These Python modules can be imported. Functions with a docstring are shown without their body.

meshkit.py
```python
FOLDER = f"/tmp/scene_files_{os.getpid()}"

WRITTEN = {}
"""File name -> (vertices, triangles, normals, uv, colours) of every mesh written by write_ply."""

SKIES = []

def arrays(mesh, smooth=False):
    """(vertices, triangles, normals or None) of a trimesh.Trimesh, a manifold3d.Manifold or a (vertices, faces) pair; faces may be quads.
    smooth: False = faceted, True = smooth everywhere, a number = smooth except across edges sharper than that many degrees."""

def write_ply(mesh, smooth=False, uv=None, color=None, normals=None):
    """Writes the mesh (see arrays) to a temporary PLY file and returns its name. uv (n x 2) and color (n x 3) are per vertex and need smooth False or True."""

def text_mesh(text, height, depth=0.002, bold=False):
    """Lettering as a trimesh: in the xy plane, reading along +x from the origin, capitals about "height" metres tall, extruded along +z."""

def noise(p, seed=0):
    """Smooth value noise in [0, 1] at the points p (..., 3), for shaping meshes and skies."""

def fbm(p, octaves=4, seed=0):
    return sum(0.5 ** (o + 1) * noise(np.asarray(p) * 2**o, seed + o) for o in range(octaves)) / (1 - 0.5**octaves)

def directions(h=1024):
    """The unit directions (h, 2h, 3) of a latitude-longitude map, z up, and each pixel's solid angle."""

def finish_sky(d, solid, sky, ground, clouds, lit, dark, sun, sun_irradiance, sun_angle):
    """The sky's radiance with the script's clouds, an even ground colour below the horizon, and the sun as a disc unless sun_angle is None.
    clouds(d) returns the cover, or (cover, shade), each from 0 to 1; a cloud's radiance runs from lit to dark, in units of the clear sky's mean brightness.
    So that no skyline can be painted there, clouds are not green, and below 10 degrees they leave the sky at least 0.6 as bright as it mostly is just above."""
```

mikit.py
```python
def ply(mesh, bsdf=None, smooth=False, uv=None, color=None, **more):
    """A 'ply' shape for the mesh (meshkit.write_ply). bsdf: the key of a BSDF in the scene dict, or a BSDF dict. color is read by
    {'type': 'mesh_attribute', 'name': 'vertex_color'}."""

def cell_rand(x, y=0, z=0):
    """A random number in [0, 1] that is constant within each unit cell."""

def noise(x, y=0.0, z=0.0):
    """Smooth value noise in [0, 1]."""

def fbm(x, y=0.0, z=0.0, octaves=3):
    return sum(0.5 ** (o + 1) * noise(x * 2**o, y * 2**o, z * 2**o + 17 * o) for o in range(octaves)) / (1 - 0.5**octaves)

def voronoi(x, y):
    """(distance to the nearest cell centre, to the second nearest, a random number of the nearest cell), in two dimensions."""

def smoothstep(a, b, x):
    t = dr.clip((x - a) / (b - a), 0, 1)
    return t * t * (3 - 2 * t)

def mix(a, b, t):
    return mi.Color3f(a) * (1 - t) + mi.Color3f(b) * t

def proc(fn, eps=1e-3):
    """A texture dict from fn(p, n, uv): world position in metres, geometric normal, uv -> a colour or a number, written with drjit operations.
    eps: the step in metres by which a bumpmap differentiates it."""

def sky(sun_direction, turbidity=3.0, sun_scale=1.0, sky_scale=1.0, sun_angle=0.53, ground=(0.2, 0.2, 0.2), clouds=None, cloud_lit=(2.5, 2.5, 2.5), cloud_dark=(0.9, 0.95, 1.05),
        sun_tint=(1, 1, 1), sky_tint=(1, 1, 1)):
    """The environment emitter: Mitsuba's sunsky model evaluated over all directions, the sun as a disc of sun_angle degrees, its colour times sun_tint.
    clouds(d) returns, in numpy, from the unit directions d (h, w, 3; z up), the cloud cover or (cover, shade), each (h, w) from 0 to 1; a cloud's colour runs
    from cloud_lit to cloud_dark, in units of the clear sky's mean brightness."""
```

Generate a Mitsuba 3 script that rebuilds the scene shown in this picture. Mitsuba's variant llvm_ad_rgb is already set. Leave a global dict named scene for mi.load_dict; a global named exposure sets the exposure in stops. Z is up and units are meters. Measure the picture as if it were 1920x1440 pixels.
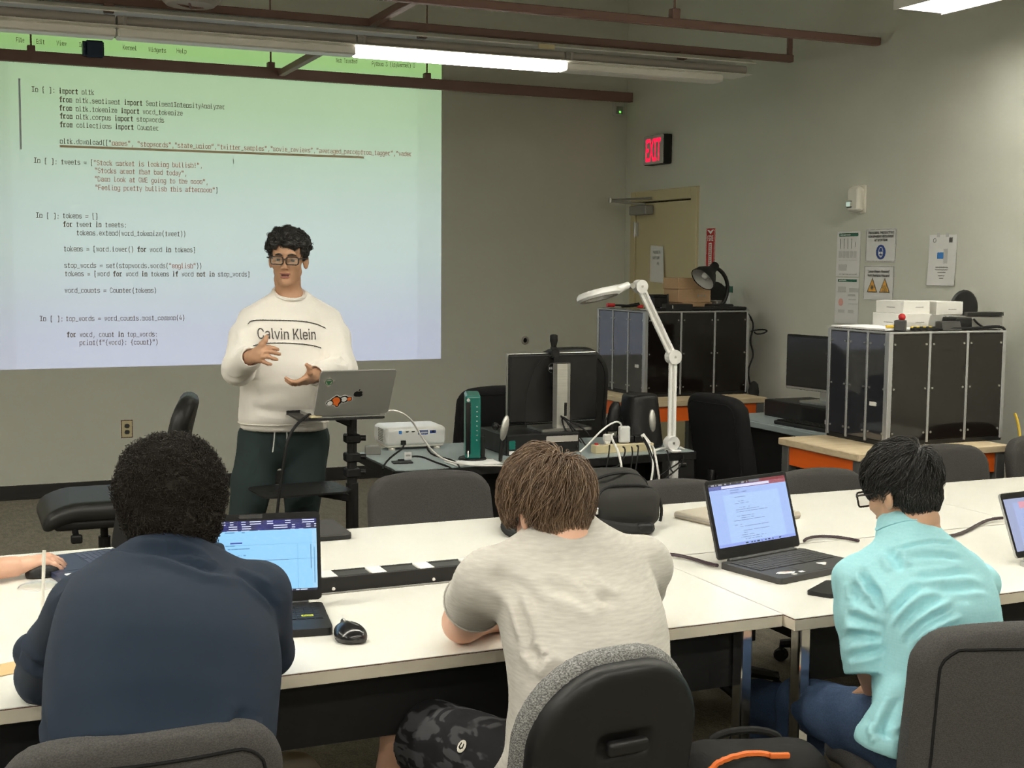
import math, os, random, re
import numpy as np, trimesh, mitsuba as mi
import manifold3d as m3
import shapely.geometry as sg, shapely.affinity as sa, shapely.ops as so
import drjit as dr
import mikit, meshkit

scene, labels = {}, {}
T = mi.ScalarTransform4f
V = lambda *a: np.array(a, float)

# ---------------------------------------------------------------- camera, light, exposure
exposure = 0.0
_cp = V(0, 0, 1.651); _fw = V(0.3986, 0.9124, -0.0932)
scene['camera'] = {'type': 'perspective', 'fov': 43.2759, 'fov_axis': 'x', 'near_clip': 0.05, 'far_clip': 60.0,
                   'to_world': T().look_at(origin=_cp.tolist(), target=(_cp + _fw).tolist(), up=list((0.0301, 0.0886, 0.9956)))}
TUBE = (40.0, 39.0, 34.0)
TUBE_FRONT = (13.0, 12.6, 10.8)
SLIDE_GAIN = 0.74
SCREEN_GAIN = 1.0
YW, XW, ZC = 9.411, 5.114, 4.3   # front wall, right wall, ceiling
TZ = 0.737                       # table height

# ---------------------------------------------------------------- materials
def srgb(r, g, b):
    return [(c / 255 / 12.92 if c / 255 <= 0.04045 else ((c / 255 + 0.055) / 1.055) ** 2.4) for c in (r, g, b)]
def rgb(c): return {'type': 'rgb', 'value': [float(x) for x in c]}
def mat(name, c, rough=0.6, spec=0.5, metal=0.0, coat=0.0, sheen=0.0, bump=None, tex=None):
    b = {'type': 'principled', 'base_color': tex if tex else rgb(c), 'roughness': rough, 'specular': spec, 'metallic': metal}
    if coat: b['clearcoat'] = coat; b['clearcoat_gloss'] = 0.9
    if sheen: b['sheen'] = sheen
    if bump: b = {'type': 'bumpmap', 'height': bump[0], 'scale': bump[1], 'bsdf': b}
    scene['mat_' + name] = {'type': 'twosided', 'bsdf': b}
    return 'mat_' + name
N, FB, SS, MIX = mikit.noise, mikit.fbm, mikit.smoothstep, mikit.mix
def carpet(p, n, uv):
    a = N(p.x * 260, p.y * 260); b = FB(p.x * 60, p.y * 22, 0, 3); c = FB(p.x * 3, p.y * 3)
    return MIX((0.085, 0.078, 0.062), (0.31, 0.285, 0.23), 0.5 * a + 0.38 * b + 0.12 * c)
def carpet_h(p, n, uv): return N(p.x * 300, p.y * 300) + 0.6 * N(p.x * 120, p.y * 120)
def wallfn(p, n, uv):
    return MIX((0.615, 0.615, 0.545), (0.645, 0.645, 0.575), FB(p.x * 1.3 + p.y, p.y * 1.1, p.z * 1.3))
def weave_h(p, n, uv): return N(p.x * 420, p.y * 420, p.z * 420)
def heather(p, n, uv):
    return MIX((0.44, 0.41, 0.375), (0.58, 0.55, 0.51), FB(p.x * 45, p.y * 45, p.z * 260, 3))
def chairgrey(p, n, uv):
    return MIX((0.031, 0.030, 0.030), (0.062, 0.059, 0.058), N(p.x * 500, p.y * 500, p.z * 500))
def meltongrey(p, n, uv):
    return MIX((0.06, 0.06, 0.06), (0.33, 0.325, 0.32), N(p.x * 420, p.y * 420, p.z * 420) ** 1.5)
def camo(p, n, uv):
    a = FB(p.x * 16 + 6 * N(p.x * 12, p.y * 12, p.z * 12), p.y * 16, p.z * 34, 3)
    return MIX((0.008, 0.008, 0.010), (0.045, 0.045, 0.05), SS(0.5, 0.58, a))
def denim(p, n, uv):
    a = N(p.x * 300, p.y * 300, p.z * 300); b = FB(p.x * 12, p.y * 12, p.z * 12)
    return MIX((0.014, 0.026, 0.058), (0.05, 0.078, 0.14), 0.45 * a + 0.55 * b)
def bench_wood(p, n, uv):
    return MIX((0.52, 0.40, 0.25), (0.66, 0.54, 0.37), FB(p.x * 4, p.y * 40, p.z * 90))
def scuffed(p, n, uv):
    return MIX((0.71, 0.69, 0.635), (0.755, 0.735, 0.68), FB(p.x * 5, p.y * 5))
def brushed(p, n, uv):
    return MIX((0.50, 0.485, 0.45), (0.62, 0.60, 0.56), N(p.z * 420, p.x * 8, p.y * 8))
def cardboard(p, n, uv):
    return MIX((0.40, 0.255, 0.145), (0.48, 0.315, 0.185), FB(p.x * 40, p.y * 40, p.z * 200))
mat('carpet', None, 0.95, 0.1, tex=mikit.proc(carpet), bump=(mikit.proc(carpet_h, 8e-4), 0.004))
mat('wall', None, 0.8, 0.25, tex=mikit.proc(wallfn))
mat('ceiling', (0.40, 0.39, 0.36), 0.9, 0.1)
mat('baseboard', (0.014, 0.013, 0.013), 0.45)
mat('door', (0.56, 0.485, 0.305), 0.5)
mat('door_gap', (0.03, 0.025, 0.02), 0.8)
mat('laminate', None, 0.32, 0.5, tex=mikit.proc(scuffed))
mat('edgeband', (0.70, 0.63, 0.52), 0.45)
mat('edge_line', (0.12, 0.05, 0.04), 0.6)
mat('black', (0.006, 0.006, 0.0065), 0.6, 0.2)
mat('black_gloss', (0.008, 0.008, 0.009), 0.18, 0.5)
mat('black_plastic', (0.0065, 0.0065, 0.007), 0.45, 0.28)
mat('black_fabric', (0.009, 0.009, 0.010), 0.9, 0.15, sheen=0.12, bump=(mikit.proc(weave_h, 6e-4), 0.0012))
mat('dark_grey', (0.034, 0.034, 0.034), 0.5, 0.35)
mat('mid_grey', (0.22, 0.215, 0.20), 0.5)
mat('light_grey', (0.48, 0.47, 0.45), 0.5)
mat('white', (0.86, 0.84, 0.80), 0.4)
mat('warm_white', (0.80, 0.76, 0.68), 0.4)
mat('paper', (0.80, 0.79, 0.78), 0.8, 0.2)
mat('white_gloss', (0.84, 0.83, 0.81), 0.22)
mat('chrome', (0.88, 0.88, 0.88), 0.07, metal=1.0)
mat('steel', (0.52, 0.51, 0.49), 0.32, metal=1.0)
mat('silver', None, 0.35, metal=0.75, tex=mikit.proc(brushed))
mat('alu', (0.42, 0.42, 0.43), 0.42, metal=0.7)
mat('laptop_alu', (0.50, 0.495, 0.47), 0.4, metal=0.6)
mat('strut', (0.15, 0.082, 0.068), 0.55)
mat('tube_grey', (0.36, 0.33, 0.305), 0.5)
mat('lens_off', (0.90, 0.87, 0.83), 0.4)
mat('lens_on', (0.9, 0.88, 0.82), 0.5)
mat('chair_grey', None, 0.9, 0.15, sheen=0.2, tex=mikit.proc(chairgrey), bump=(mikit.proc(weave_h, 6e-4), 0.001))
mat('chair_melton', None, 0.95, 0.1, tex=mikit.proc(meltongrey))
mat('vinyl', (0.012, 0.012, 0.0118), 0.45, 0.4)
mat('desk_blue', (0.30, 0.355, 0.365), 0.4)
mat('acrylic_dark', (0.0065, 0.005, 0.0045), 0.06, 0.40)
mat('acrylic_blue', (0.018, 0.019, 0.024), 0.05, 0.9)
mat('bench_orange', (0.70, 0.115, 0.012), 0.45)
mat('bench_wood', None, 0.5, tex=mikit.proc(bench_wood))
mat('bench_grey', (0.075, 0.075, 0.072), 0.5)
mat('cardboard', None, 0.8, 0.2, tex=mikit.proc(cardboard))
mat('kraft', (0.60, 0.42, 0.22), 0.8, 0.2)
mat('console_green', (0.006, 0.105, 0.085), 0.28, 0.5)
mat('beige', (0.62, 0.53, 0.33), 0.5)
mat('sleeve_beige', (0.46, 0.415, 0.34), 0.8, 0.2)
mat('red', (0.42, 0.014, 0.016), 0.4)
mat('orange', (0.80, 0.17, 0.03), 0.55)
mat('yellow', (0.80, 0.55, 0.06), 0.5)
mat('sign_blue', (0.02, 0.045, 0.22), 0.5)
mat('picture_blue', (0.05, 0.22, 0.60), 0.5)
mat('sign_amber', (0.80, 0.42, 0.07), 0.5)
mat('ink', (0.07, 0.065, 0.065), 0.8, 0.2)
mat('ink_grey', (0.32, 0.31, 0.30), 0.8, 0.2)
mat('ink_pale', (0.58, 0.57, 0.56), 0.8, 0.2)
mat('sign_green', (0.02, 0.10, 0.065), 0.6)
mat('pink_print', (0.75, 0.42, 0.38), 0.8, 0.2)
mat('lilac', (0.62, 0.50, 0.70), 0.7)
mat('slide_text', (0.25, 0.20, 0.15), 0.85, 0.2)
mat('sticker_green', (0.03, 0.12, 0.05), 0.4)
mat('navy_metal', (0.018, 0.025, 0.055), 0.4)
mat('key_navy', (0.05, 0.062, 0.105), 0.5)
mat('cable_purple', (0.025, 0.012, 0.018), 0.4)
mat('deep_blue', (0.006, 0.018, 0.05), 0.5)
mat('backpack_grey', (0.026, 0.026, 0.024), 0.85, 0.2, bump=(mikit.proc(weave_h, 6e-4), 0.002))
mat('backpack_black', (0.012, 0.012, 0.012), 0.8, 0.25, bump=(mikit.proc(weave_h, 6e-4), 0.001))
scene['mat_clear'] = {'type': 'thindielectric', 'int_ior': 1.35}
scene['mat_lens_glass'] = {'type': 'thindielectric', 'int_ior': 1.5}
scene['mat_magnifier'] = {'type': 'dielectric', 'int_ior': 1.5}

# ---------------------------------------------------------------- naming
def _free(key):
    if not _taken(key): return key
    i = 1
    while _taken(f'{key}_{i:03d}'): i += 1
    return f'{key}_{i:03d}'
_roots = set()
def _taken(key): return key in scene or key in _roots
def thing(name, label=None, cat=None, group=None):
    key = _free(name); _roots.add(key)
    if label:
        labels[key] = {'label': label, 'category': cat}
        if group: labels[key]['group'] = group
    return key
def struct(name, label=None):
    key = _free(name); _roots.add(key); labels[key] = {'kind': 'structure'}
    if label: labels[key]['label'] = label
    return key
def put(key, mesh, m, smooth=30, label=None, kind=None, W=None, uv=None, color=None, emit=None, raw=False):
    """One entry of the scene; key is final when raw, else numbered."""
    if not raw: key = _free(key)
    if W is not None:
        mesh = xf(mesh, W)
    d = mikit.ply(mesh, m if isinstance(m, (str, dict)) else None, smooth=smooth, uv=uv, color=color)
    if emit is not None: d['emitter'] = {'type': 'area', 'radiance': emit if isinstance(emit, dict) else rgb(emit)}
    scene[key] = d
    if label or kind:
        labels.setdefault(key, {})
        if label: labels[key]['label'] = label
        if kind: labels[key]['kind'] = kind
    return key
def part(parent, name, mesh, m, smooth=30, **k): return put(parent + "__" + name, mesh, m, smooth, **k)
def solo(name, mesh, m, label, cat, group=None, **k):
    key = put(name, mesh, m, **k); labels.setdefault(key, {}).update({'label': label, 'category': cat})
    if group: labels[key]['group'] = group
    return key
def again(parent, name, src, W=None, label=None):
    """A copy of an entry under another key, sharing its ply."""
    key = _free(parent + '__' + name); scene[key] = dict(scene[src])
    if W is not None: scene[key]['to_world'] = T(np.asarray(W, float).tolist())
    if label: labels[key] = {'label': label}
    return key
# ---------------------------------------------------------------- transforms
def frame(o, x, y, z):
    W = np.eye(4); W[:3, 0], W[:3, 1], W[:3, 2], W[:3, 3] = x, y, z, o; return W
def loc(x, y, z=0, rz=0, s=1.0):
    c, n = math.cos(math.radians(rz)), math.sin(math.radians(rz))
    return frame(V(x, y, z), V(c, n, 0) * s, V(-n, c, 0) * s, V(0, 0, 1) * s)
def rot(axis, deg, o=(0, 0, 0)):
    return trimesh.transformations.rotation_matrix(math.radians(deg), axis, o)
def on_front(x, z, y): return frame((x, y, z), V(1, 0, 0), V(0, 0, 1), V(0, -1, 0))      # text plane on the front wall
def on_right(y, z, x): return frame((x, y, z), V(0, -1, 0), V(0, 0, 1), V(-1, 0, 0))     # text plane on the right wall
def tm(mesh):
    if hasattr(mesh, 'to_mesh'):
        q = mesh.to_mesh(); return trimesh.Trimesh(q.vert_properties[:, :3], q.tri_verts, process=False)
    if isinstance(mesh, tuple): return trimesh.Trimesh(np.asarray(mesh[0], float), np.asarray(mesh[1]), process=False)
    return mesh
def xf(mesh, W):
    q = tm(mesh).copy(); q.apply_transform(np.asarray(W)); return q
def join(*ms):
    return trimesh.util.concatenate([tm(m) for m in ms])
# ---------------------------------------------------------------- shapes
def box(sx, sy, sz, c=(0, 0, 0), ch=0.0):
    """Box centred at c, edges chamfered by ch."""
    if not ch: 
        q = trimesh.creation.box((sx, sy, sz)); q.apply_translation(c); return q
    h = V(sx, sy, sz) / 2; pts = []
    for s in np.ndindex(2, 2, 2):
        sg_ = V(*s) * 2 - 1
        for k in range(3):
            o = np.full(3, ch); o[k] = 0
            pts.append(sg_ * (h - o))
    return xf(tm(m3.Manifold.hull_points(np.array(pts))), frame(c, V(1, 0, 0), V(0, 1, 0), V(0, 0, 1)))
def bx(x0, x1, y0, y1, z0, z1, ch=0.0):
    return box(x1 - x0, y1 - y0, z1 - z0, ((x0 + x1) / 2, (y0 + y1) / 2, (z0 + z1) / 2), ch)
_ico = {}
def rbox(sx, sy, sz, r, c=(0, 0, 0), sub=2):
    if sub not in _ico: _ico[sub] = trimesh.creation.icosphere(sub).vertices
    n = _ico[sub]; h = V(sx, sy, sz) / 2 - r
    pts = np.vstack([n * r + np.sign(V(*s) * 2 - 1) * h for s in np.ndindex(2, 2, 2)])
    q = tm(m3.Manifold.hull_points(pts)); q.apply_translation(c); return q
def poly(pts, hole=None):
    return sg.Polygon(pts, hole)
def rrect(w, h, r, n=6):
    return sg.box(-w / 2 + r, -h / 2 + r, w / 2 - r, h / 2 - r).buffer(r, quad_segs=n)
def prism(p, d):
    if isinstance(p, (list, np.ndarray)): p = sg.Polygon(p)
    return trimesh.util.concatenate([trimesh.creation.extrude_polygon(g, d, engine='earcut') for g in getattr(p, 'geoms', [p])])
def lathe(prof, n=32):
    return trimesh.creation.revolve(np.array(prof, float), sections=n)
def cyl(p0, p1, r0, r1=None, n=20, caps=True):
    return tube([p0, p1], [r0, r0 if r1 is None else r1], n)
def spline(pts, n=40):
    pts = np.asarray(pts, float)
    if len(pts) == 2: return np.linspace(pts[0], pts[1], n)
    from scipy.interpolate import CubicSpline
    d = np.r_[0, np.cumsum(np.linalg.norm(np.diff(pts, axis=0), axis=1) ** 0.5)]
    return CubicSpline(d, pts)(np.linspace(0, d[-1], n))
def tube(pts, r, n=10, smooth_pts=0):
    """Swept round tube with closed ends."""
    pts = spline(pts, smooth_pts) if smooth_pts else np.asarray(pts, float)
    m = len(pts); r = np.broadcast_to(np.asarray(r, float), (m,)) if np.ndim(r) == 0 or len(r) == m else np.interp(np.linspace(0, 1, m), np.linspace(0, 1, len(r)), r)
    t = np.gradient(pts, axis=0); t /= np.linalg.norm(t, axis=1, keepdims=True) + 1e-12
    u = np.cross(t[0], [0, 0, 1] if abs(t[0][2]) < 0.9 else [1, 0, 0]); u /= np.linalg.norm(u)
    rings, a = [], np.linspace(0, 2 * np.pi, n, endpoint=False)
    for i in range(m):
        u = u - t[i] * (u @ t[i]); u /= np.linalg.norm(u) + 1e-12
        w = np.cross(t[i], u)
        rings.append(pts[i] + r[i] * (np.cos(a)[:, None] * u + np.sin(a)[:, None] * w))
    v = np.vstack(rings + [pts[:1], pts[-1:]]); f = []
    j = np.arange(n); k = (j + 1) % n
    for i in range(m - 1):
        b = i * n
        f += [np.stack([b + j, b + k, b + n + k], 1), np.stack([b + j, b + n + k, b + n + j], 1)]
    f += [np.stack([k, j, j * 0 + m * n], 1), np.stack([(m - 1) * n + j, (m - 1) * n + k, j * 0 + m * n + 1], 1)]
    return trimesh.Trimesh(v, np.vstack(f), process=False)
def text(s, h, depth=0.0008, bold=False, width=None, center=False):
    q = meshkit.text_mesh(s, h, depth, bold)
    if width: q.vertices[:, 0] *= width / q.vertices[:, 0].max()
    if center: q.vertices[:, 0] -= (q.vertices[:, 0].max() + q.vertices[:, 0].min()) / 2
    return q
# ---------------------------------------------------------------- signed distance modelling
def smin(a, b, k):
    h = np.clip(0.5 + 0.5 * (b - a) / k, 0, 1); return b * (1 - h) + a * h - k * h * (1 - h)
def smax(a, b, k): return -smin(-a, -b, k)
def rc(p, a, b, ra, rb=None):
    a, b = np.asarray(a, float), np.asarray(b, float); rb = ra if rb is None else rb
    ab = b - a; t = np.clip((p - a) @ ab / (ab @ ab + 1e-12), 0, 1)
    return np.linalg.norm(p - a - t[:, None] * ab, axis=1) - (ra + (rb - ra) * t)
def ell(p, c, r, R=None):
    q = p - np.asarray(c, float)
    if R is not None: q = q @ np.asarray(R)          # columns of R: the ellipsoid's axes
    r = np.asarray(r, float); k0 = np.linalg.norm(q / r, axis=1); k1 = np.linalg.norm(q / r ** 2, axis=1)
    return k0 * (k0 - 1) / np.maximum(k1, 1e-9)
def rbx(p, c, h, r, R=None):
    q = p - np.asarray(c, float)
    if R is not None: q = q @ np.asarray(R)
    q = np.abs(q) - (np.asarray(h, float) - r)
    return np.linalg.norm(np.maximum(q, 0), axis=1) + np.minimum(q.max(1), 0) - r
def loft(p, stations, L, Wv, n=2.4):
    """Torso: stations of (centre, half width along L, half depth along Wv), interpolated along their chord."""
    C = np.array([s[0] for s in stations], float); U = C[-1] - C[0]; U /= np.linalg.norm(U)
    s = (C - C[0]) @ U
    from scipy.interpolate import PchipInterpolator as PI
    q = (p - C[0]) @ U; qc = np.clip(q, s[0], s[-1])
    cc = PI(s, C)(qc); a = PI(s, [k[1] for k in stations])(qc); b = PI(s, [k[2] for k in stations])(qc)
    d = p - cc; x = np.abs(d @ L) / a; y = np.abs(d @ Wv) / b
    g = (x ** n + y ** n + 1e-9) ** (1 / n)
    dd = (g - 1) * np.minimum(a, b)
    return smax(dd, np.maximum(s[0] - q, q - s[-1]), 0.02)
def surface(fn, lo, hi, h):
    """Naive surface nets of fn(points) = 0 over the box, evaluated only near the surface."""
    lo, hi = np.asarray(lo, float) - 2 * h, np.asarray(hi, float) + 2 * h
    B = 4; nb = np.ceil((hi - lo) / (h * B)).astype(int); n = nb * B + 1
    g = [lo[k] + (np.arange(nb[k]) + 0.5) * h * B for k in range(3)]
    P = np.stack(np.meshgrid(*g, indexing='ij'), -1).reshape(-1, 3)
    dc = fn(P).reshape(nb); near = np.abs(dc) < h * B * 1.45
    from scipy.ndimage import binary_dilation
    F = np.repeat(np.repeat(np.repeat(dc, B, 0), B, 1), B, 2); F = np.pad(F, ((0, 1),) * 3, mode='edge')
    mk = np.repeat(np.repeat(np.repeat(near, B, 0), B, 1), B, 2); mk = np.pad(mk, ((0, 1),) * 3, mode='edge')
    mk[1:] |= mk[:-1].copy() ; mk[:, 1:] |= mk[:, :-1].copy(); mk[:, :, 1:] |= mk[:, :, :-1].copy()
    idx = np.argwhere(mk); F[mk] = fn(lo + idx * h)
    for k in range(3):
        sl = [slice(None)] * 3
        for e in (0, -1): sl[k] = e; F[tuple(sl)] = np.maximum(F[tuple(sl)], h * 0.5)
    s = F < 0
    c = np.zeros(np.array(F.shape) - 1, int)
    for o in np.ndindex(2, 2, 2): c += s[o[0]:s.shape[0] - 1 + o[0], o[1]:s.shape[1] - 1 + o[1], o[2]:s.shape[2] - 1 + o[2]]
    act = np.argwhere((c > 0) & (c < 8)); ids = np.full(c.shape, -1); ids[tuple(act.T)] = np.arange(len(act))
    acc, cnt = np.zeros((len(act), 3)), np.zeros(len(act))
    for k in range(3):
        for o in np.ndindex(2, 2):
            a = np.insert(np.array(o), k, 0); b = a.copy(); b[k] = 1
            fa, fb = F[tuple((act + a).T)], F[tuple((act + b).T)]
            x = (fa < 0) != (fb < 0); t = np.where(x, fa / np.where(x, fa - fb, 1), 0)
            q = a + 0.0 * act; q[:, k] = t
            acc[x] += q[x]; cnt[x] += 1
    v = lo + (act + acc / np.maximum(cnt, 1)[:, None]) * h
    faces = []
    for k in range(3):
        i, j = (k + 1) % 3, (k + 2) % 3
        a = s.take(range(s.shape[k] - 1), axis=k); b = s.take(range(1, s.shape[k]), axis=k)
        e = np.argwhere(a != b); e = e[(e[:, i] > 0) & (e[:, j] > 0) & (e[:, i] < c.shape[i]) & (e[:, j] < c.shape[j])]
        flip = s[tuple(e.T)]
        q = []
        for di, dj in ((0, 0), (-1, 0), (-1, -1), (0, -1)):
            w = e.copy(); w[:, i] += di; w[:, j] += dj; q.append(ids[tuple(w.T)])
        q = np.stack(q, 1); q[~flip] = q[~flip][:, ::-1]
        faces.append(q)
    q = np.vstack(faces); q = q[(q >= 0).all(1)]
    f = np.vstack([q[:, [0, 1, 2]], q[:, [0, 2, 3]]])
    m = trimesh.Trimesh(v, f, process=False)
    for _ in range(2):
        m.vertices = _relax(m, 0.5); m.vertices = _relax(m, -0.52)
    return m
_adj = {}
def _relax(m, lam):
    import scipy.sparse as sp
    if not hasattr(m, '_L') or m._L.shape[0] != len(m.vertices):
        e = m.edges_unique; n = len(m.vertices)
        A = sp.coo_matrix((np.ones(len(e) * 2), (np.r_[e[:, 0], e[:, 1]], np.r_[e[:, 1], e[:, 0]])), (n, n)).tocsr()
        d = np.asarray(A.sum(1)).ravel(); m._L = sp.diags(1 / np.maximum(d, 1)) @ A
    v = np.asarray(m.vertices); return v + lam * (m._L @ v - v)
from scipy.spatial import cKDTree as KD
def wrinkle(m, folds=(), amp=0.0, freq=(8, 8, 8), seed=0, mask=None):
    """Cloth: soft noise and folds (polyline, width, depth) pressed along the normals."""
    v, nrm = np.asarray(m.vertices), np.asarray(m.vertex_normals); d = np.zeros(len(v))
    if amp: d += amp * (meshkit.fbm(v * np.asarray(freq, float), 3, seed) - 0.5) * 2
    for pl, w, a in folds:
        pl = v[KD(v).query(spline(pl, 30))[1]] + 0.0; pl[1:-1] = (pl[:-2] + pl[1:-1] + pl[2:]) / 3; dist = np.full(len(v), 9.0); tt = np.zeros(len(v))
        for i in range(len(pl) - 1):
            ab = pl[i + 1] - pl[i]; t = np.clip((v - pl[i]) @ ab / (ab @ ab + 1e-12), 0, 1)
            q = np.linalg.norm(v - pl[i] - t[:, None] * ab, axis=1); c = q < dist
            dist[c] = q[c]; tt[c] = (i + t[c]) / (len(pl) - 1)
        fade = np.clip(np.minimum(tt, 1 - tt) * 4, 0.02, 1)
        d += fade * a * (-np.exp(-(dist / w) ** 2) + 0.75 * np.exp(-((dist - 1.9 * w) / w) ** 2))
    if mask is not None: d *= mask(v)
    m.vertices = v + nrm * d[:, None]
    return m
def screen_uv(w, h):
    return trimesh.Trimesh([[-w / 2, 0, 0], [w / 2, 0, 0], [w / 2, h, 0], [-w / 2, h, 0]], [[0, 1, 2], [0, 2, 3]], process=False), np.array([[0, 0], [1, 0], [1, 1], [0, 1.0]])

# ---------------------------------------------------------------- room shell
X0, Y0 = -4.6, -3.2
k = struct('floor', 'grey brown carpet floor'); put(k, bx(X0 - .1, XW + .1, Y0 - .1, YW + .1, -.1, 0), 'mat_carpet', False, raw=True)
k = struct('wall_front', 'beige grey front wall with the projected slide'); put(k, bx(X0, XW, YW, YW + .1, 0, ZC), 'mat_wall', False, raw=True)
k = struct('wall_right', 'beige grey wall with the door and posters')
DY0, DY1, DZ = 8.36, 9.21, 2.145       # door opening on the right wall
put(k, join(bx(XW, XW + .12, Y0, DY0, 0, ZC), bx(XW, XW + .12, DY1, YW + .1, 0, ZC), bx(XW, XW + .12, DY0, DY1, DZ, ZC)), 'mat_wall', False, raw=True)
k = struct('wall_left'); put(k, bx(X0 - .1, X0, Y0, YW, 0, ZC), 'mat_wall', False, raw=True)
k = struct('wall_back'); put(k, bx(X0, XW, Y0 - .1, Y0, 0, ZC), 'mat_wall', False, raw=True)
k = struct('ceiling'); put(k, bx(X0, XW, Y0, YW, ZC, ZC + .1), 'mat_ceiling', False, raw=True)
k = struct('baseboard_front', 'black vinyl baseboard'); put(k, join(bx(X0, XW, YW - .008, YW, 0, .1), bx(X0, XW, YW - .016, YW, 0, .012)), 'mat_baseboard', False, raw=True)
k = struct('baseboard_right'); put(k, join(bx(XW - .008, XW, Y0, DY0 - .09, 0, .1), bx(XW - .016, XW, Y0, DY0 - .09, 0, .012)), 'mat_baseboard', False, raw=True)
# door on the right wall
k = struct('door_1', 'tan steel door in its frame')
part(k, 'frame', join(bx(XW - .022, XW + .05, DY0 - .085, DY0, 0, DZ + .085, .004), bx(XW - .022, XW + .05, DY1, DY1 + .075, 0, DZ + .085, .004), bx(XW - .022, XW + .05, DY0, DY1, DZ, DZ + .085, .004)), 'mat_door')
part(k, 'leaf', bx(XW - .008, XW + .04, DY0 + .004, DY1 - .004, .01, DZ - .012, .003), 'mat_door')
part(k, 'gap', bx(XW + .045, XW + .055, DY0 - .02, DY1 + .02, 0, DZ + .02), 'mat_door_gap')
for z in (1.93, 1.1, .25):
    part(k, 'hinge', join(cyl((XW - .02, DY1 + .004, z - .06), (XW - .02, DY1 + .004, z + .06), .010, n=12), bx(XW - .015, XW - .006, DY1 - .04, DY1, z - .055, z + .055)), 'mat_steel')
cl = part(k, 'closer', bx(XW - .085, XW - .008, 8.93, 9.20, 2.04, 2.115, .008), 'mat_mid_grey', label='grey hydraulic door closer')
put(cl + '__arm', join(tube([(XW - .045, 9.0, 2.12), (XW - .25, 9.20, 2.15), (XW - .262, 9.212, 2.15)], .011, 10), tube([(XW - .25, 9.20, 2.158), (XW - .03, 8.93, 2.168)], .009, 8), cyl((XW - .25, 9.2, 2.135), (XW - .25, 9.2, 2.175), .014, n=12)), 'mat_steel')
part(k, 'handle', join(cyl((XW - .008, DY0 + .07, 1.0), (XW - .06, DY0 + .07, 1.0), .012, n=12), tube([(XW - .06, DY0 + .07, 1.0), (XW - .06, DY0 + .19, 1.0)], .01, 10)), 'mat_steel')
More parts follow.
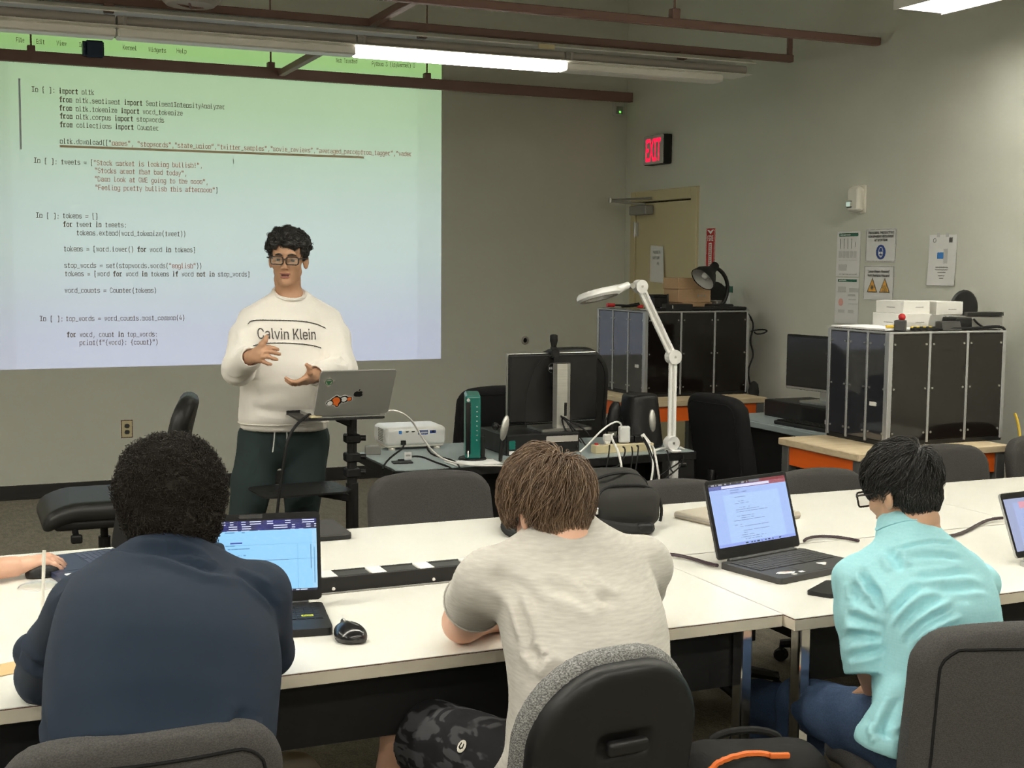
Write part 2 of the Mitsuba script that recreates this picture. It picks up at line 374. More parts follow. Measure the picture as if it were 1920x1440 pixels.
# ---------------------------------------------------------------- projected slide on the front wall
SY = YW - .0015
def slide_em(p, n, uv):
    x, z = p.x, p.z
    t = SS(1.0, 3.2, z + 0.04 * (x - 1.6))
    c = MIX((0.44, 0.50, 0.70), (0.50, 0.66, 0.66), SS(1.0, 1.85, z))
    c = MIX(c, (0.385, 0.60, 0.36), SS(1.75, 2.95, z))
    c = MIX(c, (0.30, 0.60, 0.19), SS(2.98, 3.10, z))
    side = dr.select((x < 0.415) | (x > 3.31), 0.90, 1.0)
    side = dr.select(z > 3.02, 1.0, side)
    edge = SS(-0.6, 1.2, x)
    return c * (SLIDE_GAIN * side * (0.82 + 0.18 * edge) * (0.97 + 0.06 * FB(x * 2, z * 2)))
slide = thing('projected_slide', 'projected notebook page of code lines, green fading to lavender, on the front wall', 'projected image')
q = trimesh.Trimesh([[-.25, SY, .9], [3.505, SY, .905], [3.505, SY, 3.24], [-.25, SY, 3.24]], [[0, 1, 2], [0, 2, 3]], process=False)
part(slide, 'light_patch', q, 'mat_wall', False, uv=np.array([[0, 0], [1, 0], [1, 1], [0, 1.0]]), emit=mikit.proc(slide_em))
def gf(s): return text(s, 0.035, 0.0006)
_glyph = {}
def mono(s, pitch, h, bold=False):
    """Monospaced lettering: each character squeezed into its own cell."""
    ms = []
    for i, ch in enumerate(s):
        if ch == ' ': continue
        if (ch, bold) not in _glyph:
            g = meshkit.text_mesh(ch, 1.0, 0.02, bold); _glyph[ch, bold] = g
        g = _glyph[ch, bold].copy(); w = g.vertices[:, 0].max() - g.vertices[:, 0].min()
        s_ = h * min(1.0, 0.88 * pitch / (w * h)) ; cx = (g.vertices[:, 0].max() + g.vertices[:, 0].min()) / 2
        g.vertices[:, 0] = (g.vertices[:, 0] - cx) * s_ + (i + 0.5) * pitch
        g.vertices[:, 1] *= h; g.vertices[:, 2] = g.vertices[:, 2] * 0.03
        if ch in 'itlfrnmhk1I':       # slab feet
            y0 = 0; hw = 0.30 * pitch
            g = trimesh.util.concatenate([g, trimesh.creation.box((2 * hw, .09 * h, .0006), transform=trimesh.transformations.translation_matrix(((i + .5) * pitch, .045 * h, .0003)))])
        ms.append(g)
    return trimesh.util.concatenate(ms)
def code(s, a, b, m='mat_slide_text', h=.036, bold=False):
    """A line of code from wall point a to wall point b (left and right end of its baseline)."""
    a, b = V(*a), V(*b); L = np.linalg.norm(b - a); x = (b - a) / L
    W = frame((a[0], SY - .0006, a[2]), x, np.cross(V(0, -1, 0), x), V(0, -1, 0))
    return xf(mono(s, L / len(s), h, bold), W)
scene['mat_red_text'] = scene['mat_slide_text']
RED = (0.16, 0.035, 0.01)
def line(segs, a, b, h=.036):
    """segs: (text, kind) runs along one line from a to b; kind k keyword, s string, p plain."""
    n = sum(len(t) for t, _ in segs); a, b = V(*a), V(*b); i = 0
    for t, kd in segs:
        for wd in re.split(r'( +)', t):
            if wd.strip():
                part(slide, 'code_word', code(wd, a + (b - a) * i / n, a + (b - a) * (i + len(wd)) / n, h=h, bold=kd == 'k'), 'mat_slide_text', False, emit=RED if kd == 's' else None)
            i += len(wd)
def L1(s, a, b, h=.036): line([(s, 'p')], a, b, h)
for s, a, b in (('In [ ]:', (0.5583, 9.4100, 2.7763), (0.7114, 9.4100, 2.7782)), ('In [ ]:', (0.5600, 9.4100, 2.3036), (0.7138, 9.4100, 2.2986)), ('In [ ]:', (0.5643, 9.4100, 1.9342), (0.7189, 9.4100, 1.9302)), ('In [ ]:', (0.5708, 9.4100, 1.2300), (0.7267, 9.4100, 1.2265))):
    L1(s, a, b)
line([('import', 'k'), (' nltk', 'p')], (0.7319, 9.4100, 2.7759), (0.9642, 9.4100, 2.7787))
line([('from', 'k'), (' nltk.sentiment ', 'p'), ('import', 'k'), (' SentimentIntensityAnalyzer', 'p')], (0.7340, 9.4100, 2.7189), (1.8564, 9.4100, 2.7294))
line([('from', 'k'), (' nltk.tokenize ', 'p'), ('import', 'k'), (' word_tokenize', 'p')], (0.7327, 9.4100, 2.6617), (1.5597, 9.4100, 2.6689))
line([('from', 'k'), (' nltk.corpus ', 'p'), ('import', 'k'), (' stopwords', 'p')], (0.7348, 9.4100, 2.6082), (1.4301, 9.4100, 2.6142))
line([('from', 'k'), (' collections ', 'p'), ('import', 'k'), (' Counter', 'p')], (0.7335, 9.4100, 2.5508), (1.3926, 9.4100, 2.5570))
line([('nltk.download(["', 'p'), ('names", "stopwords",', 's'), ('"state_union",', 's'), ('"twitter_samples",', 's'), ('"movie_reviews",', 's'), ('"averaged_perceptron_tagger",', 's'), ('"vader', 's')], (0.7309, 9.4100, 2.4395), (3.2645, 9.4100, 2.4539))
line([('tweets = [', 'p'), ('"Stock market is looking bullish!",', 's')], (0.7345, 9.4100, 2.2993), (1.6922, 9.4100, 2.3088))
line([('"Stocks arent that bad today",', 's')], (0.9529, 9.4100, 2.2493), (1.5829, 9.4100, 2.2505))
line([('"Damn look at GME going to the moon",', 's')], (0.9517, 9.4100, 2.1909), (1.7320, 9.4100, 2.1952))
line([('"Feeling pretty bullish this afternoon"', 's'), (']', 'p')], (0.9540, 9.4100, 2.1326), (1.7993, 9.4100, 2.1386))
L1('tokens = []', (0.7363, 9.4100, 1.9341), (0.9710, 9.4100, 1.9354))
line([('for', 'k'), (' tweet ', 'p'), ('in', 'k'), (' tweets:', 'p')], (0.7384, 9.4100, 1.8761), (1.1626, 9.4100, 1.8783))
L1('tokens.extend(word_tokenize(tweet))', (0.8242, 9.4100, 1.8192), (1.5688, 9.4100, 1.8234))
line([('tokens = [word.lower() ', 'p'), ('for', 'k'), (' word ', 'p'), ('in', 'k'), (' tokens]', 'p')], (0.7380, 9.4100, 1.7085), (1.6346, 9.4100, 1.7107))
line([('stop_words = set(stopwords.words(', 'p'), ('"english"', 's'), ('))', 'p')], (0.7388, 9.4100, 1.5953), (1.6782, 9.4100, 1.5969))
line([('tokens = [word ', 'p'), ('for', 'k'), (' word ', 'p'), ('in', 'k'), (' tokens ', 'p'), ('if', 'k'), (' word ', 'p'), ('not in', 'k'), (' stop_words]', 'p')], (0.7409, 9.4100, 1.5368), (2.0227, 9.4100, 1.5389))
L1('word_counts = Counter(tokens)', (0.7383, 9.4100, 1.4231), (1.3582, 9.4100, 1.4219))
L1('top_words = word_counts.most_common(4)', (0.7407, 9.4100, 1.2282), (1.5521, 9.4100, 1.2272))
line([('for', 'k'), (' word, count ', 'p'), ('in', 'k'), (' top_words:', 'p')], (0.7452, 9.4100, 1.1174), (1.3602, 9.4100, 1.1116))
L1('print(f"{word}: {count}")', (0.8283, 9.4100, 1.0605), (1.3630, 9.4100, 1.0565))
for s, a, b in (('File', (0.4693, 9.4100, 3.0975), (0.5228, 9.4100, 3.0980)), ('Edit', (0.5968, 9.4100, 3.0964), (0.6509, 9.4100, 3.0969)), ('View', (0.7258, 9.4100, 3.0953), (0.7909, 9.4100, 3.0965)), ('Insert', (0.8702, 9.4100, 3.0951), (0.9535, 9.4100, 3.0940)), ('Kernel', (1.1577, 9.4100, 3.0979), (1.2540, 9.4100, 3.0976)), ('Widgets', (1.3295, 9.4100, 3.0957), (1.4528, 9.4100, 3.0971)), ('Help', (1.5224, 9.4100, 3.1020), (1.5923, 9.4100, 3.1015)), ('Not Trusted', (2.6749, 9.4100, 3.1142), (2.8380, 9.4100, 3.1175)), ('Python 3 (ipykernel) O', (2.9493, 9.4100, 3.1094), (3.2896, 9.4100, 3.1164))):
    L1(s, a, b, .032)
def bar(name, a, b, w, emit=None, m='mat_wall'):
    a, b = V(*a), V(*b); a[1] = b[1] = SY - .0004; d = (b - a) / np.linalg.norm(b - a); u = np.cross(V(0, -1, 0), d) * w / 2
    part(slide, name, trimesh.Trimesh([a - u, b - u, b + u, a + u], [[0, 1, 2], [0, 2, 3]], process=False), m, False, emit=emit)
bar('underline', (0.7304, 9.4100, 2.4215), (2.8853, 9.4100, 2.4309), .016, (0.06, 0.03, 0.0))
bar('cell_edge', (0.4831, 9.4100, 2.8599), (0.4810, 9.4100, 2.3895), .013, (0.02, 0.04, 0.05))
bar('cell_line', (0.7143, 9.4100, 2.0315), (3.2776, 9.4100, 2.1247), .005, (0.33, 0.44, 0.41))
bar('cell_line', (0.7400, 9.4100, 1.3460), (3.2782, 9.4100, 1.3282), .005, (0.34, 0.43, 0.48))
bar('cell_line', (0.7391, 9.4100, 1.3092), (3.2782, 9.4100, 1.2913), .005, (0.34, 0.43, 0.50))
bar('cell_line', (0.7457, 9.4100, 0.9879), (3.3002, 9.4100, 0.9703), .005, (0.33, 0.38, 0.52))
bar('cursor', (1.9092, 9.4100, 2.3849), (1.9125, 9.4100, 2.3471), .006, (0.05, 0.08, 0.06))
# ---------------------------------------------------------------- strut frame under the ceiling
ZR, RW = 2.975, .045
def rail(label, mesh): return mesh
fr = thing('strut_frame', 'brown steel strut frame of long rails hung on rods below the ceiling', 'ceiling frame')
def sq(a, b, w=RW, h=RW):
    a, b = V(*a), V(*b); d = (b - a); L = np.linalg.norm(d); d /= L
    u = V(0, 0, 1) if abs(d[2]) < .9 else V(0, 1, 0); s = np.cross(u, d); s /= np.linalg.norm(s); u = np.cross(d, s)
    return xf(box(L, w, h, ch=.004), frame((a + b) / 2, d, s, u))
part(fr, 'rail', sq((X0 + .02, 6.3, ZR), (XW - .004, 6.3, ZR)), 'mat_strut')
part(fr, 'rail', sq((X0 + .02, 7.05, ZR), (5.03, 7.05, ZR)), 'mat_strut')
part(fr, 'rail', sq((X0 + .02, 9.2, ZR + .01), (5.04, 9.2, ZR - .005), .05, .075), 'mat_strut')
for x in (-1.6, 2.21):
    part(fr, 'cross_rail', sq((x, 6.3, ZR + .002), (x, 9.2, ZR + .002)), 'mat_strut')
part(fr, 'end_post', sq((5.01, 7.05, ZR - .02), (5.01, 7.05, ZR + .14), .03, .03), 'mat_strut')
for x, y in ((3.71, 6.3), (3.31, 9.2), (.55, 9.2), (2.14, 9.2), (-.9, 6.3), (-1.2, 9.2), (0.2, 7.05)):
    part(fr, 'hanger', join(cyl((x, y, ZR + .02), (x, y, ZC), .006, n=8), box(.05, .05, .06, (x, y, ZR + .045), .004)), 'mat_strut')
solo('conduit_box', join(box(.12, .07, .11, (.945, 9.17, 3.05), .012), cyl((.87, 9.17, 3.05), (.885, 9.17, 3.05), .05, n=16)), 'mat_deep_blue', 'small dark blue box clipped on top of the strut rail before the projected slide', 'junction box')
solo('hanging_cable', tube([(-1, 8.9, 3.06), (.4, 8.9, 3.10), (2.0, 8.9, 3.09), (3.4, 8.9, 3.10), (4.4, 8.9, 3.13), (4.95, 9.0, 3.16)], .007, 8, 40), 'mat_black', 'thin black cable strung along below the long light fixture', 'cable')
# ---------------------------------------------------------------- light fixtures
def fixture(key, x0, x1, y, z, lit, em=TUBE, W=None, hood=True):
    """Pendant fluorescent fixture along x: top reflector, ballast channel, tubes and lower lens."""
    L = x1 - x0; seg = 1.22; n = max(1, round(L / seg)); sl = L / n
    def P(m): return m if W is None else xf(m, W)
    prof = sg.Polygon([(-.15, -.006), (-.145, -.012), (-.05, .022), (.05, .022), (.145, -.012), (.15, -.006), (.05, .03), (-.05, .03)])
    Wx = frame((x0, y, z + .10), V(0, 1, 0), V(0, 0, 1), V(1, 0, 0))
    part(key, 'reflector', P(xf(prism(prof, L), Wx)), 'mat_white')
    if hood:
        for s in (-1, 1): part(key, 'skirt', P(bx(x0, x1, y + s * .15 - .003, y + s * .15 + .003, z - .052, z + .096)), 'mat_white')
        for x in (x0 + .003, x1 - .003): part(key, 'end_plate', P(bx(x - .003, x + .003, y - .15, y + .15, z - .045, z + .10)), 'mat_white')
    for i in range(n):
        a, b = x0 + i * sl, x0 + (i + 1) * sl
        part(key, 'channel', P(xf(prism(rrect(.11, .055, .024), sl - .012), frame((a + .006, y, z + .063), V(0, 1, 0), V(0, 0, 1), V(1, 0, 0)))), 'mat_tube_grey', 40)
        part(key, 'wing', P(bx(a + .002, b - .002, y - .105, y + .105, z + .026, z + .031)), 'mat_white')
        part(key, 'lens', P(bx(a + .03 if i == 0 else a + .004, b - (.18 if i == n - 1 else .004), y - .06, y + .06, z - .022, z + .0255, .008)), 'mat_lens_on' if i in lit else 'mat_lens_off', False, emit=em if i in lit else None)
        part(key, 'clip', P(box(.018, .125, .055, (a + .04, y, z + .06), .004)), 'mat_tube_grey')
k = thing('light_fixture', 'long white linear light fixture across the room with one lens lit', 'light fixture')
fixture(k, -1.71, 4.64, 7.02, 2.805, (3,), em=TUBE_FRONT, hood=False)
part(k, 'maker_plate', box(.10, .004, .028, (3.2, 6.866, 2.893)), 'mat_beige', label='small tan plate')
for i in range(4): part(k, 'mount', box(.05, .05, .05, (-.9 + 1.7 * i, 7.03, 2.935), .004), 'mat_strut')
k = thing('light_fixture', 'white light fixture end at the top right corner beside the right wall', 'light fixture')
fixture(k, 0, 3.66, 0, 0, (0, 1, 2), W=frame((4.47, 5.22, 2.962), V(0, -1, 0), V(1, 0, 0), V(0, 0, 1)), em=(31.0, 30.2, 26.3))
k = thing('light_fixture', 'added unseen linear light fixture at the left, brightening the front wall and the standing man', 'light fixture')
fixture(k, 0, 6.1, 0, 0, (0, 1, 2, 3, 4), W=frame((-2.0, 7.6, 2.95), V(0, -1, 0), V(1, 0, 0), V(0, 0, 1)), hood=False, em=(22.0, 21.5, 18.7))  # added lamp out of view, brightens the front wall and the presenter
for y_, x0_, x1_ in ((3.4, -3.6, 3.72), (.6, -3.6, 3.72), (-1.9, -3.6, 3.72)):
    k = thing('light_fixture', 'lit white linear light fixture hung over the seating rows', 'light fixture', 'lit fixtures over the seating')
    fixture(k, x0_, x1_, y_, 2.95, (0, 1, 2, 3, 4, 5))
# round fabric wrapped duct end at the top
k = thing('ceiling_speaker', 'round brown drum with crossing straps at the top left edge', 'ceiling drum')
part(k, 'drum', xf(lathe([(0, -.10), (.12, -.095), (.155, -.06), (.16, 0), (.15, .10), (0, .11)], 32), loc(1.16, 6.72, 3.02)), 'mat_tube_grey')
for a in (20, 75): part(k, 'strap', tube([(1.16 + .163 * math.cos(math.radians(a)) * c, 6.72 + .163 * math.sin(math.radians(a)) * c, 3.02 - .104 * math.sqrt(max(0, 1 - c * c)) - .0) for c in np.linspace(-1, 1, 15)], .006, 6), 'mat_strut')
part(k, 'rod', cyl((1.16, 6.72, 3.12), (1.16, 6.72, ZC), .008, n=8), 'mat_strut')
# ---------------------------------------------------------------- things on the walls
k = thing('exit_sign', 'exit sign with glowing red letters on a grey face above the door', 'exit sign')
part(k, 'housing', bx(XW - .075, XW, 8.68, 8.985, 2.42, 2.645, .006), 'mat_black_plastic')
part(k, 'face', bx(XW - .080, XW - .075, 8.683, 8.982, 2.423, 2.642), 'mat_light_grey')
t = text('EXIT', .165, .002, True, width=.235)
part(k, 'lettering', xf(t, on_right(8.952, 2.449, XW - .080)), 'mat_black', False, emit=(1.6, 0.012, 0.075))
k = thing('motion_sensor', 'small white square sensor with a green light high in the room corner', 'sensor')
part(k, 'housing', bx(4.975, 5.075, YW - .04, YW, 2.845, 2.965, .008), 'mat_light_grey')
part(k, 'panel', bx(4.995, 5.055, YW - .043, YW - .04, 2.858, 2.92), 'mat_mid_grey')
part(k, 'lamp', rbox(.014, .008, .014, .004, (5.026, YW - .046, 2.875), 1), 'mat_white', emit=(0.25, 3.2, 0.15))
k = thing('alarm_strobe', 'off white alarm strobe with a clear flash lens on the right wall', 'alarm')
part(k, 'body', rbox(.055, .115, .155, .024, (XW - .030, 6.435, 2.055)), 'mat_warm_white', 40)
part(k, 'plate', bx(XW - .012, XW, 6.365, 6.505, 1.97, 2.14, .004), 'mat_warm_white')
part(k, 'flash', box(.022, .055, .045, (XW - .056, 6.458, 2.025), .008), 'mat_chrome')
def sheet(name, y0, y1, z0, z1, label, cat, x=XW, group=None, curl=.006, top=0.0):
    """Paper on the right wall, its lower corners curling away."""
    k = thing(name, label, cat, group); n = 10
    yy, zz = np.meshgrid(np.linspace(y0, y1, n), np.linspace(z0, z1, n), indexing='ij')
    u = np.linspace(0, 1, n); off = curl * (1 - u[None, :]) ** 2 * (0.3 + 0.7 * np.abs(2 * u[:, None] - 1))
    v = np.stack([x - .003 - off, yy, zz + top * (yy - y0)], -1).reshape(-1, 3); g = np.arange(n * n).reshape(n, n)
    f = np.stack([g[:-1, :-1], g[:-1, 1:], g[1:, 1:], g[1:, :-1]], -1).reshape(-1, 4)
    front = trimesh.Trimesh(v, np.vstack([f[:, [0, 1, 2]], f[:, [0, 2, 3]]]), process=False)
    back = front.copy(); back.vertices[:, 0] += .0008; back.invert()
    part(k, 'paper', join(front, back), 'mat_paper', True); return k
def rw(y, z, x): return on_right(y, z, x)
def flat(k, name, y0, y1, z0, z1, m, x, d=.0006): return part(k, name, bx(x - d, x, y0, y1, z0, z1), m, False)
# personal protective equipment sign
k = sheet('safety_sign', 6.083, 6.353, 1.676, 1.872, 'white sign reading personal protective equipment required at station with a blue round symbol', 'sign', curl=.002)
xs = XW - .005
part(k, 'border', join(bx(xs - .0006, xs, 6.085, 6.0875, 1.679, 1.870), bx(xs - .0006, xs, 6.3485, 6.351, 1.679, 1.870), bx(xs - .0006, xs, 6.085, 6.351, 1.679, 1.6815), bx(xs - .0006, xs, 6.085, 6.351, 1.8675, 1.870)), 'mat_ink_grey', False)
for i, s in enumerate(('PERSONAL PROTECTIVE', 'EQUIPMENT REQUIRED', 'AT STATION')):
    part(k, 'lettering', xf(text(s, .0135, .0006, True, width=(.232, .228, .115)[i], center=True), rw(6.218, 1.843 - .022 * i, xs)), 'mat_ink', False)
part(k, 'symbol', xf(prism(sa.scale(sg.Point(0, 0).buffer(.044, quad_segs=12), .97, 1), .0006), rw(6.215, 1.734, xs)), 'mat_sign_blue', False)
hd = sa.scale(sg.Point(0, .0).buffer(.026, quad_segs=10), .8, 1.2)
part(k, 'symbol_head', xf(prism(hd.difference(hd.buffer(-.004)).union(sg.box(-.02, -.012, -.003, .002)).union(sg.box(.003, -.012, .02, .002)).union(sg.box(-.004, -.002, .004, .001)).union(sa.translate(sg.box(-.008, -.003, .008, .001), 0, -.022)), .0006), rw(6.215, 1.734, xs - .0006)), 'mat_paper', False)
# laser hazard sign
k = sheet('safety_sign', 6.093, 6.362, 1.45, 1.652, 'white sign reading laser beam hazard hot surface hazard with two amber triangles', 'sign', curl=.002)
part(k, 'border', join(bx(xs - .0006, xs, 6.095, 6.0975, 1.453, 1.650), bx(xs - .0006, xs, 6.3575, 6.36, 1.453, 1.650), bx(xs - .0006, xs, 6.095, 6.36, 1.6475, 1.650)), 'mat_ink_grey', False)
for i, s in enumerate(('Laser Beam Hazard/', 'Hot Surface Hazard')):
    part(k, 'lettering', xf(text(s, .014, .0006, True, width=.195, center=True), rw(6.228, 1.612 - .024 * i, xs)), 'mat_ink', False)
for y in (6.283, 6.170):
    tri = sg.Polygon([(-.048, 0), (.048, 0), (0, .088)])
    part(k, 'triangle', xf(prism(tri, .0006), rw(y, 1.493, xs)), 'mat_ink', False)
    part(k, 'triangle_face', xf(prism(tri.buffer(-.005, join_style=2), .0006), rw(y, 1.493, xs - .0006)), 'mat_sign_amber', False)
    if y > 6.2:
        star = so.unary_union([sg.Point(0, .03).buffer(.008)] + [sg.LineString([(0, .03), (.017 * math.cos(a), .03 + .017 * math.sin(a))]).buffer(.0012) for a in np.linspace(0, 6.28, 11)] + [sg.LineString([(0, .03), (.03, .03)]).buffer(.0015)])
        part(k, 'triangle_symbol', xf(prism(star, .0006), rw(y, 1.493, xs - .0012)), 'mat_ink', False)
    else:
        wv = so.unary_union([sg.LineString([(dx + .004 * math.sin(t), .014 + .03 * t / 9) for t in np.linspace(0, 9, 12)]).buffer(.0014) for dx in (-.014, 0, .014)] + [sg.box(-.024, .008, .024, .011)])
        part(k, 'triangle_symbol', xf(prism(wv, .0006), rw(y, 1.493, xs - .0012)), 'mat_ink', False)
# info sheets with dark green headers, left of the signs
k = sheet('info_sheet', 6.408, 6.634, 1.585, 1.862, 'pale info sheet with a green header over a row of thin upright bars', 'poster', curl=.003)
flat(k, 'header', 6.428, 6.612, 1.832, 1.852, 'mat_sign_green', xs)
flat(k, 'figure', 6.50, 6.600, 1.838, 1.844, 'mat_ink_pale', xs - .0006)
for i in range(5): flat(k, 'figure', 6.595 - .036 * i, 6.600 - .036 * i, 1.755 + .012 * (i == 4), 1.818 - .02 * (i == 4), 'mat_ink_grey', xs)
for i in range(5): flat(k, 'text_block', 6.584 - .036 * i, 6.612 - .036 * i, 1.70, 1.742, 'mat_ink_pale', xs)
flat(k, 'text_block', 6.43, 6.612, 1.684, 1.687, 'mat_ink_pale', xs)
flat(k, 'text_block', 6.53, 6.61, 1.62, 1.66, 'mat_ink_pale', xs)
flat(k, 'text_block', 6.43, 6.60, 1.598, 1.602, 'mat_ink_grey', xs)
k = sheet('info_sheet', 6.408, 6.634, 1.295, 1.578, 'pale info sheet with a green header and a small pink figure', 'poster', curl=.002)
flat(k, 'header', 6.428, 6.612, 1.552, 1.568, 'mat_sign_green', xs)
flat(k, 'figure', 6.53, 6.60, 1.558, 1.563, 'mat_ink_pale', xs - .0006)
for y, z0, z1, w in ((6.585, 1.488, 1.522, .03), (6.55, 1.488, 1.522, .018), (6.458, 1.490, 1.515, .05), (6.478, 1.465, 1.477, .04), (6.47, 1.44, 1.448, .04), (6.465, 1.415, 1.420, .05), (6.575, 1.36, 1.38, .035), (6.48, 1.36, 1.38, .03)):
    flat(k, 'text_block', y - w, y + w * .8, z0, z1, 'mat_ink_pale', xs)
part(k, 'figure', xf(prism(sg.Point(0, 0).buffer(.024, quad_segs=2), .0006), rw(6.578, 1.425, xs)), 'mat_pink_print', False)
# notice on the right
k = sheet('notice_sheet', 5.583, 5.802, 1.545, 1.828, 'white notice sheet with a blue picture, taped alone to the right wall', 'poster', curl=.012)
flat(k, 'picture', 5.683, 5.733, 1.694, 1.730, 'mat_picture_blue', xs); flat(k, 'picture', 5.652, 5.683, 1.668, 1.75, 'mat_ink_pale', xs); flat(k, 'emblem', 5.617, 5.642, 1.785, 1.812, 'mat_ink', xs)
part(k, 'emblem', xf(prism(sg.Point(0, 0).buffer(.013, quad_segs=4).difference(sg.Point(0, 0).buffer(.009)), .0006), rw(5.757, 1.797, xs)), 'mat_ink_grey', False)
for i, w in enumerate((.05, .064, .032, .05, .03)): flat(k, 'text_block', 5.692 - w, 5.692 + w, 1.644 - .0145 * i - .004 * (i > 2), 1.650 - .0145 * i - .004 * (i > 2), 'mat_ink_grey', xs - .001)
for y in (5.73, 5.66): part(k, 'tape', bx(XW - .0045, XW - .004, y - .012, y + .012, 1.815, 1.838), 'mat_ink_pale', False)
# fire extinguisher sign
k = thing('fire_sign', 'narrow red sign with a white arrow beside the door', 'sign')
part(k, 'plate', bx(XW - .003, XW, 8.045, 8.165, 1.50, 1.915), 'mat_red', False)
xp = XW - .003; cy = 8.105
part(k, 'lettering', xf(text('FIRE', .038, .0006, True, width=.082, center=True), rw(cy, 1.825, xp)), 'mat_paper', False)
arrow = sg.Polygon([(-.02, 0), (.02, 0), (.02, -.20), (.05, -.20), (0, -.30), (-.05, -.20), (-.02, -.20)])
part(k, 'arrow', xf(prism(arrow, .0006), rw(cy, 1.81, xp)), 'mat_paper', False)
part(k, 'arrow_lettering', xf(prism(so.unary_union([sg.box(-.011, -.020 - .014 * i, .011, -.011 - .014 * i).difference(sg.box(-.004, -.020 - .014 * i, .004, -.0165 - .014 * i)) for i in range(12)]), .0006), rw(cy, 1.81, xp - .0006)), 'mat_red', False)
part(k, 'edge', join(bx(xp - .0006, xp, 8.049, 8.053, 1.505, 1.91), bx(xp - .0006, xp, 8.157, 8.161, 1.505, 1.91)), 'mat_paper', False)
part(k, 'chevron', xf(prism(sg.Polygon([(-.045, .02), (.045, .02), (0, -.012)]).difference(sg.Polygon([(-.02, .02), (.02, .02), (0, .006)])), .0006), rw(cy, 1.885, xp)), 'mat_paper', False)
k = thing('green_label', 'small dark green label card on the right wall behind the desk lamp', 'sign')
part(k, 'header', bx(XW - .003, XW, 7.80, 8.06, 1.455, 1.50), 'mat_sign_green', False)
part(k, 'paper', bx(XW - .002, XW, 7.83, 8.01, 1.27, 1.455), 'mat_paper', False)
# note on the door
k = thing('door_note', 'white paper note with curling side taped to the tan door', 'note')
n = 12; u, w = np.meshgrid(np.linspace(0, 1, n), np.linspace(0, 1, n), indexing='ij')
vy = 8.965 - (.20 + .055 * w) * u; vz = 1.80 - .285 * w - .01 * u
vx = XW - .012 - .05 * np.clip(u - .55, 0, 1) * w
g = np.arange(n * n).reshape(n, n); f = np.stack([g[:-1, :-1], g[1:, :-1], g[1:, 1:], g[:-1, 1:]], -1).reshape(-1, 4)
a_ = trimesh.Trimesh(np.stack([vx, vy, vz], -1).reshape(-1, 3), np.vstack([f[:, [0, 1, 2]], f[:, [0, 2, 3]]]), process=False); b_ = a_.copy(); b_.vertices[:, 0] += .001; b_.invert()
part(k, 'paper', join(a_, b_), 'mat_paper', True)
for i, (s, dy, w_) in enumerate((('PLEASE DO', .045, .115), ('NOT OPEN', .035, .135), ('FROM', .105, .075))):
    part(k, 'lettering', xf(text(s, .022, .0006, True, width=w_), rw(8.965 - dy, 1.735 - .045 * i, XW - .0135)), 'mat_ink_grey', False)
# outlets
def outlet(x, z, label, dark=False):
    k = thing('wall_outlet', label, 'outlet')
    part(k, 'surround', bx(x - .040, x + .040, YW - .004, YW, z - .064, z + .064, .002), 'mat_edge_line' if not dark else 'mat_dark_grey')
    part(k, 'plate', bx(x - .035, x + .035, YW - .008, YW - .002, z - .058, z + .058, .003), 'mat_beige' if not dark else 'mat_mid_grey')
    for s in (-1, 1):
        o = part(k, 'socket', xf(prism(rrect(.034, .030, .012), .004), on_front(x, z + s * .022, YW - .008)), 'mat_dark_grey' if not dark else 'mat_black')
outlet(1.135, .46, 'beige wall outlet with a brown edge, left of the standing man')
outlet(3.70, .40, 'dark double wall outlet low on the front wall behind the black chair', True)
k = thing('wall_grommet', 'round dark metal cable port on the front wall right of the slide', 'wall port')
part(k, 'ring', xf(lathe([(.018, 0), (.03, .0), (.034, .004), (.03, .014), (.02, .016), (.018, .006)], 24), frame((4.22, YW, 1.037), V(1, 0, 0), V(0, 0, 1), V(0, -1, 0))), 'mat_tube_grey')
part(k, 'core', xf(lathe([(0, 0), (.019, 0), (.012, .008), (0, .008)], 16), frame((4.22, YW, 1.037), V(1, 0, 0), V(0, 0, 1), V(0, -1, 0))), 'mat_black')

# ---------------------------------------------------------------- white tables
XT = 1.990
def table(key, x0, x1, y0, y1, front=True, legs=True):
    part(key, 'top', bx(x0, x1, y0, y1, TZ - .003, TZ, .001), 'mat_laminate', False)
    part(key, 'core', bx(x0 + .0005, x1 - .0005, y0 + .0005, y1 - .0005, TZ - .034, TZ - .003, .001), 'mat_edgeband', False)
    part(key, 'edge_line', bx(x0 - .0003, x1 + .0003, y0 - .0003, y1 + .0003, TZ - .0042, TZ - .003), 'mat_edge_line', False)
    part(key, 'apron', bx(x0 + .05, x1 - .05, y0 + .065, y0 + .085, TZ - .20, TZ - .034) if front else bx(x0 + .05, x1 - .05, y1 - .065, y1 - .045, TZ - .20, TZ - .034), 'mat_black', False)
    part(key, 'underframe', join(bx(x0 + .05, x0 + .09, y0 + .05, y1 - .05, TZ - .08, TZ - .034), bx(x1 - .09, x1 - .05, y0 + .05, y1 - .05, TZ - .08, TZ - .034)), 'mat_black', False)
    for x in (x0 + .045, x1 - .10):
        for y in ((y0 + .035) if front else (y0 + .08), (y1 - .08) if front else (y1 - .035)):
            lg = part(key, 'leg', box(.032, .045, TZ - .034 - .06, (x, y, (TZ - .034 + .06) / 2), .003), 'mat_chrome')
            put(lg + '__caster', join(xf(lathe([(0, -.012), (.024, -.012), (.027, 0), (.024, .012), (0, .012)], 16), frame((x, y, .028), V(0, 1, 0), V(0, 0, 1), V(1, 0, 0))), bx(x - .018, x + .018, y - .012, y + .012, .028, .062)), 'mat_black_plastic')
YF, YM, YB = 2.762, 3.485, 4.232
